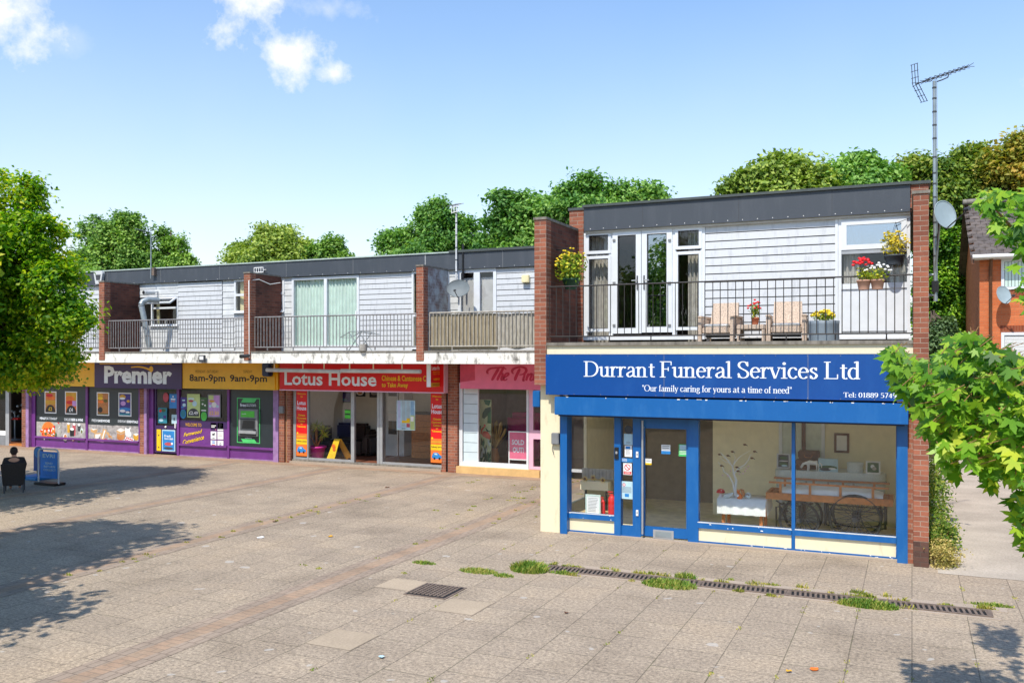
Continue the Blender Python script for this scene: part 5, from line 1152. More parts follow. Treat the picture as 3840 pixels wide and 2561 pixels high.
mb = MB(); V = []; n = 30
for i in range(n + 1):
    x = X1 + .01 + (X2 - X1 - .01) * i / n; y = Yr + .175 + .012 * math.sin(i * .9); V += [(x, y, 3.3 + .03 * math.sin(i)), (x, y + .01 * math.sin(i * 2), 3.7), (x, y, 4.17 + .012 * math.sin(i * 1.7))]
mb.idx(V, [(i * 3 + j, (i + 1) * 3 + j, (i + 1) * 3 + j + 1, i * 3 + j + 1) for i in range(n) for j in (0, 1)], M['net'], True); mb.build('net_panel', t)
# small fittings upstairs
t = thing('flue_pipe', 'bent pale grey flue pipe leaning against the railing of the left balcony', 'pipe', (W('3', 1185, 880, Yr + .3)[0], Yr + .3, 3.25))
q = lambda x, y, Y=Yr + .35: (W('3', x, y, Y)[0], Y, W('3', x, y, Y)[1])
mb = MB(); mb.tube([q(1200, 868), q(1185, 780), q(1160, 650), q(1140, 560), q(1132, 520)], .085, M['curtain_grey'] if False else M['steel'], 12); mb.build('duct', t)
mb = MB(); a = q(1132, 520); mb.tube([a, (a[0] + .0, a[1] + .05, a[2] + .1), (a[0] + .08, a[1] + .2, a[2] + .17), (a[0] + .2, a[1] + .5, a[2] + .16)], .09, M['steel'], 12); mb.build('elbow', t)
mb = MB(); 
for y in (528, 655, 770): c = q(1132 + (y - 520) * .2, y); mb.lathe([(.095, -.015), (.095, .015)], c, M['grey'], 14)
mb.build('joint_ring', t)
def camera_(c, x, y, Y, label, m, s=1.0):
    X, Z = W(c, x, y, Y); t = thing('security_camera', label, 'camera', (X, Y, Z), 'security cameras'); mb = MB(); mb.tube([(X, Y - .16 * s, Z), (X + .02, Y + .1 * s, Z + .02)], .05 * s, m, 12); mb.build('housing', t)
    mb = MB(); mb.tube([(X, Y - .168 * s, Z), (X, Y - .16 * s, Z)], .036 * s, M['black'], 12); mb.build('lens', t); mb = MB(); mb.tube([(X + .02, Y + .08 * s, Z + .02), (X + .03, Y + .2 * s, Z + .05 * s), (X + .03, Y + .28 * s, Z + .05 * s)], .02 * s, m, 6); mb.build('bracket', t)
camera_('3', 1200, 425, 21.05, 'pale bullet security camera above the opened flat window', M['white_dirty'], 1.5)
camera_('1', 1963, 185, Yr - .2, 'dark dome security camera below the middle brick wing pier', M['dgrey'], 1.1)
X, Z = W('3', 800, 300, Yu - .12); t = thing('alarm_box', 'white alarm box with dark grille on the charcoal fascia', 'alarm', (X, Yu - .1, Z)); mb = MB(); mb.prism([(-.2, .12), (-.12, -.22), (.12, -.22), (.2, .12), (.17, .2), (-.17, .2)], (X, Yu - .19, Z), (1, 0, 0), (0, 0, 1), .1, M['white_dirty']); mb.build('cover', t)
mb = MB(); mb.prism([(-.12, .08), (-.08, -.1), (.08, -.1), (.12, .08)], (X, Yu - .192, Z), (1, 0, 0), (0, 0, 1), 0, M['dgrey']); mb.build('grille', t)
X, Z = W('4', 2078, 420, Yu - .05); MB().rbox(X - .1, X + .1, Yu - .12, Yu - .012, Z - .1, Z + .1, mat('ivory_plastic', (238, 226, 180), .5), .015).build('vent_box', None, 'small ivory vent box on white weatherboards beside the tall brick wing wall', 'box')
X0, X1, Z0, Z1 = rect('1', 1595, 1642, 175, 230, Yr - .1); t = thing('floodlight', 'square dark floodlight on the stained white balcony beam', 'lamp', ((X0 + X1) / 2, Yr - .1, Z0)); mb = MB(); mb.rbox(X0, X1, Yr - .12, Yr - .06, Z0, Z1, M['dgrey'], .008); mb.tube([((X0 + X1) / 2, Yr - .06, Z0 + .06), ((X0 + X1) / 2, Yr + .0, Z0 + .04)], .02, M['dgrey'], 6); mb.build('housing', t)
mb = MB(); mb.box(X0 + .04, X1 - .04, Yr - .124, Yr - .12, Z0 + .07, Z1 - .03, M['paper']); mb.build('lens', t)
X, Z = W('4', 775, 1015, Yr); mb = MB(); mb.lathe([(.1, -.09), (.11, .06), (.11, .09)], (X, Yr + .0, 3.25 + .09), M['curtain_grey'], 16); mb.build('stone_pot', None, 'small pale stone pot at the balcony edge under the clothes airer', 'pot')
# clothes airer
X0 = W('4', 615, 910, 20.5)[0]; X1 = W('4', 855, 870, 20.5)[0]; ax = (X0 + X1) / 2; t = thing('clothes_airer', 'folding wire clothes airer standing on the middle balcony', 'clothes airer', (ax, 20.6, 3.25))
mb = MB(); wd = (X1 - X0) / 2
for y in (20.35, 20.85):
    for s in (-1, 1): mb.tube([(ax - s * wd * .45, y, 3.25), (ax + s * wd * .45, y, 3.78)], .012, M['steel'], 5)
mb.build('legs', t)
mb = MB()
for y in (20.35, 20.85): mb.tube([(X0, y, 3.62), (ax - .15, y, 3.78), (ax + .15, y, 3.78), (X1, y, 3.7)], .011, M['steel'], 5)
for k in range(9): f = k / 8; x = X0 + (X1 - X0) * f; z = 3.62 + .16 * min(1, f * 2.2) if f < .6 else 3.78 - .08 * (f - .6) / .4; mb.tube([(x, 20.35, z), (x, 20.85, z)], .006, M['steel'], 4)
mb.build('hanging_rack', t)
# rooftop aerials
X, Z0 = W('4', 1520, 440, 21.2); Zt = P(1717, 800, 21.2)[1]; t = thing('television_aerial', 'white taped pole with small square aerial behind the whitewashed wing wall', 'aerial', (X, 21.2, Z0), 'roof aerials')
mb = MB(); mb.tube([(X, 21.2, Z0 - .4), (X, 21.2, Zt)], .026, M['white_dirty'], 8); mb.build('mast', t); mb = MB()
for k in range(6): z = Z0 + .25 + k * .33; mb.tube([(X, 21.2, z - .012), (X, 21.2, z + .012)], .032, M['dgrey'], 8)
mb.tube([(X + .17, 21.26, Z0 - .3), (X + .17, 21.26, Z0 + 1.0)], .03, M['black'], 6); mb.build('cable', t)
mb = MB()
for z in (Zt + .02, Zt + .16): mb.tube([(X - .14, 21.2, z), (X + .18, 21.0, z)], .012, M['paper'], 5)
for k in range(4): f = k / 3; mb.tube([(X - .14 + .32 * f, 21.2 - .2 * f, Zt), (X - .14 + .32 * f, 21.2 - .2 * f, Zt + .18)], .01, M['paper'], 5); mb.tube([(X - .14 + .32 * f - .1, 21.15 - .2 * f, Zt + .2), (X - .14 + .32 * f + .12, 21.25 - .2 * f, Zt + .22)], .008, M['grey'], 5)
mb.build('elements', t)
X, Z0 = P(566, 1045, Yu - .2); Zt = P(566, 872, Yu - .2)[1]; t = thing('television_aerial', 'thin pole aerial with slanting boom above the left balcony', 'aerial', (X, Yu - .2, Z0), 'roof aerials')
mb = MB(); mb.tube([(X, Yu - .2, Z0), (X, Yu - .2, Zt)], .018, M['steel'], 6); mb.box(X + .02, X + .12, Yu - .19, Yu - .08, Z0 + .1, Z0 + .34, M['iron']); mb.build('mast', t); mb = MB(); e = P(506, 858, Yu - .6); mb.tube([(X, Yu - .2, Zt), (e[0], Yu - .6, e[1])], .01, M['steel'], 5)
for k in range(7): f = .1 + k / 7 * .9; c = Vector((X, Yu - .2, Zt)).lerp(Vector((e[0], Yu - .6, e[1])), f); mb.tube([c - Vector((.08, -.12, 0)), c + Vector((.08, -.12, 0))], .006, M['steel'], 4)
mb.build('boom', t)
X, Z = P(970, 1013, Yu - .15); t = thing('loft_aerial', 'small flat white aerial fixed to the charcoal fascia', 'aerial', (X, Yu - .15, Z), 'roof aerials'); mb = MB()
for z in (-.07, .07): mb.tube([(X - .17, Yu - .15, Z + z), (X + .17, Yu - .15, Z + z)], .014, M['paper'], 5)
for k in range(5): mb.tube([(X - .17 + .085 * k, Yu - .15, Z - .07), (X - .17 + .085 * k, Yu - .15, Z + .07)], .012, M['paper'], 5)
mb.tube([(X + .17, Yu - .15, Z), (X + .28, Yu - .15, Z)], .008, M['paper'], 5); mb.tube([(X + .08, Yu - .15, Z - .07), (X + .08, Yu - .1, Z - .2)], .01, M['paper'], 5); mb.build('elements', t)
mb = MB(); a = W('3', 2028, 640, Yr + .1); b_ = W('3', 2030, 320, Yr + .1); mb.tube([(w2[1] - .02, Yr - .05, 3.05), (w2[1] - .03, Yr - .05, 5.25), (w2[1] + .03, Yr + .3, 5.3), (w2[1] + .02, Yr + .8, 5.2), (w2[1] + .02, Yu - .1, 5.28)], .012, M['paper'], 5); mb.build('cable', None, 'white cable running down and along the middle brick wing wall', 'cable')

# ---------------------------------------------------------------- ground floor of the terrace
S1 = lambda x, Y=Ys: W('1', x, 700, Y)[0]
S2 = lambda x, Y=Ys: W('2', x, 700, Y)[0]
def pier(X0, X1, Y0, m, name, z1=2.92, d=.35, z0=0): return MB().box(X0, X1, Y0, Y0 + d, z0, z1, m).build(name, tr)
pier(S1(200), S1(232), Ys - .12, M['brick'], 'brick_pier'); pier(S1(233), S1(256), Ys - .13, M['purple_pale'], 'purple_post', 2.4)
pier(S1(1140), S1(1176), Ys - .1, M['brick'], 'brick_pier'); pier(S1(1177), S1(1198), Ys - .12, M['purple_pale'], 'purple_post', 2.4)
pier(S1(2210), S1(2251), Ys - .12, M['purple_pale'], 'purple_post', 2.3)
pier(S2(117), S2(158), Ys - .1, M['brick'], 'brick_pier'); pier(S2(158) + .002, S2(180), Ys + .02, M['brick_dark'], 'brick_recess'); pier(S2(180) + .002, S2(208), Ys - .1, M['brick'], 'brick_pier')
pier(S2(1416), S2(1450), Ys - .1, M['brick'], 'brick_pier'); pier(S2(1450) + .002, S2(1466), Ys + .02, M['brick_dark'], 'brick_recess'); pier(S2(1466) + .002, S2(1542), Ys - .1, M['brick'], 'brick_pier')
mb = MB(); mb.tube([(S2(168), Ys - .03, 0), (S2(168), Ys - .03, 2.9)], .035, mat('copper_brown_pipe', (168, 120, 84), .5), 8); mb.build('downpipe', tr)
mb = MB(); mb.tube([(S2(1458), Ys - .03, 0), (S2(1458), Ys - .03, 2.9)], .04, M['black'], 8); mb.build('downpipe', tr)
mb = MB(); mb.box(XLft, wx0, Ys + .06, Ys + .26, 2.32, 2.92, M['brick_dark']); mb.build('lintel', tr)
# --- far left shop
mb = MB(); mb.box(S1(44), S1(72), Ys, Ys + .08, 0, 2.4, M['alu']); mb.box(S1(174), S1(199), Ys, Ys + .08, 0, 2.4, M['dgrey']); mb.box(S1(-300), S1(44), Ys, Ys + .08, 0, .35, M['grey']); mb.box(S1(-300), S1(44), Ys, Ys + .06, .35, .5, M['paper']); mb.box(S1(-300), S1(174), Ys, Ys + .08, 2.3, 2.4, M['alu']); o = mb.build('shopfront_frame', tr)
pane(S1(-300), S1(44), .5, 2.3, Ys + .03, o)
mb = MB(); mb.box(S1(72), S1(174), Ys, Ys + .3, .0, .06, M['wood']); mb.build('doorstep', tr)
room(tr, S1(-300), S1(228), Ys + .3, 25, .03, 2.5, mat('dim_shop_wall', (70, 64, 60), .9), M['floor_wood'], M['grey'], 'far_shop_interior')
t = thing('display_stand', 'dark chrome stand with shiny ornaments inside the far left shop doorway', 'stand', (S1(120, 22.4), 22.4, .04)); mb = MB(); X = S1(120, 22.4)
for k in range(14): a = 2 * math.pi * k / 14; mb.ball((X + .3 * math.cos(a), 22.4 + .2 * math.sin(a), 1.1 + .25 * math.sin(a * 2.3)), .05, M['steel'], 8)
mb.build('ornaments', t); mb = MB(); mb.tube([(X, 22.4, .04), (X, 22.4, 1.1)], .03, M['steel'], 8); mb.lathe([(.3, 0), (.28, .03), (.03, .06)], (X, 22.4, .04), M['steel'], 16); mb.box(X - .28, X + .28, 22.3, 22.5, .8, .86, M['red']); mb.build('pole', t)
# --- purple convenience shop
z1_ = lambda x, y, Y=Ys: W('1', x, y, Y)[1]
pst = [(256, 285), (689, 706), (1114, 1130), (1198, 1232), (1421, 1438), (1824, 1841), (2204, 2212)]
mb = MB()
for a, b in pst: mb.box(S1(a), S1(b), Ys - .02, Ys + .08, 0, 2.36, M['purple'])
for a, b in ((285, 689), (706, 1114), (1438, 1824), (1841, 2204)):
    mb.box(S1(a), S1(b), Ys + .01, Ys + .08, 0, .33, M['purple']); mb.box(S1(a), S1(b), Ys - .05, Ys + .08, .33, .39, M['purple']); mb.box(S1(a), S1(b), Ys + .0, Ys + .08, 0, .035, M['purple_pale'])
mb.build('shopfront_frame', tr)
def panel(x0, x1, zb, zt, m, name): MB().box(S1(x0), S1(x1), Ys + .02, Ys + .06, zb, zt, M[m]).build(name, tr)
panel(285, 689, .39, 2.36, 'charcoal_panel', 'window_panel'); panel(706, 1114, .39, 2.36, 'charcoal_panel', 'window_panel'); panel(1841, 2204, .39, 2.36, 'charcoal_panel', 'window_panel')
zt_ = z1_(1630, 700)
panel(1438, 1824, .39, zt_, 'purple', 'window_panel'); o = pane(S1(1438), S1(1824), zt_, 2.36, Ys + .03, tr)
mb = MB(); mb.box(S1(1438), S1(1824), Ys + .012, Ys + .018, zt_ - .22, zt_, M['purple_dark']); mb.build('panel_band', tr)
mb = MB(); zl = z1_(1330, 740); X0, X1 = S1(1234), S1(1420); mb.box(X0, X1, Ys + .02, Ys + .07, .06, zl, M['purple_dark']); mb.box(X0, X0 + .07, Ys + .02, Ys + .07, zl, 2.3, M['purple_dark']); mb.box(X1 - .07, X1, Ys + .02, Ys + .07, zl, 2.3, M['purple_dark']); mb.box(X0 + .07, X1 - .07, Ys + .02, Ys + .07, 2.18, 2.3, M['purple_dark']); d = mb.build('shop_door', tr); pane(X0 + .07, X1 - .07, zl, 2.18, Ys + .04, d)
mb = MB(); mb.box(X1 - .08, X1 - .04, Ys - .03, Ys + .02, zl - .06, zl + .1, M['paper']); mb.ball((S1(1328), Ys - .0, zl - .04), .035, M['paper'], 8); mb.build('door_handle', d)
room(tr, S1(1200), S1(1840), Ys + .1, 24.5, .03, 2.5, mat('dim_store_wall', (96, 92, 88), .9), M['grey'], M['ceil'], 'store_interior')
# store signboard (three boards on one sign)
Yg_ = 20.93
st = thing('store_sign', 'yellow and purple convenience store signboard with opening hours and large white letters', 'sign', (W('1', 1100, 340, Yg_)[0], Yg_, 2.4))
sz0, sz1 = W('1', 1110, 434, Yg_)[1], 2.914
X0, Xa, Xb, X1 = (W('1', x, 340, Yg_)[0] for x in (120, 763, 1462, 2203))
MB().box(X0, Xa, Yg_, Yg_ + .22, sz0, sz1, M['yellow_sign']).build('board', st); mb = MB(); mb.box(Xb, X1 - .0, Yg_, Yg_ + .22, sz0, sz1, M['yellow_sign']); mb.box(X1, W('1', 2240, 340, Yg_ + .1)[0], Yg_ + .03, Yg_ + .2, sz0 + .01, sz1, M['yellow_sign']); mb.build('board', st)
MB().box(Xa + .002, Xb - .002, Yg_ - .03, Yg_ + .22, sz0 - .03, sz1, M['purple_dark']).build('board', st)
yl = Yg_ - .034
def tx(mb, c, s, x0, x1, y0, y1, Y, m, b=.0, sh=0.0, rot=0.0):
    X0, X1, Z0, Z1 = rect(c, x0, x1, y0, y1, Y); text_fit(mb, s, X0, X1, Z0, Z1, Y, M[m], b, shear=sh, rot=rot)
mb = MB(); tx(mb, '1', 'Premier', 835, 1378, 262, 405, yl, 'letter', .042); mb.build('lettering', st)
mb = MB(); X0, X1, Z0, Z1 = rect('1', 1165, 1235, 262, 305, yl); mb.quad(X0, X1, Z0 - .01, Z1, yl - .001, M['purple_dark']); q = [W('1', x, y, yl - .002) for x, y in spline([(1050, 272), (1110, 268), (1165, 278), (1210, 296)], 6)]
ribbon(mb, q, lambda dx, dy, t: .035 + .03 * t, lambda p: (p[0], yl - .002, p[1]), M['yellow_sign']); X, Z = W('1', 1212, 287, yl); mb.ell(X, Z, .085, .095, yl - .0025, M['yellow_sign'], 20); X0, X1, Z0, Z1 = rect('1', 798, 1375, 240, 248, yl); mb.quad(X0, X1, Z0, Z1, yl - .001, M['yellow_sign']); mb.build('emblem', st)
mb = MB(); yk = Yg_ - .004; M['ink'] = mat('dark_brown_ink', (52, 40, 30), .6); M['ink2'] = mat('faded_ink', (150, 112, 26), .6)
tx(mb, '1', '8am-9pm', 1518, 1805, 328, 402, yk, 'ink', .02); tx(mb, '1', '9am-9pm', 1842, 2140, 332, 405, yk, 'ink', .02); tx(mb, '1', 'MONDAY - SATURDAY', 1567, 1752, 294, 318, yk, 'ink2'); tx(mb, '1', 'SUNDAY', 1950, 2022, 294, 318, yk, 'ink2'); tx(mb, '1', 'Fernwood', 290, 600, 285, 330, yk, 'ink2'); tx(mb, '1', 'Convenience', 240, 595, 352, 396, yk, 'ink2'); mb.build('lettering', st)
# posters on the charcoal panels
Yp = Ys + .016
def poster(x0, x1, y0, y1, label, bits, bg, border='paper', group='posters in the purple shop front', c='D', Y=None):
    Y = Y or Yp; X0, X1, Z0, Z1 = rect(c, x0, x1, y0, y1, Y); t = thing('poster', label, 'poster', ((X0 + X1) / 2, Y, Z0), group); mb = MB(); mb.box(X0, X1, Y - .006, Y + .002, Z0, Z1, M[border]); mb.build('border', t)
    b = .035; mb = MB(); f = lambda a: X0 + b + (X1 - X0 - 2 * b) * a; g_ = lambda a: Z0 + b + (Z1 - Z0 - 2 * b) * a; mb.quad(f(0), f(1), g_(0), g_(1), Y - .0065, M[bg])
    for i, bt in enumerate(bits):
        yy = Y - .007 - .0004 * i
        if bt[0] == 'r': mb.quad(f(bt[1]), f(bt[2]), g_(bt[3]), g_(bt[4]), yy, M[bt[5]])
        elif bt[0] == 'e':
            n = 22; mb.face([(min(f(1), max(f(0), f(bt[1]) + bt[3] * (X1 - X0) * math.cos(2 * math.pi * k / n))), yy, min(g_(1), max(g_(0), g_(bt[2]) + bt[4] * (Z1 - Z0) * math.sin(2 * math.pi * k / n)))) for k in range(n)], M[bt[5]])
        elif bt[0] == 't': text_fit(mb, bt[1], f(bt[2]), f(bt[3]), g_(bt[4]), g_(bt[5]), yy, M[bt[6]], .02)
    mb.build('picture', t); return t
M['gold'] = mat('mustard', (214, 160, 40), .6); M['tan'] = mat('tan', (196, 132, 70), .6); M['lilac'] = mat('lilac', (200, 150, 210), .6); M['violet'] = mat('violet', (70, 50, 130), .6); M['crust'] = mat('bread_crust', (206, 160, 104), .7); M['ham'] = mat('dark_pink', (190, 80, 90), .7); M['slate'] = mat('weathered_board', (176, 170, 168), .8, .35, 9); M['olive'] = mat('olive', (110, 100, 40), .7); M['teal'] = mat('teal', (40, 130, 150), .6)
poster(198, 428, 90, 520, 'tall poster with a dark dome price badge, leftmost under the tree branch', [('r', 0, 1, .4, .6, 'gold'), ('e', .5, .72, .4, .1, 'orange'), ('e', .4, .85, .3, .08, 'red'), ('e', .5, .0, .42, .34, 'ink'), ('t', '£2', .32, .66, .08, .26, 'yellow')], 'tan')
poster(598, 834, 92, 540, 'tall orange poster with white price four in a dark dome badge', [('r', 0, 1, .62, 1, 'gold'), ('e', .35, .7, .4, .12, 'orange'), ('e', .4, .52, .3, .08, 'red'), ('r', .62, 1, .35, .6, 'lilac'), ('e', .52, .0, .42, .34, 'black'), ('t', '£4', .32, .68, .07, .27, 'paper')], 'orange')
poster(1220, 1462, 108, 565, 'tall mustard brown poster with round snack pictures', [('e', .25, .88, .24, .1, 'gold'), ('e', .25, .76, .22, .06, 'yellow'), ('e', .3, .6, .24, .07, 'orange'), ('e', .75, .65, .18, .07, 'olive'), ('e', .25, .22, .2, .12, 'ink'), ('e', .7, .3, .2, .12, 'tan'), ('r', .0, 1, .0, .06, 'olive')], 'wood')
poster(1645, 1897, 117, 580, 'tall violet and blue poster with white badges', [('e', .3, .85, .24, .1, 'gold'), ('e', .28, .78, .22, .05, 'paper'), ('e', .35, .55, .2, .1, 'lilac'), ('e', .8, .66, .12, .06, 'gold'), ('e', .5, .28, .45, .08, 'midblue'), ('e', .3, .2, .22, .06, 'paper'), ('e', .75, .14, .16, .05, 'paper'), ('r', 0, 1, 0, .1, 'teal')], 'violet')
def food(x0, x1, y0, y1, label, caption, cx0, cx1, cy0, cy1, draw, bg='slate'):
    X0, X1, Z0, Z1 = rect('D', x0, x1, y0, y1, Yp); t = thing('food_poster', label, 'poster', ((X0 + X1) / 2, Yp, Z0), 'food pictures along the purple shop front'); mb = MB(); mb.box(X0, X1, Yp - .004, Yp + .002, Z0, Z1, M[bg])
    mb.build('backing', t); mb = MB(); i = [0]
    def E(x, y, rx, ry, m, rot=0):
        i[0] += 1; X, Z = W('D', x, y, Yp); s = .00172; n = 20; c_, s_ = math.cos(R(rot)), math.sin(R(rot))
        mb.face([(min(X1, max(X0, X + s * (rx * math.cos(2 * math.pi * k / n) * c_ - ry * math.sin(2 * math.pi * k / n) * s_))), Yp - .0045 - .0002 * i[0], min(Z1, max(Z0, Z + s * (rx * math.cos(2 * math.pi * k / n) * s_ + ry * math.sin(2 * math.pi * k / n) * c_)))) for k in range(n)], M[m])
    def Pg(p, m): i[0] += 1; mb.face([(lambda a: (a[0], Yp - .0045 - .0002 * i[0], a[1]))(W('D', x, y, Yp)) for x, y in p[::-1]], M[m])
    draw(E, Pg); mb.build('picture', t)
    mb = MB(); X0, X1, Z0, Z1 = rect('D', cx0, cx1, cy0, cy1, Yp); a, b = caption[:2]; wa = (X1 - X0) * len(a) / (len(a) + len(b) * 1.15)
    if caption[2]: text_fit(mb, a, X0, X0 + wa * .96, Z0, Z1, Yp - .003, M['letter'], .03); text_fit(mb, b, X0 + wa, X1, Z0, Z1, Yp - .003, M['letter'], .0)
    else: text_fit(mb, a, X0, X0 + wa * .94, Z0, Z1, Yp - .003, M['letter'], .0); text_fit(mb, b, X0 + wa, X1, Z0, Z1, Yp - .003, M['letter'], .03)
    mb.build('lettering', t)
def pizza(E, Pg):
    E(270, 890, 205, 225, 'crust'); E(270, 890, 188, 206, 'orange'); rr = random.Random(3)
    for k in range(46): a = rr.uniform(0, 6.28); q = rr.uniform(0, 175) ** 1; E(270 + q * math.cos(a), 890 + q * 1.08 * math.sin(a), rr.uniform(14, 30), rr.uniform(12, 26), rr.choice(['red', 'red', 'paper', 'gold', 'orange', 'cloth', 'dgreen', 'red']), rr.uniform(0, 90))
    Pg([(300, 900), (440, 972), (436, 982), (298, 912)], 'ink'); E(470, 705, 32, 14, 'red', -30); E(490, 800, 30, 8, 'paper', 40)
def drinks(E, Pg):
    for x, y0, y1, wd, m in ((665, 720, 900, 28, 'gold'), (775, 735, 960, 32, 'ham'), (735, 830, 970, 48, 'black'), (872, 745, 870, 34, 'dgrey')): Pg([(x - wd, y0), (x + wd, y0), (x + wd * .8, y1), (x - wd * .8, y1)], m); E(x, y0, wd * 1.1, 26, 'paper')
    E(925, 865, 40, 55, 'curtain_green'); E(925, 880, 24, 34, 'olive'); E(600, 990, 62, 70, 'cushion'); E(605, 985, 42, 50, 'tan'); E(755, 1040, 40, 30, 'ham'); E(750, 1045, 18, 14, 'paper'); E(870, 1075, 36, 22, 'dgrey'); E(610, 1080, 40, 14, 'black')
def sandwiches(E, Pg):
    Pg([(1105, 815), (1235, 828), (1230, 880), (1180, 915), (1100, 880)], 'crust'); Pg([(1105, 815), (1235, 828), (1150, 850)], 'cushion'); Pg([(1180, 905), (1310, 900), (1330, 940), (1200, 1020), (1170, 980)], 'crust'); Pg([(1190, 930), (1300, 925), (1250, 1010), (1190, 1005)], 'cushion')
    Pg([(1345, 820), (1415, 845), (1360, 1040), (1295, 1030)], 'crust'); Pg([(1365, 850), (1390, 855), (1340, 1020), (1318, 1015)], 'cushion'); E(1440, 920, 50, 28, 'crust', -30); E(1470, 975, 34, 26, 'tan'); E(1395, 1040, 46, 30, 'ham'); Pg([(1200, 1040), (1370, 1075), (1340, 1092), (1190, 1060)], 'lilac'); E(1510, 990, 14, 34, 'crust', 30)
def essentials(E, Pg):
    Pg([(1605, 850), (1690, 805), (1780, 850), (1775, 900), (1690, 930), (1610, 890)], 'crust'); Pg([(1605, 850), (1690, 805), (1780, 850), (1695, 890)], 'cushion'); Pg([(1615, 905), (1690, 940), (1770, 910), (1760, 1020), (1690, 1065), (1615, 1020)], 'tan'); Pg([(1620, 960), (1690, 995), (1690, 1060), (1618, 1020)], 'wood')
    Pg([(1780, 800), (1885, 800), (1870, 860), (1900, 940), (1880, 980), (1790, 960), (1775, 880)], 'paper'); E(1828, 800, 44, 22, 'grey'); Pg([(1790, 970), (1950, 1020), (1920, 1110), (1765, 1040)], 'paper')
    for k in range(4): E(1810 + k * 34, 1000 + k * 13, 20, 16, 'red'); E(1790 + k * 34, 1035 + k * 14, 20, 16, 'ham')
    Pg([(1935, 930), (1990, 905), (2040, 930), (2040, 1030), (1990, 1055), (1940, 1020)], 'gold'); Pg([(1935, 930), (1990, 905), (2040, 930), (1990, 965)], 'cushion')
food(40, 520, 690, 1085, 'picture of a whole pizza on the purple shop front', ('MEALS ', 'FOR TONIGHT', True), 103, 442, 598, 645, pizza, 'curtain_grey')
food(522, 1005, 705, 1100, 'picture of beer and wine glasses on the purple shop front', ('CHILLED ', 'BEER & WINE', False), 580, 948, 620, 672, drinks)
food(1050, 1560, 750, 1140, 'picture of cut sandwiches on the purple shop front', ('FRESH ', 'SANDWICHES', False), 1122, 1474, 640, 690, sandwiches)
food(1562, 2045, 765, 1165, 'picture of bread, milk and eggs on the purple shop front', ('EVERYDAY ', 'ESSENTIALS', False), 1634, 2028, 658, 706, essentials)
# right half: door stickers, window posters, welcome panel, cash machine
Ye = Ys + .012
gd = 'stickers on the purple shop door and window'
poster(208, 424, 790, 1140, 'blue poster with white words on the lower half of the purple door', [('r', 0, 1, .84, 1, 'midblue'), ('t', 'Fresh', .15, .7, .68, .8, 'paper'), ('t', 'Snow deals', .15, .9, .55, .66, 'paper'), ('e', .5, .32, .3, .08, 'ham'), ('e', .8, .35, .08, .05, 'paper'), ('e', .5, .1, .35, .06, 'dgrey')], 'midblue', 'paleblue', gd, 'E', Ye)
poster(122, 190, 782, 1130, 'narrow yellow strip poster on the lower purple door', [('e', .5, .75, .15, .04, 'ink'), ('e', .5, .12, .15, .04, 'ink')], 'yellow', 'yellow', gd, 'E', Ye)
poster(330, 450, 205, 440, 'blue poster on the glass of the purple door', [('t', '1', .4, .6, .8, .95, 'paper'), ('r', .1, .9, .6, .72, 'paper'), ('r', .15, .85, .45, .52, 'orange')], 'midblue', 'midblue', gd, 'E', Ye)
X, Z = W('E', 268, 262, Ye); mb = MB(); mb.ell(X, Z, .12, .15, Ye, M['ham'], 24, .004); mb.build('round_sticker', None, 'round pink sticker on the purple shop door glass', 'sticker', gd)
poster(148, 290, 430, 680, 'patchwork of red and green stickers low on the purple door glass', [('e', .2, .85, .15, .1, 'red'), ('e', .65, .9, .25, .12, 'dgreen'), ('r', .6, 1, .3, .5, 'violet'), ('e', .3, .15, .25, .1, 'paleblue')], 'teal', 'teal', gd, 'E', Ye)
poster(366, 450, 540, 690, 'pale grey arched sticker in the corner of the purple door glass', [('e', .5, .5, .12, .2, 'dgrey')], 'paleblue', 'paleblue', gd, 'E', Ye)
M['lime_paper'] = mat('lime_paper', (196, 214, 140), .6)
poster(618, 828, 205, 588, 'pale green price poster with a grey dome badge in the purple shop window', [('e', .3, .82, .25, .06, 'curtain_green'), ('e', .28, .72, .2, .05, 'ham'), ('e', .6, .6, .18, .12, 'paleblue'), ('e', .5, .0, .48, .34, 'dgrey'), ('t', '£2.49', .1, .9, .08, .24, 'paper')], 'lime_paper', 'lime_paper', gd, 'E', Ye)
poster(955, 1165, 210, 590, 'grey violet price poster with yellow figures in the purple shop window', [('r', .0, .45, .8, 1, 'lime_paper'), ('e', .3, .72, .22, .05, 'gold'), ('e', .5, .55, .2, .12, 'cushion'), ('e', .15, .48, .1, .06, 'paleblue'), ('e', .8, .48, .12, .06, 'paleblue'), ('t', '£2.50', .08, .92, .07, .25, 'yellow')], 'lilac', 'grey', gd, 'E', Ye)
poster(832, 948, 260, 500, 'dark green poster between two price posters in the purple shop window', [('e', .3, .55, .12, .06, 'paper'), ('e', .75, .45, .12, .06, 'paper'), ('r', .05, .95, 0, .08, 'paper'), ('r', .05, .6, .82, .88, 'curtain_grey')], 'dgreen', 'dgreen', gd, 'E', Ye)
poster(512, 612, 260, 460, 'dark blue poster at the left edge of the purple shop window', [('r', .15, .8, .75, .88, 'paleblue'), ('e', .65, .35, .3, .14, 'paleblue'), ('r', 0, .5, .05, .2, 'midblue')], 'violet', 'violet', gd, 'E', Ye)
for x, y, m, l in ((552, 530, 'midblue', 'round blue sticker at the lower left of the purple shop window'), (890, 568, 'mint', 'round green sticker below the dark poster in the purple shop window')):
    X, Z = W('E', x, y, Ye); t = thing('round_sticker', l, 'sticker', (X, Ye, Z), gd); mb = MB(); mb.ell(X, Z, .12, .15, Ye, M[m], 24, .004); mb.ell(X, Z, .095, .12, Ye - .001, M['teal' if m == 'midblue' else 'green'], 24); mb.build('disc', t)
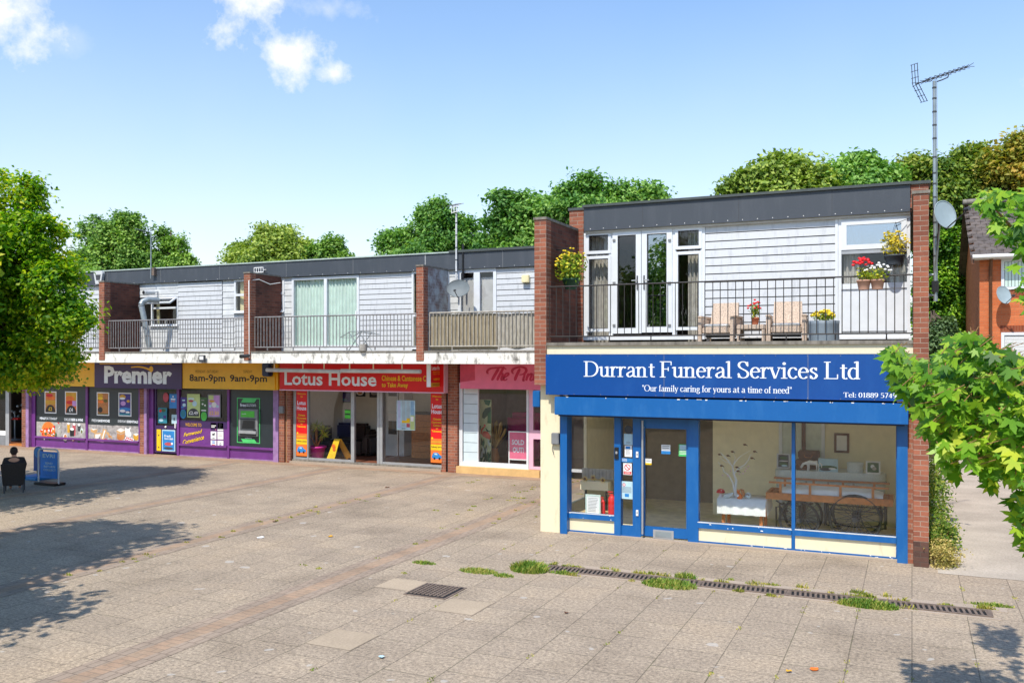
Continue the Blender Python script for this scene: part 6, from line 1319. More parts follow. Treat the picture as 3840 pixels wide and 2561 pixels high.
wp = thing('welcome_lettering', 'yellow welcome words and brush written shop name on the purple window panel', 'lettering', (W('E', 700, 860, Ye)[0], Ye, 1.2))
mb = MB(); tx(mb, 'E', 'WELCOME TO', 588, 850, 682, 735, Ye - .004, 'gold', .01); tx(mb, 'E', 'Fernwood', 560, 862, 770, 910, Ye - .004, 'yellow', .02, .3, .22); tx(mb, 'E', 'Convenience', 545, 892, 885, 1040, Ye - .004, 'yellow', .02, .25, .2); mb.build('letters', wp)
for i, (x0, x1, y0, y1, l, bits, bg) in enumerate((
    (1002, 1098, 678, 800, 'dark violet payment card, top left of six on the purple panel', [('r', .1, .9, .6, .7, 'paper'), ('r', .1, .7, .4, .5, 'paper'), ('e', .85, .12, .08, .06, 'pink_sign')], 'purple_dark'),
    (1112, 1208, 678, 805, 'grey card with a dark letter P, top right of six on the purple panel', [('t', 'P', .28, .72, .25, .9, 'black'), ('r', 0, 1, 0, .14, 'paper')], 'grey'),
    (1002, 1095, 816, 942, 'white card with a dark emblem, middle left of six on the purple panel', [('e', .45, .6, .2, .15, 'dgrey'), ('e', .7, .7, .08, .2, 'grey'), ('r', .3, .7, .1, .2, 'grey')], 'paper'),
    (1112, 1208, 818, 945, 'white card with grey lettering, middle right of six on the purple panel', [('l', 2, .1, .9, .65, .3, 'curtain_grey')], 'paper'),
    (1002, 1095, 962, 1085, 'white card with red and orange circles, lower left of six on the purple panel', [('r', .25, .75, .8, .92, 'midblue'), ('r', .25, .75, .6, .72, 'midblue'), ('e', .38, .32, .2, .16, 'red'), ('e', .62, .32, .2, .16, 'orange')], 'paper'),
    (1112, 1208, 966, 1090, 'white card with green base and dark figure, lower right of six on the purple panel', [('r', .2, .8, .05, .28, 'green'), ('e', .5, .5, .14, .25, 'dgrey'), ('e', .5, .55, .07, .15, 'paper')], 'paper'))):
    notice('E', x0, x1, y0, y1, Ye, l, bits, 'card', 'payment_card', bg, 'payment cards on the purple panel')
# cash machine
X0, X1, Z0, Z1 = rect('E', 1428, 1802, 270, 1008, Ys - .0); cm = thing('cash_machine', 'grey cash machine in a bright green outlined surround on the charcoal panel', 'cash machine', ((X0 + X1) / 2, Ys, Z0))
mb = MB(); b = .025; Yc_ = Ys + .012
mb.box(X0, X0 + b, Yc_ - .004, Yc_ + .006, Z0, Z1, M['mint']); mb.box(X1 - b, X1, Yc_ - .004, Yc_ + .006, Z0, Z1, M['mint']); mb.box(X0 + b, X1 - b, Yc_ - .004, Yc_ + .006, Z0, Z0 + b, M['mint']); mb.box(X0 + b, X1 - b, Yc_ - .004, Yc_ + .006, Z1 - b, Z1, M['mint'])
wd = X1 - X0
for za, zb_ in ((Z1 - b - .001, Z1 - .14), (Z0 + b + .001, Z0 + .13)): mb.face([(X0 + wd * .27, Yc_ - .005, za), (X0 + wd * .86, Yc_ - .005, za), (X0 + wd * .76, Yc_ - .005, zb_), (X0 + wd * .17, Yc_ - .005, zb_)][:: (1 if za < zb_ else -1)], M['mint'])
mb.build('green_outline', cm)
mb = MB(); tx(mb, 'E', 'free', 1482, 1575, 358, 412, Yc_ - .004, 'letter', .02); tx(mb, 'E', 'cash withdrawals', 1580, 1742, 368, 386, Yc_ - .004, 'letter', .02); tx(mb, 'E', 'balance enquiries', 1580, 1742, 394, 412, Yc_ - .004, 'letter', .02); tx(mb, 'E', 'cashzone', 1560, 1670, 915, 935, Yc_ - .004, 'letter', .02); mb.build('lettering', cm)
a0, a1, c0_, c1_ = rect('E', 1452, 1768, 452, 895, Ys - .06)
mb = MB(); mb.rbox(a0, a1, Ys - .06, Ys + .01, c0_, c1_, M['grey'], .012); mb.build('body', cm)
mb = MB(); H_ = c1_ - c0_; mb.box(a0 + .1, a1 - .12, Ys - .066, Ys - .06, c1_ - .3 * H_, c1_ - .07 * H_, M['green']); text_fit(mb, 'cash', a0 + .14, a0 + .3, c1_ - .2 * H_, c1_ - .15 * H_, Ys - .068, M['paper']); mb.build('header_panel', cm)
mb = MB(); mb.box(a0 + .08, a1 - .08, Ys - .064, Ys - .06, c0_ + .22 * H_, c1_ - .34 * H_, M['dgrey']); mb.face([(a0 + .14, Ys - .068, c0_ + .28 * H_), (a1 - .12, Ys - .068, c0_ + .28 * H_), (a1 - .12, Ys - .075, c1_ - .42 * H_), (a0 + .2, Ys - .075, c1_ - .42 * H_)], M['black']); mb.build('screen', cm)
mb = MB(); mb.box(a0 + .04, a1 - .04, Ys - .1, Ys - .06, c0_ + .1 * H_, c0_ + .2 * H_, M['alu']); mb.box(a0 + .05, a1 - .05, Ys - .075, Ys - .06, c0_ + .03 * H_, c0_ + .07 * H_, M['black']); mb.box(a1 - .16, a1 - .05, Ys - .075, Ys - .06, c0_ + .21 * H_, c0_ + .26 * H_, M['black']); mb.build('keypad_shelf', cm)
for i, (x, y) in enumerate(((2140, 290),)):
    X, Z = W('1', x, y, Yg_ - .12); mb = MB(); mb.rbox(X - .14, X + .14, Yg_ - .2, Yg_, Z - .2, Z + .2, mat('navy_plastic', (30, 44, 80), .4), .03); mb.tube([(X + .1, Yg_ - .1, Z + .1), (X + .3, Yg_ - .14, Z + .2)], .03, M['dgrey'], 6); mb.build('bracket_lamp', None, 'navy blue lamp bracket at the right end of the yellow shop hours board', 'lamp')
X, Z = W('2', 118, 612, Ys - .15); MB().rbox(X - .07, X + .1, Ys - .2, Ys - .12, Z - .1, Z + .1, M['grey'], .01).build('key_box', None, 'small grey key box on the pale purple post', 'box')

# ================================================================ red take-away shop
F_ = lambda x, Y=Ys: W('F', x, 600, Y)[0]
zF = lambda x, y, Y=Ys: W('F', x, y, Y)[1]
zfl = zF(1200, 1165); zfl = max(.1, zfl)
mb = MB(); mb.box(F_(62), F_(2208), Ys - .14, Ys + .1, 0, zfl - .05, M['haunch']); mb.build('shop_step', tr)
mb = MB(); mb.box(F_(75), F_(2205), Ys - .05, Ys + .1, zfl - .049, zfl, M['coping']); mb.build('shop_sill', tr)
mb = MB()
for a, b in ((78, 115), (272, 292), (897, 945), (1268, 1300), (1303, 1345), (2205, 2215)): mb.box(F_(a), F_(b), Ys - .01, Ys + .08, zfl + .001, 2.36, M['alu'])
for a, b in ((115, 897), (1345, 2205)): mb.box(F_(a), F_(b), Ys, Ys + .07, zfl + .001, zfl + .06, M['alu'])
mb.box(F_(78), F_(2208), Ys, Ys + .07, 2.34, 2.42, M['alu']); mb.build('shopfront_frame', tr)
pane(F_(292), F_(897), zfl + .06, 2.34, Ys + .03, tr); pane(F_(1345), F_(2030), zfl + .06, 2.34, Ys + .03, tr)
# opened door leaf folded back inside
mb = MB(); xd = F_(1330); Yd0 = Ys + .12
for y in (Yd0, Yd0 + .72): mb.box(xd - .02, xd + .02, y, y + .06, zfl + .01, 2.3, M['alu'])
mb.box(xd - .02, xd + .02, Yd0 + .06, Yd0 + .72, zfl + .01, zfl + .14, M['alu']); mb.box(xd - .02, xd + .02, Yd0 + .06, Yd0 + .72, 2.2, 2.3, M['alu']); d = mb.build('shop_door', tr); mb = MB(); mb.box(xd - .004, xd + .004, Yd0 + .06, Yd0 + .72, zfl + .14, 2.2, M['glass']); mb.build('pane', d)
mb = MB(); mb.tube([(xd + .03, Yd0 + .6, 1.0), (xd + .08, Yd0 + .6, 1.05), (xd + .08, Yd0 + .6, 1.45), (xd + .03, Yd0 + .6, 1.5)], .015, M['alu'], 6); mb.build('door_handle', d)
Ybk = 23.7; wl_ = mat('pale_shop_wall', (222, 218, 208), .85, .04)
X0r, X1r = F_(80), F_(2330)
room(tr, X0r, X1r, Ys + .09, Ybk, zfl - .02, 2.62, wl_, M['floor_wood'], M['ceil'], 'takeaway_interior')
# sofa along the back
def Bx(x, Y): return W('F', x, 700, Y)[0]
Yso = 22.75; X0, X1 = Bx(400, Yso), Bx(1170, Yso); zs = zfl - .015
t = thing('corner_sofa', 'dark brown leather sofa inside the red take-away', 'sofa', ((X0 + X1) / 2, Yso + .4, zs))
MB().rbox(X0, X1 - .3, Yso, Yso + .9, zs + .02, zs + .42, M['sofa'], .05).build('seat', t); MB().rbox(X0, X1 - .55, Yso + .62, Yso + .92, zs + .424, zs + .92, M['sofa'], .07).build('backrest', t)
MB().rbox(X1 - .295, X1, Yso - .05, Yso + .9, zs + .02, zs + .62, M['sofa'], .08).build('arm', t); MB().rbox(X1 - .54, X1 - .3, Yso + .5, Yso + .9, zs + .43, zs + .75, M['sofa'], .06).build('cushion', t)
mb = MB(); Xl = X0r + .02; mb.rbox(Xl, Xl + .85, Ys + .9, Yso - .01, zs + .02, zs + .42, M['sofa'], .05); mb.rbox(Xl, Xl + .28, Ys + .9, Yso - .01, zs + .425, zs + .9, M['sofa'], .06); mb.build('side_seat', t)
mb = MB(); a, b, c_, d_ = rect('F', 1585, 1760, 120, 960, Ybk - .05); mb.box(a - .4, b, Ybk - .5, Ybk - .02, zs, 2.3, M['white']); mb.box(b - .55, b - .2, Ybk - .51, Ybk - .5, 1.9, 2.2, M['dgrey']); mb.box(b - .55, b - .2, Ybk - .51, Ybk - .5, .75, 1.15, M['dgrey']); mb.build('tall_cabinet', None, 'tall white cabinet with dark openings inside the red take-away', 'cabinet')
X0, X1 = Bx(1755, 23.0), X1r - .01; zc_ = zF(1900, 470, 23.0); t = thing('shop_counter', 'wood boarded counter inside the red take-away', 'counter', ((X0 + X1) / 2, 23.2, zs)); mb = MB(); n = 7
for k in range(n): z = zs + (zc_ - zs) * k / n; mb.box(X0, X1, 23.0 + .004 * (k % 2), 23.5, z, z + (zc_ - zs) / n - .006, M['wood'])
mb.build('front_boards', t); MB().box(X0 - .04, X1, 22.95, 23.6, zc_, zc_ + .05, M['dgrey']).build('worktop', t)
def wall_pic(x0, x1, y0, y1, label, bits, bg, Y=Ybk - .03): return poster(x0, x1, y0, y1, label, bits, bg, 'dgrey', 'pictures on the back wall of the red take-away', 'F', Y)
wall_pic(655, 895, 150, 300, 'dark blue framed picture on the back wall of the take-away', [('r', .1, .9, .4, .7, 'violet'), ('r', .2, .8, .15, .3, 'teal')], 'violet')
wall_pic(355, 610, 140, 285, 'pale framed picture with a grey shape on the take-away wall', [('e', .5, .5, .3, .2, 'grey')], 'cushion')
wall_pic(950, 1100, 110, 215, 'dark picture with a white plate of food on the take-away wall', [('e', .5, .55, .36, .36, 'cushion'), ('e', .5, .55, .22, .22, 'tan')], 'black')
wall_pic(1160, 1290, 110, 228, 'grey picture of noodles on the take-away wall', [('e', .5, .5, .35, .2, 'curtain_grey'), ('e', .6, .7, .3, .15, 'grey')], 'dgrey')
Yf = Ys + .022
notice('F', 808, 888, 400, 532, Yf, 'bright green hygiene notice on the take-away window', [('r', .05, .95, .42, .58, 'black'), ('r', .0, 1, .93, 1, 'black'), ('r', 0, 1, 0, .06, 'black')], 'notice', bg='green')
notice('F', 1545, 1808, 268, 692, Yf, 'large pale menu poster with yellow blocks on the take-away window', [('l', 34, .05, .22, .97, .05, 'lilac'), ('l', 34, .28, .48, .97, .1, 'curtain_grey'), ('l', 30, .53, .72, .97, .2, 'curtain_grey'), ('l', 24, .76, .95, .97, .5, 'midblue'), ('r', .28, .55, .24, .32, 'yellow'), ('r', .54, .72, .24, .4, 'yellow'), ('r', .74, .98, .02, .5, 'lime_paper'), ('r', .76, .92, .3, .46, 'paper'), ('r', .54, .72, .1, .22, 'ham'), ('r', .28, .48, .04, .06, 'black')], 'menu', 'menu_poster', 'paleblue')
def banner(x0, x1, y0, y1, Y, label, s):
    X0, X1, Z0, Z1 = rect('F', x0, x1, y0, y1, Y); t = thing('banner', label, 'banner', ((X0 + X1) / 2, Y, Z0), 'tall red banners beside the take-away window'); mb = MB(); mb.box(X0, X1, Y, Y + .008, Z0, Z1, M['red_sign']); H = Z1 - Z0; f = lambda a: X0 + (X1 - X0) * a; g = lambda b: Z1 - H * b
    mb.quad(f(0), f(1), g(.74), g(.655), Y - .001, M['orange']); mb.quad(f(0), f(1), g(.82), g(.74), Y - .0015, M['yellow']); mb.quad(f(0), f(1), g(1), g(.82), Y - .001, M['orange']); mb.quad(f(.05), f(.95), g(.715), g(.69), Y - .002, M['gold']); mb.build('sheet', t)
    mb = MB(); ty = Y - .003
    for w_, a, b, p, q, m in (('Welcome', .1, .9, .062, .035, 'yellow'), ('to', .4, .6, .105, .08, 'yellow'), ('Lotus', .1, .88, .22, .155, 'letter'), ('House', .06, .94, .3, .235, 'letter'), ('Chinese', .18, .82, .39, .36, 'yellow'), ('Cantonese', .07, .93, .435, .405, 'yellow'), ('Cuisine', .2, .8, .48, .45, 'yellow'), ('to', .42, .58, .52, .5, 'yellow'), ('Takeaway', .08, .92, .57, .535, 'yellow'), ('Delivery service', .04, .96, .795, .76, 'ink')): text_fit(mb, w_, f(a), f(b), g(p), g(q), ty, M[m], .02)
    mb.build('lettering', t)
    mb = MB(); cy = .9; cc = lambda pts: mb.face([(f(a), ty - .0005, g(b)) for a, b in pts], M['midblue'])
    mb.face([(f(a), ty, g(b)) for a, b in ((.08, .93), (.3, .95), (.9, .935), (.92, .905), (.75, .89), (.55, .855), (.25, .855), (.12, .89))], M['midblue']); mb.face([(f(a), ty - .001, g(b)) for a, b in ((.3, .885), (.55, .89), (.5, .865), (.3, .865))], M['paleblue'])
    for a in (.3, .7): mb.ell(f(a), g(.94), .03, .035, ty - .002, M['black'], 12)
    mb.ell(f(.12), g(.65), .03, .03, ty, M['yellow'], 12); mb.build('blue_car_picture', t)
banner(118, 270, 130, 1060, Ys - .02, 'tall red banner with a blue car picture at the left end of the take-away window', 0)
banner(2030, 2208, 165, 1155, Ys - .025, 'tall red banner with a blue car picture at the right end of the take-away window', 1)
# pot plant and wet floor sign
X = F_(405, 21.75); zp = zfl - .018
t = thing('potted_yucca', 'spiky yucca in a magenta pot inside the take-away window', 'potted plant', (X, 21.75, zp)); mb = MB(); mb.lathe([(.2, 0), (.26, .3), (.3, .31), (.3, .36), (.26, .36), (.24, .3), (0, .3)], (X, 21.75, zp), M['pinkpot'], 22); mb.build('pot', t)
mb = MB(); tips = []
for a, b, h in ((-.28, 0, .75), (-.12, .1, .85), (.05, -.05, .95), (.22, .05, .85), (.3, -.05, .7)): mb.tube([(X, 21.75, zp + .3), (X + a * .4, 21.75 + b * .4, zp + .5), (X + a, 21.75 + b, zp + h)], [.03, .022, .018], M['tan'], 6, False); tips.append((X + a, 21.75 + b, zp + h))
mb.build('stems', t); V = []
for tp_ in tips:
    for k in range(34): d = unit(RNG.normal(size=3) + np.array([0, 0, .5])); s_ = unit(np.cross(d, RNG.normal(size=3))); p = np.array(tp_); l = RNG.uniform(.16, .3); V += [p - s_ * .012, p + s_ * .012, p + d * l * .6 + s_ * .014, p + d * l]
leaf_mesh('foliage', np.array(V), 4, M['leaf_pot'], t)
X0, X1 = F_(568, 21.5), F_(830, 21.5); zt_ = zF(700, 818, 21.5); t = thing('wet_floor_sign', 'yellow folding wet floor sign inside the take-away window', 'sign', ((X0 + X1) / 2, 21.5, zp))
ap0, ap1 = F_(655, 21.5), F_(740, 21.5)
w_ = F_(682, 21.5) - X0
mb = MB(); y0 = 21.4
A1 = [(X0, y0, zp), (X0 + w_ * .28, y0, zp), (X0 + w_ * .34, y0, zp + .05), (X0 + w_ * .66, y0, zp + .05), (X0 + w_ * .72, y0, zp), (X0 + w_, y0, zp), (ap1 - .02, y0 + .12, zt_), (ap0, y0 + .12, zt_)]; mb.face(A1, M['yellow']); mb.face([(x, y + .02, z) for x, y, z in A1[::-1]], M['yellow']); mb.build('front_panel', t)
mb = MB(); B1 = [(F_(720, 21.5), y0 + .45, zp), (F_(745, 21.5), y0 + .45, zp), (F_(765, 21.5), y0 + .43, zp + .05), (F_(790, 21.5), y0 + .43, zp + .05), (F_(800, 21.5), y0 + .45, zp), (X1, y0 + .45, zp), (ap1 + .02, y0 + .13, zt_), (ap0 + .06, y0 + .13, zt_)]; mb.face(B1, M['gold']); mb.face([(x, y + .02, z) for x, y, z in B1[::-1]], M['gold']); mb.build('rear_panel', t)
mb = MB(); xm = (X0 + X0 + w_ + ap0 + ap1) / 4
for dx, dz, r in ((.0, .42, .06), (.02, .32, .05)): mb.face([(xm + dx + r * math.cos(a), y0 + .045 + .12 * 0, zp + dz + r * math.sin(a)) for a in [2 * math.pi * k / 14 for k in range(14)]], M['orange'])
mb.build('warning_symbol', t)
# red sign, tubes, projecting sign
Yq = 20.88; X0, X1 = W('2', 105, 360, Yq)[0], W('2', 1420, 370, Yq)[0]; Zt = 2.9; Zb = W('2', 760, 460, Yq)[1]
t = thing('takeaway_sign', 'long red take-away signboard with large white condensed letters and yellow words', 'sign', ((X0 + X1) / 2, Yq, Zb)); mb = MB(); mb.box(X0, X1, Yq, Yq + .25, Zb, Zt, M['red_sign']); mb.build('board', t)
mb = MB(); mb.box(X0 - .0, X1 + .01, Yq - .015, Yq + .25, Zb - .03, Zb - .001, M['pink_pale']); mb.box(X1 + .001, X1 + .02, Yq - .01, Yq + .2, Zb, Zt, M['pink_pale']); mb.build('trim', t)
mb = MB(); tx(mb, '2', 'Lotus House', 142, 880, 312, 420, Yq - .004, 'letter', .022); tx(mb, '2', 'Chinese & Cantonese C', 922, 1278, 338, 382, Yq - .004, 'yellow', .02); tx(mb, '2', 'to Take Away', 922, 1132, 395, 442, Yq - .004, 'yellow', .02); mb.build('lettering', t)
gt = 'fluorescent tubes over the red sign'
for x0, x1, lab, br_ in ((0, 592, 'left fluorescent tube light hanging from the balcony beam over the red sign', (62, 290, 460)), (598, 1235, 'right fluorescent tube light hanging from the balcony beam over the red sign', (665, 855, 1085))):
    A_ = W('2', x0, 293 if x0 < 100 else 300, 20.35); B_ = W('2', x1, 306, 20.35); t = thing('tube_light', lab, 'lamp', ((A_[0] + B_[0]) / 2, 20.35, A_[1]), gt); mb = MB(); mb.tube([(A_[0], 20.35, A_[1]), (B_[0], 20.35, B_[1])], .055, M['white_dirty'], 10); mb.build('tube', t); mb = MB()
    for x in br_: X = W('2', x, 280, 20.35)[0]; mb.tube([(X, 20.35, A_[1] + .04), (X, 20.35, 2.93)], .018, M['cream_in'], 6)
    mb.build('hanger', t)
Xp0, Xp1 = W('2', 1282, 340, 20.4)[0], W('2', 1314, 340, 20.4)[0]; Zt = W('2', 1300, 246, 20.4)[1]; Zb = W('2', 1300, 430, 20.4)[1]; Yp1 = 21.1; Zt = min(Zt, 2.9)
t = thing('projecting_sign', 'red double sided sign with yellow foot projecting from the take-away front', 'sign', ((Xp0 + Xp1) / 2, 20.75, Zb)); mb = MB(); mb.box(Xp0, Xp1, 20.4, Yp1, Zb, Zt, M['paper']); mb.build('case', t)
mb = MB(); H = Zt - Zb; xs_ = Xp1 + .003
mb.face([(xs_, 20.41, Zb + .18 * H), (xs_, Yp1, Zb + .18 * H), (xs_, Yp1, Zt), (xs_, 20.41, Zt)], M['red_sign']); mb.face([(xs_, 20.41, Zb), (xs_, Yp1, Zb), (xs_, Yp1, Zb + .18 * H), (xs_, 20.41, Zb + .18 * H)], M['gold']); mb.build('face_panel', t)
mb = MB(); kw_ = dict(O=(xs_ + .003, 20.41, Zb), U=(0, 1, 0), V=(0, 0, 1)); Lg = Yp1 - 20.41
for s_, a, b, p, q, m, bo in (('Lotus House', .05, .95, .74, .92, 'letter', .03), ('Chinese & Cantonese', .15, .88, .62, .69, 'yellow', .01), ('Cuisine to Takeaway', .15, .85, .52, .59, 'yellow', .01), ('01889 575', .2, .75, .28, .38, 'yellow', .02), ('Delivery service', .15, .85, .05, .13, 'ink', .01)): text_fit(mb, s_, a * Lg, b * Lg, p * H, q * H, 0, M[m], bo, **kw_)
mb.build('lettering', t)

# ================================================================ pink shop
Hx = lambda x, Y=Ys: W('H', x, 900, Y)[0]
zH = lambda x, y, Y=Ys: W('H', x, y, Y)[1]
Yk = 20.95; X0 = Hx(85, Yk); X1 = XRgt; Zb = zH(550, 432, Yk); t = thing('pink_sign', 'pink shop signboard with deep pink brush script partly behind the brick wing', 'sign', ((X0 + X1) / 2, Yk, Zb)); MB().box(X0, X1, Yk, Yk + .2, Zb, 2.905, M['pink_sign']).build('board', t)
mb = MB(); a_, b_ = Hx(272, Yk), zH(170, 330, Yk); mb.face([(X0 + .003, Yk - .002, Zb + .17), (a_, Yk - .002, Zb + .23), (a_ - .01, Yk - .002, 2.9), (X0 + .003, Yk - .002, 2.9)], mat('worn_pink_patch', (210, 70, 100), .5)); mb.build('patched_corner', t)
mb = MB(); yb = Yk - .005; k = M['pink_script']
for pts, w_ in ((((440, 238), (424, 222), (432, 195), (470, 172), (540, 164), (610, 160), (664, 182)), .07), (((572, 165), (545, 210), (510, 270), (480, 322)), .085), (((634, 148), (600, 215), (565, 280), (548, 322)), .075), (((556, 290), (585, 248), (612, 236), (616, 252), (600, 296), (606, 318), (622, 310)), .06), (((622, 296), (662, 272), (690, 248), (684, 230), (656, 240), (634, 276), (630, 312), (652, 318), (676, 300)), .06),
    (((752, 238), (736, 215), (745, 185), (790, 162), (850, 153), (900, 170), (912, 205), (880, 240), (826, 252)), .075), (((834, 172), (808, 225), (785, 275), (768, 325)), .085), (((898, 232), (880, 290), (874, 322), (892, 318)), .065), (((940, 232), (920, 290), (912, 325)), .065), (((922, 290), (958, 246), (980, 238), (978, 262), (962, 305), (972, 322), (992, 310)), .06), (((1050, 150), (1020, 240), (998, 325)), .07), (((1085, 240), (1030, 275), (1070, 322)), .06)): brush(mb, 'H', pts, yb, w_, k)
mb.build('lettering', t)
mb = MB(); wf = M['white']; zs2 = zH(500, 1410); zsb = zH(500, 1352); mb.box(Hx(60), Hx(1100), Ys - .12, Ys + .1, 0, zs2, mat('sandy_step', (216, 178, 120), .85, .1)); mb.build('shop_step', tr)
mb = MB(); mb.box(Hx(78), Hx(118), Ys - .02, Ys + .08, zs2 + .001, 2.4, wf); mb.box(Hx(918), Hx(945), Ys - .02, Ys + .08, zs2 + .001, 2.4, wf); mb.box(Hx(118), Hx(918), Ys - .015, Ys + .08, zs2 + .001, zsb, wf); mb.box(Hx(118), Hx(918), Ys - .01, Ys + .08, 2.36, 2.42, wf); sf = mb.build('shopfront_frame', tr)
pane(Hx(312), Hx(918), zsb, 2.36, Ys + .03, sf)
mb = MB(); X0, X1 = Hx(126), Hx(302); n = 8
for i in range(n): z = zsb + (2.36 - zsb) * i / n; mb.box(X0, X1, Ys + .01, Ys + .05, z, z + (2.36 - zsb) / n - .012, mat('pale_blue_white_panel', (206, 222, 228), .4, .05))
mb.box(X0, X1, Ys + .04, Ys + .07, zsb, 2.36, M['grey']); mb.box(Hx(303), Hx(314), Ys + .0, Ys + .07, zsb, 2.36, wf); mb.build('slatted_panel', sf)
mb = MB(); pp = M['pink_pale']; xa1, xa2 = Hx(948), Hx(948) + .85; mb.box(xa1, xa1 + .12, Ys - .01, Ys + .06, zs2 + .01, 2.4, pp); mb.box(xa2, xa2 + .12, Ys - .01, Ys + .06, zs2 + .01, 2.4, pp); mb.box(xa1 + .12, xa2, Ys - .01, Ys + .06, zs2 + .01, zH(1030, 1400), pp); mb.box(xa1 + .12, xa2, Ys - .01, Ys + .06, zH(1030, 1055), zH(1030, 945), pp); mb.box(xa1 + .12, xa2, Ys - .01, Ys + .06, 2.3, 2.4, pp); d = mb.build('shop_door', tr); pane(xa1 + .12, xa2, zH(1030, 1400), zH(1030, 1055), Ys + .02, d); pane(xa1 + .12, xa2, zH(1030, 945), 2.3, Ys + .02, d)
mb = MB(); frame_rect(mb, xa2 + .125, XRgt - .02, zs2 + .001, 2.42, Ys - .015, .07, wf, .09); o = mb.build('shopfront_frame', tr); pane(xa2 + .195, XRgt - .09, zs2 + .07, 2.35, Ys + .03, o)
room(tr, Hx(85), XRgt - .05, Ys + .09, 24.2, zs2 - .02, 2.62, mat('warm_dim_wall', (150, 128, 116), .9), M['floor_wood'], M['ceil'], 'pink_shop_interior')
# mural panel
Ym_ = 21.9; X0, X1, Z0, Z1 = rect('H', 325, 472, 560, 1360, Ym_); t = thing('mural_panel', 'painted panel of a flamingo among green jungle leaves inside the pink shop', 'mural', ((X0 + X1) / 2, Ym_, zs2)); MB().box(X0, X1, Ym_, Ym_ + .03, zs2, Z1, mat('pale_lime_paint', (214, 230, 178), .7)).build('board', t)
M['jungle'] = mat('jungle_green', (26, 120, 74), .6); M['jungle2'] = mat('deep_jungle_green', (20, 84, 58), .6); M['coral'] = mat('coral_pink', (236, 120, 96), .6)
mb = MB(); mi_ = [0]
def mpoly(p, m): mi_[0] += 1; mb.face([(min(X1, max(X0, W('H', x, y, Ym_)[0])), Ym_ - .002 - .0003 * mi_[0], W('H', x, y, Ym_)[1]) for x, y in p[::-1]], M[m])
mpoly([(380, 565), (470, 570), (450, 640), (400, 620)], 'jungle'); mpoly([(360, 790), (365, 730), (400, 670), (470, 650), (472, 700), (430, 760), (385, 800)], 'jungle2'); mpoly([(430, 740), (472, 700), (472, 860), (425, 855)], 'jungle'); mpoly([(325, 900), (345, 880), (340, 930), (325, 960)], 'jungle2'); mpoly([(400, 910), (440, 950), (472, 960), (420, 960)], 'jungle2')
mpoly([(355, 990), (380, 955), (430, 960), (472, 1020), (472, 1065), (420, 1045), (370, 1020)], 'coral'); mpoly([(340, 985), (345, 930), (385, 895), (380, 872), (400, 870), (408, 892), (395, 905), (365, 945), (362, 985), (380, 1010)], 'coral')
for k_ in range(26): rr = random.Random(k_); x, y = rr.uniform(330, 465), rr.uniform(1070, 1345); a = rr.uniform(-1, 1); mpoly([(x - 16, y + 30), (x + a * 20 - 10, y - 20), (x + a * 30, y - 70), (x + a * 20 + 14, y - 15), (x + 14, y + 26)], rr.choice(['jungle', 'jungle2', 'jungle', 'curtain_green', 'dgreen']))
mb.build('painting', t)
t = thing('hanging_garland', 'dark green leaf garland round a doorway inside the pink shop', 'garland', (Hx(600, 24.0), 24.0, 1.0)); pts = []
for x, y in ((490, 840), (500, 740), (520, 660), (590, 610), (660, 590), (700, 620), (700, 700), (700, 800), (705, 900)): X, Z = W('H', x, y, 24.0); pts.append((X, 24.45, Z))
q = np.array(pts); c = np.concatenate([q[i] + (q[i + 1] - q[i]) * RNG.uniform(0, 1, (60, 1)) + RNG.normal(0, .06, (60, 3)) for i in range(len(q) - 1)]); M['leaf_dark'] = foliage('dark_leaves', [(.2, rgb(24, 60, 36)), (.8, rgb(44, 110, 60))], .2); leaf_mesh('leaves', leaf_quads(c, .16, .1), 4, M['leaf_dark'], t)
mb = MB(); mb.tube(pts, .015, M['stem'], 5); mb.build('wire', t)
X0, X1, Z0, Z1 = rect('H', 690, 918, 958, 1318, 21.55); X1 = X0 + .6; t = thing('sold_out_board', 'pink pavement board with white sold out lettering inside the pink shop window', 'sign', ((X0 + X1) / 2, 21.55, zs2 - .018)); mb = MB(); frame_rect(mb, X0, X1, Z0, Z1, 21.55, .03, M['paper'], .03); mb.box(X0, X0 + .03, 21.55, 21.58, zs2 - .018, Z0, M['paper']); mb.box(X1 - .03, X1, 21.55, 21.58, zs2 - .018, Z0, M['paper']); mb.build('frame', t); MB().box(X0 + .03, X1 - .03, 21.56, 21.575, Z0 + .03, Z1 - .03, M['pink_sign']).build('panel', t); mb = MB(); tx(mb, 'H', 'SOLD', 732, 885, 1062, 1128, 21.556, 'letter', .03); tx(mb, 'H', 'OUT!', 742, 880, 1155, 1225, 21.556, 'letter', .03); mb.build('lettering', t)
X = Hx(850, 23.2); MB().rbox(X - .5, X + .7, 23.2, 23.9, .1, 1.5, mat('magenta_fabric', (190, 30, 110), .8), .15).build('draped_stand', None, 'stand draped in magenta fabric at the back of the pink shop', 'stand')
X, Z = Hx(520, 22.3), zs2 - .018; t = thing('dried_grass_vase', 'vase of dry tan grasses beside the flamingo panel', 'vase', (X, 22.3, Z)); mb = MB(); mb.lathe([(.1, 0), (.14, .15), (.08, .35), (.1, .4)], (X, 22.3, Z), M['tan'], 14); mb.build('vase', t); V = []
for k_ in range(60): d = unit(np.array([random.gauss(0, .35), random.gauss(0, .3), 1])); s_ = unit(np.cross(d, RNG.normal(size=3))); p = np.array([X, 22.3, Z + .38]); l = random.uniform(.35, .75); V += [p - s_ * .01, p + s_ * .01, p + d * l + s_ * .03, p + d * l * 1.1 - s_ * .02]
M['dry'] = foliage('dry_grass', [(.2, rgb(150, 120, 60)), (.8, rgb(214, 186, 110))], .2); leaf_mesh('grasses', np.array(V), 4, M['dry'], t)

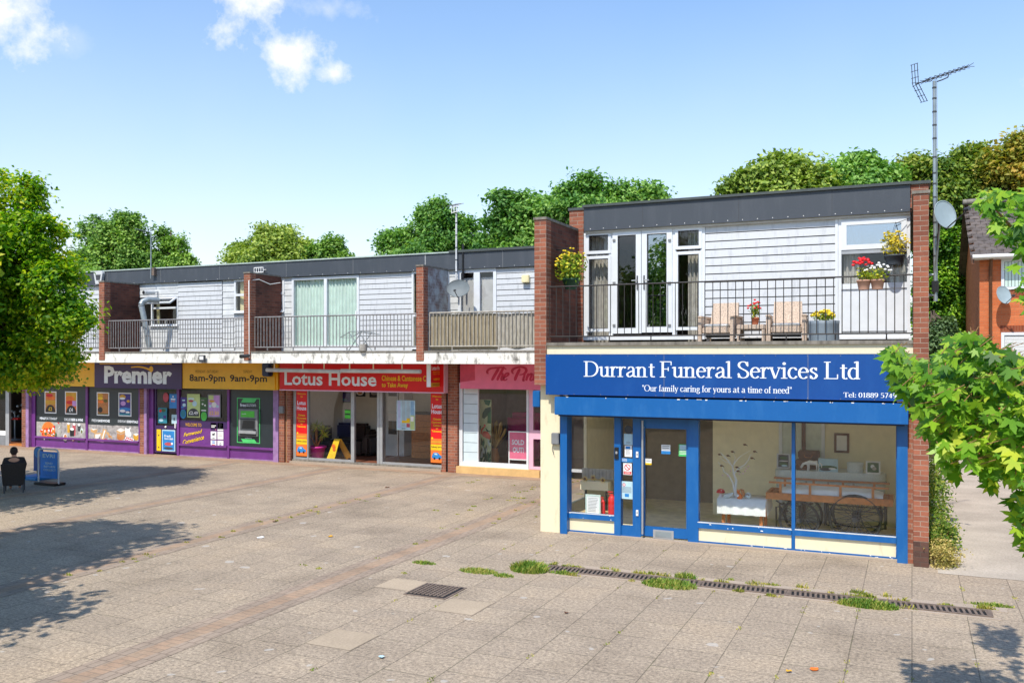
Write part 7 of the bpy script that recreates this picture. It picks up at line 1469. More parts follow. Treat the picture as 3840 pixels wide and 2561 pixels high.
# ================================================================ pavement boards, chair and person
bx_, by_ = G(165, 1826); by_ = 14.98; X0, X1 = P(128, 1800, by_)[0], P(203, 1800, by_)[0]
t = thing('pavement_board', 'blue pavement board in a pale tubular frame with parcel lettering', 'sign', ((X0 + X1) / 2, by_ + .2, 0), 'blue signs standing on the paving'); hgt = .86
def sl(z, s=1): return by_ + .24 + s * (-.24 + .24 * z / hgt)
yb2 = by_ + .12
mb = MB(); mb.tube([(X0, yb2, .03), (X0, yb2, hgt - .08), (X0 + .04, yb2, hgt - .015), (X0 + .1, yb2, hgt), (X1 - .1, yb2, hgt), (X1 - .04, yb2, hgt - .015), (X1, yb2, hgt - .08), (X1, yb2, .03)], .02, M['white_dirty'], 8); mb.build('frame', t)
mb = MB(); mb.rbox(X0 + .07, X1 - .025, yb2 - .015, yb2 + .015, .16, hgt - .06, mat('bright_blue_panel', (30, 128, 226), .4), .01); mb.build('panel', t)
MB().rbox(X0 - .03, X1 + .03, yb2 - .13, yb2 + .2, .0, .06, M['black'], .02).build('base', t)
mb = MB(); kw_ = dict(O=(X0, yb2 - .018, 0), U=(1, 0, 0), V=(0, 0, 1)); wd = X1 - X0
for s_, a, b, p, q, m in (('EVRI', .24, .84, .66, .75, 'paleblue'), ('ParcelShop', .26, .82, .6, .63, 'midblue'), ('SEND', .36, .74, .5, .55, 'paleblue'), ('RETURN', .3, .86, .42, .47, 'paleblue'), ('COLLECT', .28, .9, .34, .39, 'paleblue'), ('in store today', .3, .82, .22, .25, 'midblue')): text_fit(mb, s_, a * wd, b * wd, p, q, 0, M[m], .02, **kw_)
mb.build('lettering', t)
cx, cy = P(142, 1750, 15.7)[0], 15.7; t = thing('forecourt_sign', 'round topped blue sign on a blue base behind the parcel board', 'sign', (cx, cy, 0), 'blue signs standing on the paving'); rr_ = .155; zt_ = P(142, 1674, 15.7)[1]
out = [(-rr_, .2), (rr_, .2)] + [(rr_ * math.cos(a), zt_ - rr_ + rr_ * math.sin(a)) for a in [math.pi * k / 16 for k in range(17)]]
mb = MB(); mb.prism(out, (cx, cy, 0), (1, 0, 0), (0, 0, 1), .04, M['blue_sign']); mb.build('panel', t); mb = MB(); mb.ell(cx, zt_ - rr_, rr_ * .82, rr_ * .82, cy - .003, M['midblue'], 24); mb.ell(cx, zt_ - rr_ + .0, .03, .04, cy - .006, M['blue_sign'], 12); mb.tube([(cx - .05, cy - .006, zt_ - rr_ - .05), (cx + .05, cy - .006, zt_ - rr_ - .05)], .01, M['blue_sign'], 5); mb.build('emblem', t)
mb = MB(); mb.rbox(cx - .3, cx + .3, cy - .28, cy + .28, 0, .1, M['midblue'], .03); mb.tube([(cx, cy + .02, .1), (cx, cy + .02, .25)], .04, M['black'], 8); mb.build('base', t)
# chair and seated person at the left edge
gx, gy = G(14, 1850); 
t = thing('rattan_chair', 'dark rattan chair with its back to the camera at the left edge', 'chair', (gx - .05, gy + .3, 0)); X0, X1 = gx - .3, gx + .2; wd_ = M['wicker_dark']
mb = MB(); mb.idx([(X0, gy, .12 + .08), (X1 - .03, gy, .2), (X1 + .06, gy - .1, .8), (X0 - .05, gy - .1, .78), (X0, gy + .05, .2), (X1 - .03, gy + .05, .2), (X1 + .06, gy - .04, .8), (X0 - .05, gy - .04, .78)], [(0, 1, 2, 3), (5, 4, 7, 6), (3, 2, 6, 7), (1, 5, 6, 2), (4, 0, 3, 7), (0, 4, 5, 1)], wd_); mb.build('backrest', t)
MB().rbox(X0, X1, gy + .055, gy + .55, .38, .44, wd_, .015).build('seat', t)
for x in (X0 + .03, X1 - .03):
    MB().box(x - .02, x + .02, gy + .0, gy + .04, 0, .2, M['dgrey']).build('leg', t); MB().box(x - .02, x + .02, gy + .5, gy + .54, 0, .38, M['dgrey']).build('leg', t)
    MB().box(x - .03, x + .03, gy + .06, gy + .55, .6, .63, wd_).build('arm', t)
t.rotation_euler = (0, 0, R(50)); t.scale = (.86, .86, .86)
def skin_body(name, joints, edges, mat_, parent, sub=2, root=0):
    me = bpy.data.meshes.new(name); off = Vector(parent['_o']) if parent is not None else Vector((0, 0, 0)); me.from_pydata([tuple(Vector(j[0]) - off) for j in joints], edges, []); me.update(); o = bpy.data.objects.new(name, me); col.objects.link(o)
    sk = o.modifiers.new('skin', 'SKIN'); sk.use_smooth_shade = True
    for i, j in enumerate(joints):
        v = me.skin_vertices[0].data[i]; v.radius = (j[1], j[2] if len(j) > 2 else j[1]); v.use_root = (i == root)
    s = o.modifiers.new('sub', 'SUBSURF'); s.levels = sub; s.render_levels = sub; me.materials.append(mat_)
    if parent is not None: o.parent = parent
    o['_o'] = tuple(off); return o
px_, py_ = gx - .05, gy + .3; z = 0
J = [((px_, py_, .5), .15, .12), ((px_, py_ - .05, .66), .14, .11), ((px_, py_ - .07, .8), .16, .11), ((px_, py_ - .04, .92), .06), ((px_ - .01, py_ - .01, .97), .055), ((px_ - .01, py_ + .0, 1.04), .085, .095), ((px_ - .01, py_ + .01, 1.12), .08, .09),
     ((px_ - .1, py_ + .05, .5), .085), ((px_ - .12, py_ + .42, .47), .065), ((px_ - .12, py_ + .46, .26), .05), ((px_ - .12, py_ + .44, .07), .036), ((px_ - .12, py_ + .58, .035), .03), ((px_ + .1, py_ + .05, .5), .085), ((px_ + .1, py_ + .42, .47), .065), ((px_ + .1, py_ + .46, .26), .05), ((px_ + .1, py_ + .44, .07), .036), ((px_ + .1, py_ + .58, .035), .03),
     ((px_ - .2, py_ - .06, .85), .06), ((px_ - .25, py_ + .0, .66), .045), ((px_ - .2, py_ + .22, .62), .034), ((px_ - .18, py_ + .3, .62), .03), ((px_ + .2, py_ - .06, .85), .06), ((px_ + .25, py_ + .0, .66), .045), ((px_ + .2, py_ + .22, .62), .034), ((px_ + .18, py_ + .3, .62), .03)]
E_ = [(0, 1), (1, 2), (2, 3), (3, 4), (4, 5), (5, 6), (0, 7), (7, 8), (8, 9), (9, 10), (10, 11), (0, 12), (12, 13), (13, 14), (14, 15), (15, 16), (2, 17), (17, 18), (18, 19), (19, 20), (2, 21), (21, 22), (22, 23), (23, 24)]
t = thing('person', 'dark haired person in dark clothes sitting in the rattan chair facing the shops', 'person', (px_, py_, 0)); body = skin_body('body', J, E_, M['skin'], t)
JT = [(Vector(j[0]), *(r * 1.42 for r in j[1:])) for j in J]
skin_body('shirt', [JT[i] for i in (0, 1, 2, 17, 18, 21, 22, 3)], [(0, 1), (1, 2), (2, 3), (3, 4), (2, 5), (5, 6), (2, 7)], M['shirt'], t); skin_body('trousers', [JT[i] for i in (0, 7, 8, 9, 10, 12, 13, 14, 15)], [(0, 1), (1, 2), (2, 3), (3, 4), (0, 5), (5, 6), (6, 7), (7, 8)], M['trouser'], t)
mb = MB(); mb.ball((px_ - .01, py_ - .012, 1.105), .098, M['hair'], 14, .95, 1.02, .98); mb.ball((px_ - .01, py_ - .03, 1.05), .085, M['hair'], 12, .95, .9, .9); mb.build('hair', t)
mb = MB()
for s in (-1, 1):
    mb.ball((px_ - .01 + s * .092, py_ + .01, 1.055), .022, M['skin'], 8, .5, 1, 1.3); mb.ball((px_ - .01 + s * .032, py_ + .095, 1.065), .011, M['paper'], 8)
mb.tube([(px_ - .01, py_ + .095, 1.06), (px_ - .01, py_ + .118, 1.03), (px_ - .01, py_ + .1, 1.022)], [.008, .014, .008], M['skin'], 6); mb.box(px_ - .035, px_ + .015, py_ + .088, py_ + .096, .995, 1.003, M['ham']); mb.build('face', t)
mb = MB()
for s in (-1, 1):
    hx_, hy_, hz_ = px_ + s * .18, py_ + .3, .62
    for k in range(4): mb.tube([(hx_ - .027 + k * .018, hy_ + .01, hz_), (hx_ - .03 + k * .02, hy_ + .06 + .008 * (k in (1, 2)), hz_ + .004), (hx_ - .03 + k * .02, hy_ + .1 + .012 * (k in (1, 2)), hz_ - .02)], [.01, .009, .007], M['skin'], 6)
    mb.tube([(hx_ - s * .03, hy_ - .01, hz_), (hx_ - s * .06, hy_ + .03, hz_ - .005), (hx_ - s * .065, hy_ + .06, hz_ - .01)], [.011, .01, .008], M['skin'], 6)
mb.build('hands', t)
t.rotation_euler = (0, 0, R(50)); t.scale = (.86, .86, .86)

# ================================================================ the brick house on the right
Yh = 29.3; hx0 = P(3673, 1100, Yh)[0]; ez = P(3700, 954, Yh)[1]; hx1 = hx0 + 9; hy1 = 36.5; ridge_y = (Yh + hy1) / 2; rz = ez + 2.05
hs = thing('brick_house', 'orange brick house with grey tiled roof behind the maple branches', 'house', ((hx0 + hx1) / 2, (Yh + hy1) / 2, 0))
mb = MB(); mb.box(hx0, hx1, Yh, hy1, 0, ez, M['brick_house']); mb.face([(hx0, hy1, ez), (hx0, Yh, ez), (hx0, ridge_y, rz)], M['brick_house']); mb.face([(hx1, Yh, ez), (hx1, hy1, ez), (hx1, ridge_y, rz)], M['brick_house']); mb.build('wall', hs)
M['tile'] = brick('grey_roof_tiles', (118, 108, 102), (96, 90, 88), (52, 48, 46), w=.3, h=.24, soot=.35)
mb = MB(); n = 16; rise = (rz - ez) / n; run = (ridge_y - Yh + .35) / n
for i in range(n):
    z0 = ez - .1 + rise * i; y0 = Yh - .35 + run * i
    m_ = 34
    for j in range(m_):
        xa_, xb_ = hx0 - .25 + (hx1 - hx0 + .3) * j / m_, hx0 - .25 + (hx1 - hx0 + .3) * (j + 1) / m_; xm_ = (xa_ + xb_) / 2 ; q = .5 * (i % 2) * (xb_ - xa_)
        mb.face([(xa_ + q, y0, z0 + .05), (xm_ + q, y0, z0 + .085), (xm_ + q, y0 + run * 1.1, z0 + rise * 1.1 + .06), (xa_ + q, y0 + run * 1.1, z0 + rise * 1.1 + .03)], M['tile']); mb.face([(xm_ + q, y0, z0 + .085), (xb_ + q, y0, z0 + .05), (xb_ + q, y0 + run * 1.1, z0 + rise * 1.1 + .03), (xm_ + q, y0 + run * 1.1, z0 + rise * 1.1 + .06)], M['tile']); mb.face([(xa_ + q, y0, z0), (xb_ + q, y0, z0), (xb_ + q, y0, z0 + .05), (xm_ + q, y0, z0 + .085), (xa_ + q, y0, z0 + .05)], M['tile'])
mb.face([(hx1 + .05, hy1 + .3, ez - .1), (hx0 - .25, hy1 + .3, ez - .1), (hx0 - .25, ridge_y, rz), (hx1 + .05, ridge_y, rz)], M['tile']); mb.tube([(hx0 - .27, ridge_y, rz + .05), (hx1 + .05, ridge_y, rz + .05)], .1, M['coping'], 8); mb.build('roof', hs)
mb = MB(); mb.idx([(hx0 - .22, Yh - .35, ez - .3), (hx0 - .22, ridge_y, rz - .22), (hx0 - .22, ridge_y, rz), (hx0 - .22, Yh - .35, ez - .08), (hx0 - .15, Yh - .35, ez - .3), (hx0 - .15, ridge_y, rz - .22), (hx0 - .15, ridge_y, rz), (hx0 - .15, Yh - .35, ez - .08)], [(0, 3, 2, 1), (4, 5, 6, 7), (0, 4, 7, 3), (0, 1, 5, 4)], M['wood_dark']); mb.build('bargeboard', hs)
mb = MB(); mb.box(hx0 - .2, hx1, Yh - .36, Yh - .02, ez - .17, ez - .09, M['white']); mb.tube([(hx0 - .2, Yh - .4, ez - .1), (hx1, Yh - .4, ez - .1)], .06, M['paper'], 8); mb.build('gutter', hs)
X = P(3714, 1100, Yh)[0]; mb = MB(); mb.tube([(X, Yh - .3, ez - .15), (X, Yh - .06, ez - .45), (X, Yh - .06, 0)], .045, M['wood_dark'], 8); mb.build('downpipe', hs)
for (v0, v1, blind) in ((972, 1086, 'curtain_green'), (1247, 1345, 'blind')):
    X0, Z1 = P(3754, v0, Yh); Z0 = P(3800, v1, Yh)[1]; X1 = X0 + 1.75; mb = MB(); frame_rect(mb, X0, X1, Z0, Z1, Yh - .04, .08, M['white'], .1); mb.box(X0 + .62, X0 + .72, Yh - .045, Yh + .05, Z0 + .08, Z1 - .08, M['white']); w_ = mb.build('window', hs); pane(X0 + .08, X1 - .08, Z0 + .08, Z1 - .08, Yh - .012, w_)
    mb = MB(); mb.quad(X0 + .08, X1 - .08, Z0 + .08, Z1 - .08, Yh - .003, M['dgrey'])
    if blind == 'blind':
        for k in range(14): z = Z0 + .1 + (Z1 - Z0 - .2) * k / 14; mb.box(X0 + .09, X1 - .09, Yh - .01, Yh - .006, z, z + .03, M['paper'])
    else:
        for k in range(18): x = X0 + .1 + (X1 - X0 - .2) * k / 18; mb.box(x, x + .07, Yh - .01, Yh - .006, Z0 + .09, Z1 - .09, M['curtain_green'])
    mb.build('blind', w_)
    mb = MB(); zz_ = Z0 - .22 if v0 < 1000 else Z1; mb.box(X0 - .02, X1 + .02, Yh - .012, Yh - .001, zz_, zz_ + .2, M['brick_soldier']); mb.build('soldier_course', hs)
MB().box(hx0 - .45, hx0 - .002, Yh + 2.5, Yh + 3.6, 2.2, 3.6, M['white_dirty']).build('porch_box', hs)
X, Z = W('C', 800, 1008, 28.95); dish('satellite_dish', 'small grey satellite dish on the orange brick house', (X, 28.95, Z), .22, (.55, -.8, .3), mat('grey_dish', (150, 166, 172), .5, .12, 3), .3, (X + .12, Yh - .01, Z - .05), 1.2)

# ================================================================ trees
def blob(u, v, ru, rv, Y, depth=None):
    X, Z = P(u, v, Y); d = Y / (math.cos(YAW) + math.sin(YAW) * (u - CXP) / FPX); return (X, Y, Z, ru / FPX * d, (depth or ru) / FPX * d, rv / FPX * d)
FO = {
 'street': foliage('hornbeam_leaves', [(.2, rgb(54, 104, 18)), (.42, rgb(108, 156, 28)), (.6, rgb(158, 188, 36)), (.8, rgb(214, 208, 50))], .45, .5, .55),
 'mid': foliage('mid_green_leaves', [(.2, rgb(70, 112, 46)), (.5, rgb(118, 158, 68)), (.8, rgb(168, 196, 98))], .3, .6, .4),
 'yellowish': foliage('yellow_green_leaves', [(.2, rgb(96, 124, 48)), (.5, rgb(148, 170, 72)), (.8, rgb(196, 204, 104))], .3, .6, .4),
 'dark': foliage('dark_green_leaves', [(.2, rgb(66, 112, 48)), (.5, rgb(108, 154, 68)), (.8, rgb(156, 190, 98))], .3, .6, .4),
 'mixed': foliage('bronze_green_leaves', [(.2, rgb(74, 108, 38)), (.5, rgb(124, 148, 52)), (.72, rgb(164, 172, 76)), (.92, rgb(178, 160, 84))], .3, .6, .4),
 'autumn': foliage('orange_tinted_leaves', [(.2, rgb(116, 134, 50)), (.5, rgb(168, 158, 64)), (.85, rgb(206, 162, 70))], .35, .6, .5),
 'ivy': foliage('glossy_green_leaves', [(.25, rgb(40, 84, 26)), (.5, rgb(90, 142, 36)), (.75, rgb(156, 194, 56))], .3, .45, 1.0),
 'maple': foliage('maple_leaves', [(.2, rgb(50, 94, 22)), (.42, rgb(94, 142, 32)), (.66, rgb(142, 180, 48)), (.9, rgb(202, 204, 70))], .4, .42, 1.2),
 'weed': foliage('weed_leaves', [(.2, rgb(60, 96, 28)), (.5, rgb(112, 142, 48)), (.85, rgb(186, 176, 90))], .3, .7, 2.0),
 'grass': foliage('grass_blades', [(.2, rgb(78, 118, 38)), (.45, rgb(118, 150, 54)), (.7, rgb(172, 170, 84)), (.95, rgb(206, 186, 120))], .3, .6, 3.0),
}
gs = 'street trees along the left of the square'
Y3 = 13.9; b3 = [blob(-15, 1145, 208, 250, Y3), blob(105, 790, 62, 140, Y3), blob(108, 720, 34, 70, Y3), blob(12, 800, 55, 140, Y3), blob(50, 960, 118, 140, Y3), blob(180, 900, 60, 110, Y3), blob(205, 1070, 95, 140, Y3), blob(245, 1195, 85, 85, Y3), blob(185, 1300, 115, 80, Y3), blob(80, 1375, 180, 75, Y3), blob(-130, 1150, 170, 330, Y3), blob(-60, 820, 60, 130, Y3), blob(290, 1210, 50, 32, Y3)]
cx3 = P(-110, 1300, Y3)[0]
tree('street_tree', 'bright yellow green leafy street tree at the left edge of the picture', (cx3, Y3, 0), 2.2, .16, b3, FO['street'], 900, 80, .15, .115, gs, .1, .5)
def plain_tree(name, label, x, y, blobs, lf, n=300, per=40, spread=.35, leaf=.22, group=gs, h=2, r=.16, **k): return tree(name, label, (x, y, 0), h, r, [(x + a, y + b, c, d, e, f) for a, b, c, d, e, f in blobs], lf, n, per, spread, leaf, group, **k)
plain_tree('street_tree', 'street tree just outside the left edge that shades the paving', -14.0, 3.9, [(0, 0, 4.6, 3.3, 3.3, 2.5), (.5, .9, 7.6, 2.0, 2.0, 2.4), (1.5, -.4, 4.4, 2.3, 2.4, 1.8), (1, -2.2, 4.2, 3, 2.6, 1.9), (3, -.3, 4, 1.9, 1.9, 1.5)], FO['street'], 800, 60, .26, .24, rough=.05)
plain_tree('street_tree', 'street tree outside the left edge beside the seated person', -20.5, 10.1, [(0, 0, 5, 3.8, 3.8, 2.6), (.2, 0, 7, 2.2, 2.2, 2), (1.6, 1, 5, 2.4, 2.4, 1.8)], FO['street'], 430, 50, .28, .22, rough=.08)
plain_tree('street_tree', 'tall green tree across the square reflected in the balcony doors', -11.5, -14, [(0, 0, 5.2, 4, 3, 3), (1, 0, 7.6, 2.4, 2, 1.8)], FO['mid'], 260, 50, .35, .3, rough=.1)
gb = 'trees behind the shops'
def back_tree(label, spec, Y, lf, n=330, per=34, spread=.4, leaf=.3, rough=.22, name='tree', shell=.45, r=.25):
    n, per, spread, leaf, rough = int(n * 1.15), int(per * 2.1), spread * .62, leaf * .64, rough * .6
    bl = [blob(*s, Y) for s in spec]; bl = [(b[0], b[1], b[2] - .16 * b[5], b[3] * .84, b[4] * .84, b[5] * .74) for b in bl]; rr = random.Random(len(label))
    for b in list(bl):
        for k in range(4): a = rr.uniform(-.3, math.pi + .3); q = rr.uniform(.26, .46); bl.append((b[0] + math.cos(a) * b[3] * .95 * math.cos(YAW), b[1] + math.cos(a) * b[3] * .95 * math.sin(YAW) + rr.uniform(-.5, .2) * b[3], b[2] + math.sin(a) * b[5] * .92, b[3] * q, b[4] * q, b[5] * q))
    n = int(n * 1.25); cx = sum(b[0] for b in bl) / len(bl); return tree(name, label, (cx, Y, 0), 4.5, r, bl, lf, n, per, spread, leaf, gb, rough, shell)
back_tree('broad mid green tree rising behind the left end of the terrace roof', [(455, 940, 125, 140), (370, 900, 70, 110), (330, 980, 70, 90), (510, 960, 70, 130), (480, 850, 70, 60), (420, 1030, 190, 60)], 36, FO['mid'], 330)
back_tree('sparse open tree just right of the broad mid green one', [(640, 960, 50, 110), (690, 960, 40, 90), (610, 900, 30, 60), (650, 1020, 90, 50)], 37, FO['mid'], 110, 30, .3, .28, .45)
back_tree('yellow green rounded tree behind the middle of the terrace roof', [(1040, 920, 110, 95), (950, 950, 80, 80), (1110, 960, 90, 70), (1030, 990, 190, 50)], 38, FO['yellowish'], 360)
back_tree('small narrow green tree beside the yellow green rounded tree', [(1255, 940, 38, 75), (1210, 960, 50, 50), (1290, 985, 30, 40)], 38, FO['mid'], 130, 30, .3, .28, .3)
back_tree('green tree behind the white taped aerial pole', [(1660, 860, 100, 100), (1560, 880, 90, 80), (1500, 920, 70, 60), (1750, 890, 70, 80), (1640, 800, 50, 50), (1620, 950, 210, 50)], 36, FO['dark'], 270)
back_tree('leafy green tree left of the tall brick wing wall', [(1960, 770, 95, 85), (1900, 820, 70, 90), (1980, 850, 110, 80), (1870, 930, 80, 50), (2080, 800, 80, 70), (2000, 930, 120, 50)], 33, FO['dark'], 250, rough=.28)
back_tree('taller green tree behind the left end of the funeral flat roof'.replace('funeral ', ''), [(2200, 720, 80, 75), (2150, 760, 80, 70), (2290, 750, 90, 60), (2400, 740, 80, 50), (2250, 790, 200, 50)], 33, FO['dark'], 250)
back_tree('yellow green tree rising above the middle of the flat roof', [(2920, 650, 110, 85), (2850, 690, 90, 60), (3010, 660, 80, 80), (2780, 720, 60, 30), (2960, 730, 180, 50)], 31, FO['yellowish'], 280, rough=.2)
back_tree('dark green round tree right of the yellow green one above the roof', [(3220, 650, 90, 65), (3150, 670, 70, 60), (3290, 680, 80, 40), (3200, 710, 160, 40)], 32, FO['dark'], 300, rough=.14)
back_tree('bronze tinged tall tree behind the aerial pole', [(3480, 680, 90, 90), (3420, 650, 60, 70), (3560, 650, 110, 80), (3680, 660, 110, 80), (3600, 760, 200, 90), (3500, 800, 110, 120), (3650, 600, 50, 40)], 38, FO['mixed'], 520, rough=.26)
back_tree('orange tinted tree at the top right corner of the trees', [(3800, 620, 90, 90), (3850, 560, 60, 60), (3900, 650, 120, 100)], 37, FO['autumn'], 240, rough=.3)
back_tree('dense glossy green tree between the right brick pillar and the brick house', [(3560, 900, 110, 110), (3540, 1050, 110, 130), (3580, 1130, 110, 120), (3530, 1220, 100, 120), (3620, 980, 80, 150)], 37.5, FO['ivy'], 700, 40, .35, .22, .16)
back_tree('bushy grey green shrub low beside the brick house wall', [(3530, 1270, 75, 85), (3500, 1340, 60, 90)], 30, foliage('greyish_leaves', [(.25, rgb(50, 80, 44)), (.75, rgb(124, 150, 98))], .25), 150, 40, .2, .16, .12, name='shrub', r=.08)
back_tree('low wide green hedge along the back of the path', [(3560, 1480, 120, 140), (3700, 1500, 140, 140), (3830, 1500, 140, 140)], 33, FO['ivy'], 300, 40, .35, .25, .1, name='hedge', r=.08)
# ---- maple in front on the right
def leaf_template():
    p = [(0, 0)]
    lob = [(-112, .5), (-56, .86), (0, 1.0), (56, .86), (112, .5)]
    for i, (a, l) in enumerate(lob):
        for da, f in ((-17, .62), (-9, .74), (0, 1.0), (9, .74), (17, .62)): p.append((f * l * math.sin(R(a + da)), f * l * math.cos(R(a + da))))
        if i < 4: m_ = (a + lob[i + 1][0]) / 2; p.append((.36 * math.sin(R(m_)), .36 * math.cos(R(m_))))
    return np.array(p) 
LT = leaf_template(); LT = np.stack([LT[:, 0], LT[:, 1] + .0], 1)
def maple_leaves(c, size, tipdir, nrm):
    n = len(c); nrm = unit(nrm); tp = tipdir - nrm * (tipdir * nrm).sum(1, keepdims=True); tp = unit(tp); sd = np.cross(tp, nrm)
    s = size * RNG.uniform(.55, 1.5, (n, 1, 1)); x = LT[None, :, 0:1]; y = LT[None, :, 1:2]
    fold = -RNG.uniform(.05, .5, (n, 1, 1)) * np.abs(x) - .16 * y * y * RNG.uniform(-.4, 2.2, (n, 1, 1)) + .07 * np.sin(7 * x + 3 * y) + RNG.uniform(-.15, .15, (n, 1, 1)) * x
    return (c[:, None, :] + (sd[:, None, :] * x + tp[:, None, :] * y + nrm[:, None, :] * fold) * s).reshape(-1, 3)
mt = thing('maple_tree', 'maple with large bright green lobed leaves reaching in from the right', 'tree', (3.4, 7.4, 0))
mb = MB(); mb.tube([(3.4, 7.4, -.05), (3.35, 7.4, 2.0), (3.2, 7.5, 4.0), (3.0, 7.7, 6.5)], [.17, .14, .11, .05], M['bark'], 10); mb.build('trunk', mt)
def inside(p, poly):
    r = False; j = len(poly) - 1
    for i in range(len(poly)):
        if (poly[i][1] > p[1]) != (poly[j][1] > p[1]) and p[0] < (poly[j][0] - poly[i][0]) * (p[1] - poly[i][1]) / (poly[j][1] - poly[i][1]) + poly[i][0]: r = not r
        j = i
    return r
masses = [([(3325, 1340), (3355, 1310), (3440, 1355), (3500, 1380), (3530, 1330), (3545, 1290), (3600, 1270), (3690, 1268), (3760, 1330), (3880, 1370), (3900, 1880), (3830, 1840), (3760, 1790), (3700, 1800), (3640, 1760), (3600, 1730), (3540, 1790), (3515, 1700), (3455, 1620), (3420, 1560), (3375, 1490), (3330, 1420)], 1250, (6.6, 7.9)),
          ([(3690, 730), (3720, 715), (3790, 740), (3860, 720), (3900, 980), (3850, 1000), (3800, 930), (3740, 900), (3690, 850), (3665, 790)], 190, (7.9, 8.7)),
          ([(3790, 1900), (3830, 1850), (3900, 1850), (3900, 2060), (3850, 2090), (3810, 2010)], 110, (6.8, 7.4)), ([(3700, 1780), (3730, 1780), (3740, 1870), (3705, 1850)], 9, (6.9, 7.3)), ([(3545, 1780), (3590, 1740), (3600, 1830), (3560, 1850)], 9, (7, 7.3)), ([(3800, 1010), (3900, 1000), (3900, 1300), (3850, 1280)], 26, (7.4, 8.4))]
cen = []
for poly, n, (ya, yb_) in masses:
    k = 0; us = [p[0] for p in poly]; vs = [p[1] for p in poly]
    while k < n:
        q = (random.uniform(min(us), max(us)), random.uniform(min(vs), max(vs)))
        if inside(q, poly): Y = random.uniform(ya, yb_); X, Z = P(q[0], q[1], Y); cen.append((X, Y, Z)); k += 1
for k in range(75):
    q = (random.uniform(1.5, 4.6), random.uniform(6.2, 9.2), random.uniform(2.0, 6.6))
    for k2 in range(26): cen.append(tuple(q[a] + max(-.5, min(.5, random.gauss(0, .27))) for a in range(3)))
cen = np.array(cen); n = len(cen)
nr = RNG.normal(0, .42, (n, 3)) + np.array([-.05, -.7, .85]); td = RNG.normal(0, .45, (n, 3)) + np.array([-.45, -.25, -.7])
o = leaf_mesh('crown', maple_leaves(cen + np.array([0, 0, .04]), 0.082, td, nr), len(LT), FO['maple'], mt)
mb = MB()
def pth(*pts, r0=.02, r1=.005): mb.tube([(P(u, v, Y)[0], Y, P(u, v, Y)[1]) for u, v, Y in pts], [r0 + (r1 - r0) * i / (len(pts) - 1) for i in range(len(pts))], M['stem'], 6)
mb.tube([(3.3, 7.45, 2.8), (2.2, 7.4, 2.95), (1.2, 7.3, 3.0)], [.06, .045, .03], M['bark'], 6); mb.tube([(3.25, 7.5, 3.5), (2.3, 7.9, 4.1), (1.4, 8.2, 4.3)], [.06, .04, .025], M['bark'], 6); mb.tube([(3.3, 7.4, 2.0), (2.2, 7.2, 2.1), (1.3, 7.1, 2.0)], [.05, .035, .02], M['bark'], 6)
pth((3960, 1430, 7.3), (3760, 1400, 7.3), (3580, 1430, 7.2), (3440, 1390, 7.2), (3340, 1350, 7.1)); pth((3950, 1600, 7.2), (3780, 1580, 7.2), (3620, 1640, 7.1), (3500, 1620, 7.1), (3400, 1500, 7.1)); pth((3760, 1400, 7.3), (3680, 1330, 7.3), (3600, 1290, 7.3)); pth((3780, 1580, 7.2), (3720, 1700, 7.2), (3715, 1820, 7.1)); pth((3950, 900, 8.2), (3800, 860, 8.2), (3710, 760, 8.2)); pth((3960, 1800, 7.1), (3860, 1860, 7.1), (3825, 2000, 7.0))
for c in cen[: 1250: 3]: d = RNG.normal(0, .05, 3); mb.tube([tuple(c + np.array([.06 + d[0], .03, .08 + d[2] * .5])), tuple(c + np.array([0, 0, .04]))], .0035, M['stem'], 4, False)
mb.build('branches', mt)

# ---- weeds and grass on the paving
def blades(x, y, r, h, n, m, name, parent=None, ry=None):
    a = RNG.uniform(0, 6.283, n); q = np.sqrt(RNG.uniform(0, 1, n)); c = np.stack([x + r * q * np.cos(a), y + (ry or r) * q * np.sin(a), np.zeros(n)], 1); hh = h * RNG.uniform(.4, 1.1, n) * (1 - .5 * q ** 2); b = RNG.uniform(0, 6.283, n)
    d = np.stack([np.cos(b), np.sin(b), np.zeros(n)], 1); lean = RNG.uniform(.2, .9, (n, 1)); w_ = .006 * RNG.uniform(.7, 1.5, (n, 1)); s = np.stack([-d[:, 1], d[:, 0], d[:, 2]], 1); up = np.array([0, 0, 1.0])
    H = hh[:, None]
    return np.stack([c - s * w_, c + s * w_, c + d * lean * H * .5 + up * H * .7 + s * w_ * .8, c + d * lean * H + up * H], 1).reshape(-1, 3)
def tuft(u, v, r, h, n, label, ry=None, name='grass_tuft'):
    x, y = G(u, v); return tag(leaf_mesh(name, blades(x, y, r, h, n, None, '', ry=ry), 4, FO['grass'], None, (x, y, 0)), label, 'grass tuft', 'grass tufts in the paving', 'thing')
tuft(1985, 2138, .28, .15, 1300, 'tallest bright green grass tuft at the left end of the drain', .22); tuft(1793, 2143, .3, .06, 700, 'flat green grass patch left of the tallest tuft', .14); tuft(1590, 2112, .2, .05, 300, 'small thin grass patch beside the brick band', .08)
tuft(2510, 2195, .38, .1, 1200, 'wide green grass patch growing across the middle of the drain', .2); tuft(2570, 2168, .16, .11, 240, 'leafy weed clump just behind the grass across the middle of the drain', .12); tuft(3255, 2272, .36, .1, 1300, 'green grass patch covering the right part of the drain', .14); tuft(1890, 2160, .16, .05, 260, 'little grass patch in front of the tallest tuft', .08)
tuft(3720, 2270, .25, .05, 320, 'thin grass patch at the right end of the drain', .06); tuft(2110, 2150, .22, .05, 300, 'dry grass fringe along the left end of the drain', .07)
V = []
for k in range(46): xx = random.uniform(-4.9, .9); V.append(blades(xx, 12.14 + random.choice([.2, .2, .22, -.2, .34]) + random.gauss(0, .03), random.uniform(.04, .16), random.uniform(.03, .09), random.randint(20, 90), None, '', ry=.03))
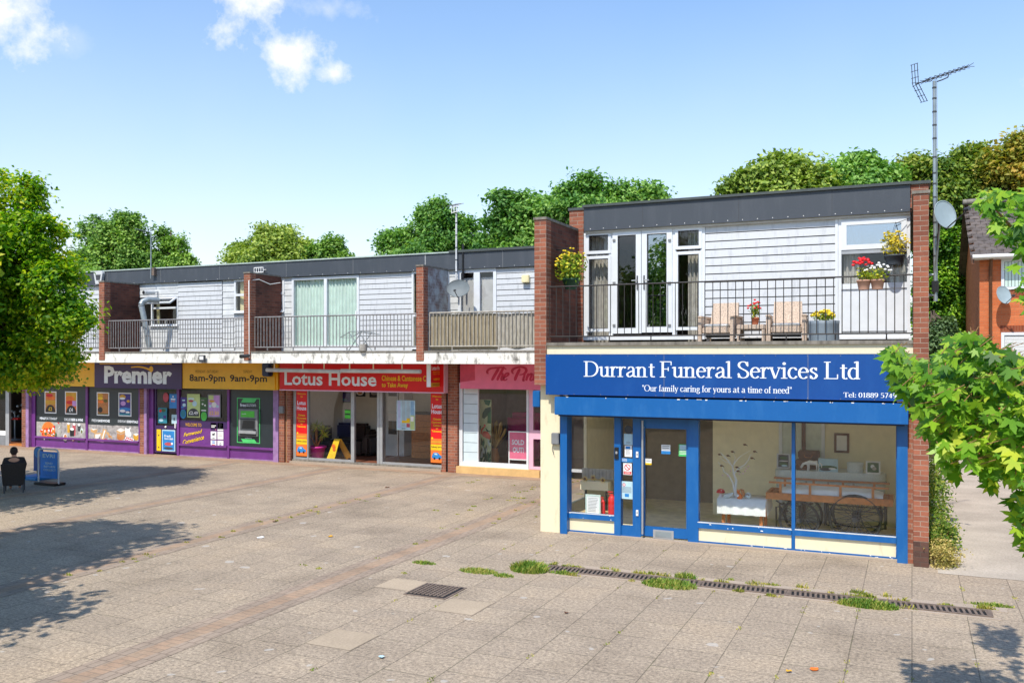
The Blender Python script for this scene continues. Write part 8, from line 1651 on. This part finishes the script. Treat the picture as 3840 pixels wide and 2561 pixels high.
for (xa_, ya, n) in ((-11.0, 15, 26), (-7.3, 17.5, 16), (-7.3, 11.4, 6), (-10.9, 9.5, 10), (-8, 18.5, 22), (-6.8, 16.5, 14), (-10, 21, 10), (-7.9, 20.9, 12)):
    for k in range(n): V.append(blades(xa_ + random.gauss(0, .5 if abs(xa_) < 9 else .14), ya + random.gauss(0, 1.3), random.uniform(.03, .1), random.uniform(.02, .05), random.randint(10, 40), None, '', ry=.04))
for k in range(60): V.append(blades(round(random.uniform(-6, 1) / .6) * .6 + random.gauss(0, .01), random.uniform(6, 14), .03, .025, 10, None, '', ry=.08))
o = leaf_mesh('weeds', np.concatenate(V), 4, foliage('dry_weeds', [(.2, rgb(96, 128, 40)), (.5, rgb(156, 158, 66)), (.85, rgb(206, 182, 104))], .25, .7, 2.5), None); tag(o, 'thin grass and moss growing in the paving joints and along the drain', 'weeds', None, 'stuff')
def bush(label, x, y, blobs, lf, n, per, spread, leaf, name='weed_bush'):
    t = thing(name, label, 'bush', (x, y, 0), 'weed bushes beside the right brick pillar'); p, o = crown_points([(x + a, y + b, c, d, e, f) for a, b, c, d, e, f in blobs], n, per, spread, .2, .2); p[:, 2] = np.abs(p[:, 2]); leaf_mesh('foliage', leaf_quads(p, leaf, leaf * .5, .3, o * .5), 4, lf, t)
    mb = MB()
    for k in range(8): q = p[k * (len(p) // 9)]; mb.tube([(x + random.uniform(-.08, .08), y + random.uniform(-.2, .2), 0), tuple(q)], .005, M['stem'], 4, False)
    mb.build('stems', t)
bush('tall green weed bush against the side of the right brick pillar', .36, 17.4, [(0, 0, .7, .16, .6, .6), (.03, -1, .4, .18, .45, .4), (-.02, .9, 1.1, .16, .5, .6)], FO['weed'], 110, 30, .1, .07)
bush('middle green weed bush at the path edge beside the brick pillar', .38, 15.7, [(0, 0, .22, .2, .4, .26), (.1, .3, .24, .16, .35, .24)], FO['weed'], 70, 30, .08, .06)
bush('dry straw coloured weed bush at the foot of the right brick pillar', .4, 14.75, [(0, 0, .15, .25, .4, .2)], foliage('straw_leaves', [(.2, rgb(130, 130, 60)), (.6, rgb(186, 166, 96)), (.9, rgb(220, 200, 140))], .2, .8, 3), 60, 26, .08, .05)
def scrap(u, v, label, m, r, name='litter', curl=.02):
    x, y = G(u, v); mb = MB(); n = 7; V = [(x, y, .012)] + [(x + r * random.uniform(.6, 1.2) * math.cos(2 * math.pi * k / n), y + r * random.uniform(.6, 1.2) * math.sin(2 * math.pi * k / n), .006 + curl * random.random()) for k in range(n)]
    mb.idx(V, [(0, k + 1, (k + 1) % n + 1) for k in range(n)], m); mb.build(name, None, label, 'litter' if name == 'litter' else 'leaf')
scrap(978, 2016, 'crumpled white paper scrap on the paving beside a brick band', M['paper'], .07); scrap(1432, 2467, 'small pale blue wrapper on the paving near the camera', M['paleblue'], .035); scrap(3055, 2511, 'fallen orange leaf on the paving at the right front', M['orange'], .05, 'fallen_leaf'); scrap(1240, 2012, 'fallen yellow leaf on the paving in the middle', M['gold'], .05, 'fallen_leaf'); scrap(2958, 2520, 'tiny yellow leaf left of the fallen orange leaf', M['gold'], .03, 'fallen_leaf')
for (u, v, l, r) in ((1029, 1957, 'dark scrap of litter in the middle of the square left of the brick band', .05), (2122, 2300, 'dark speck of dirt on the paving below the drain', .03), (1452, 1828, 'dark crumpled scrap near the take-away step', .06)): scrap(u, v, l, M['wood_dark'], r)
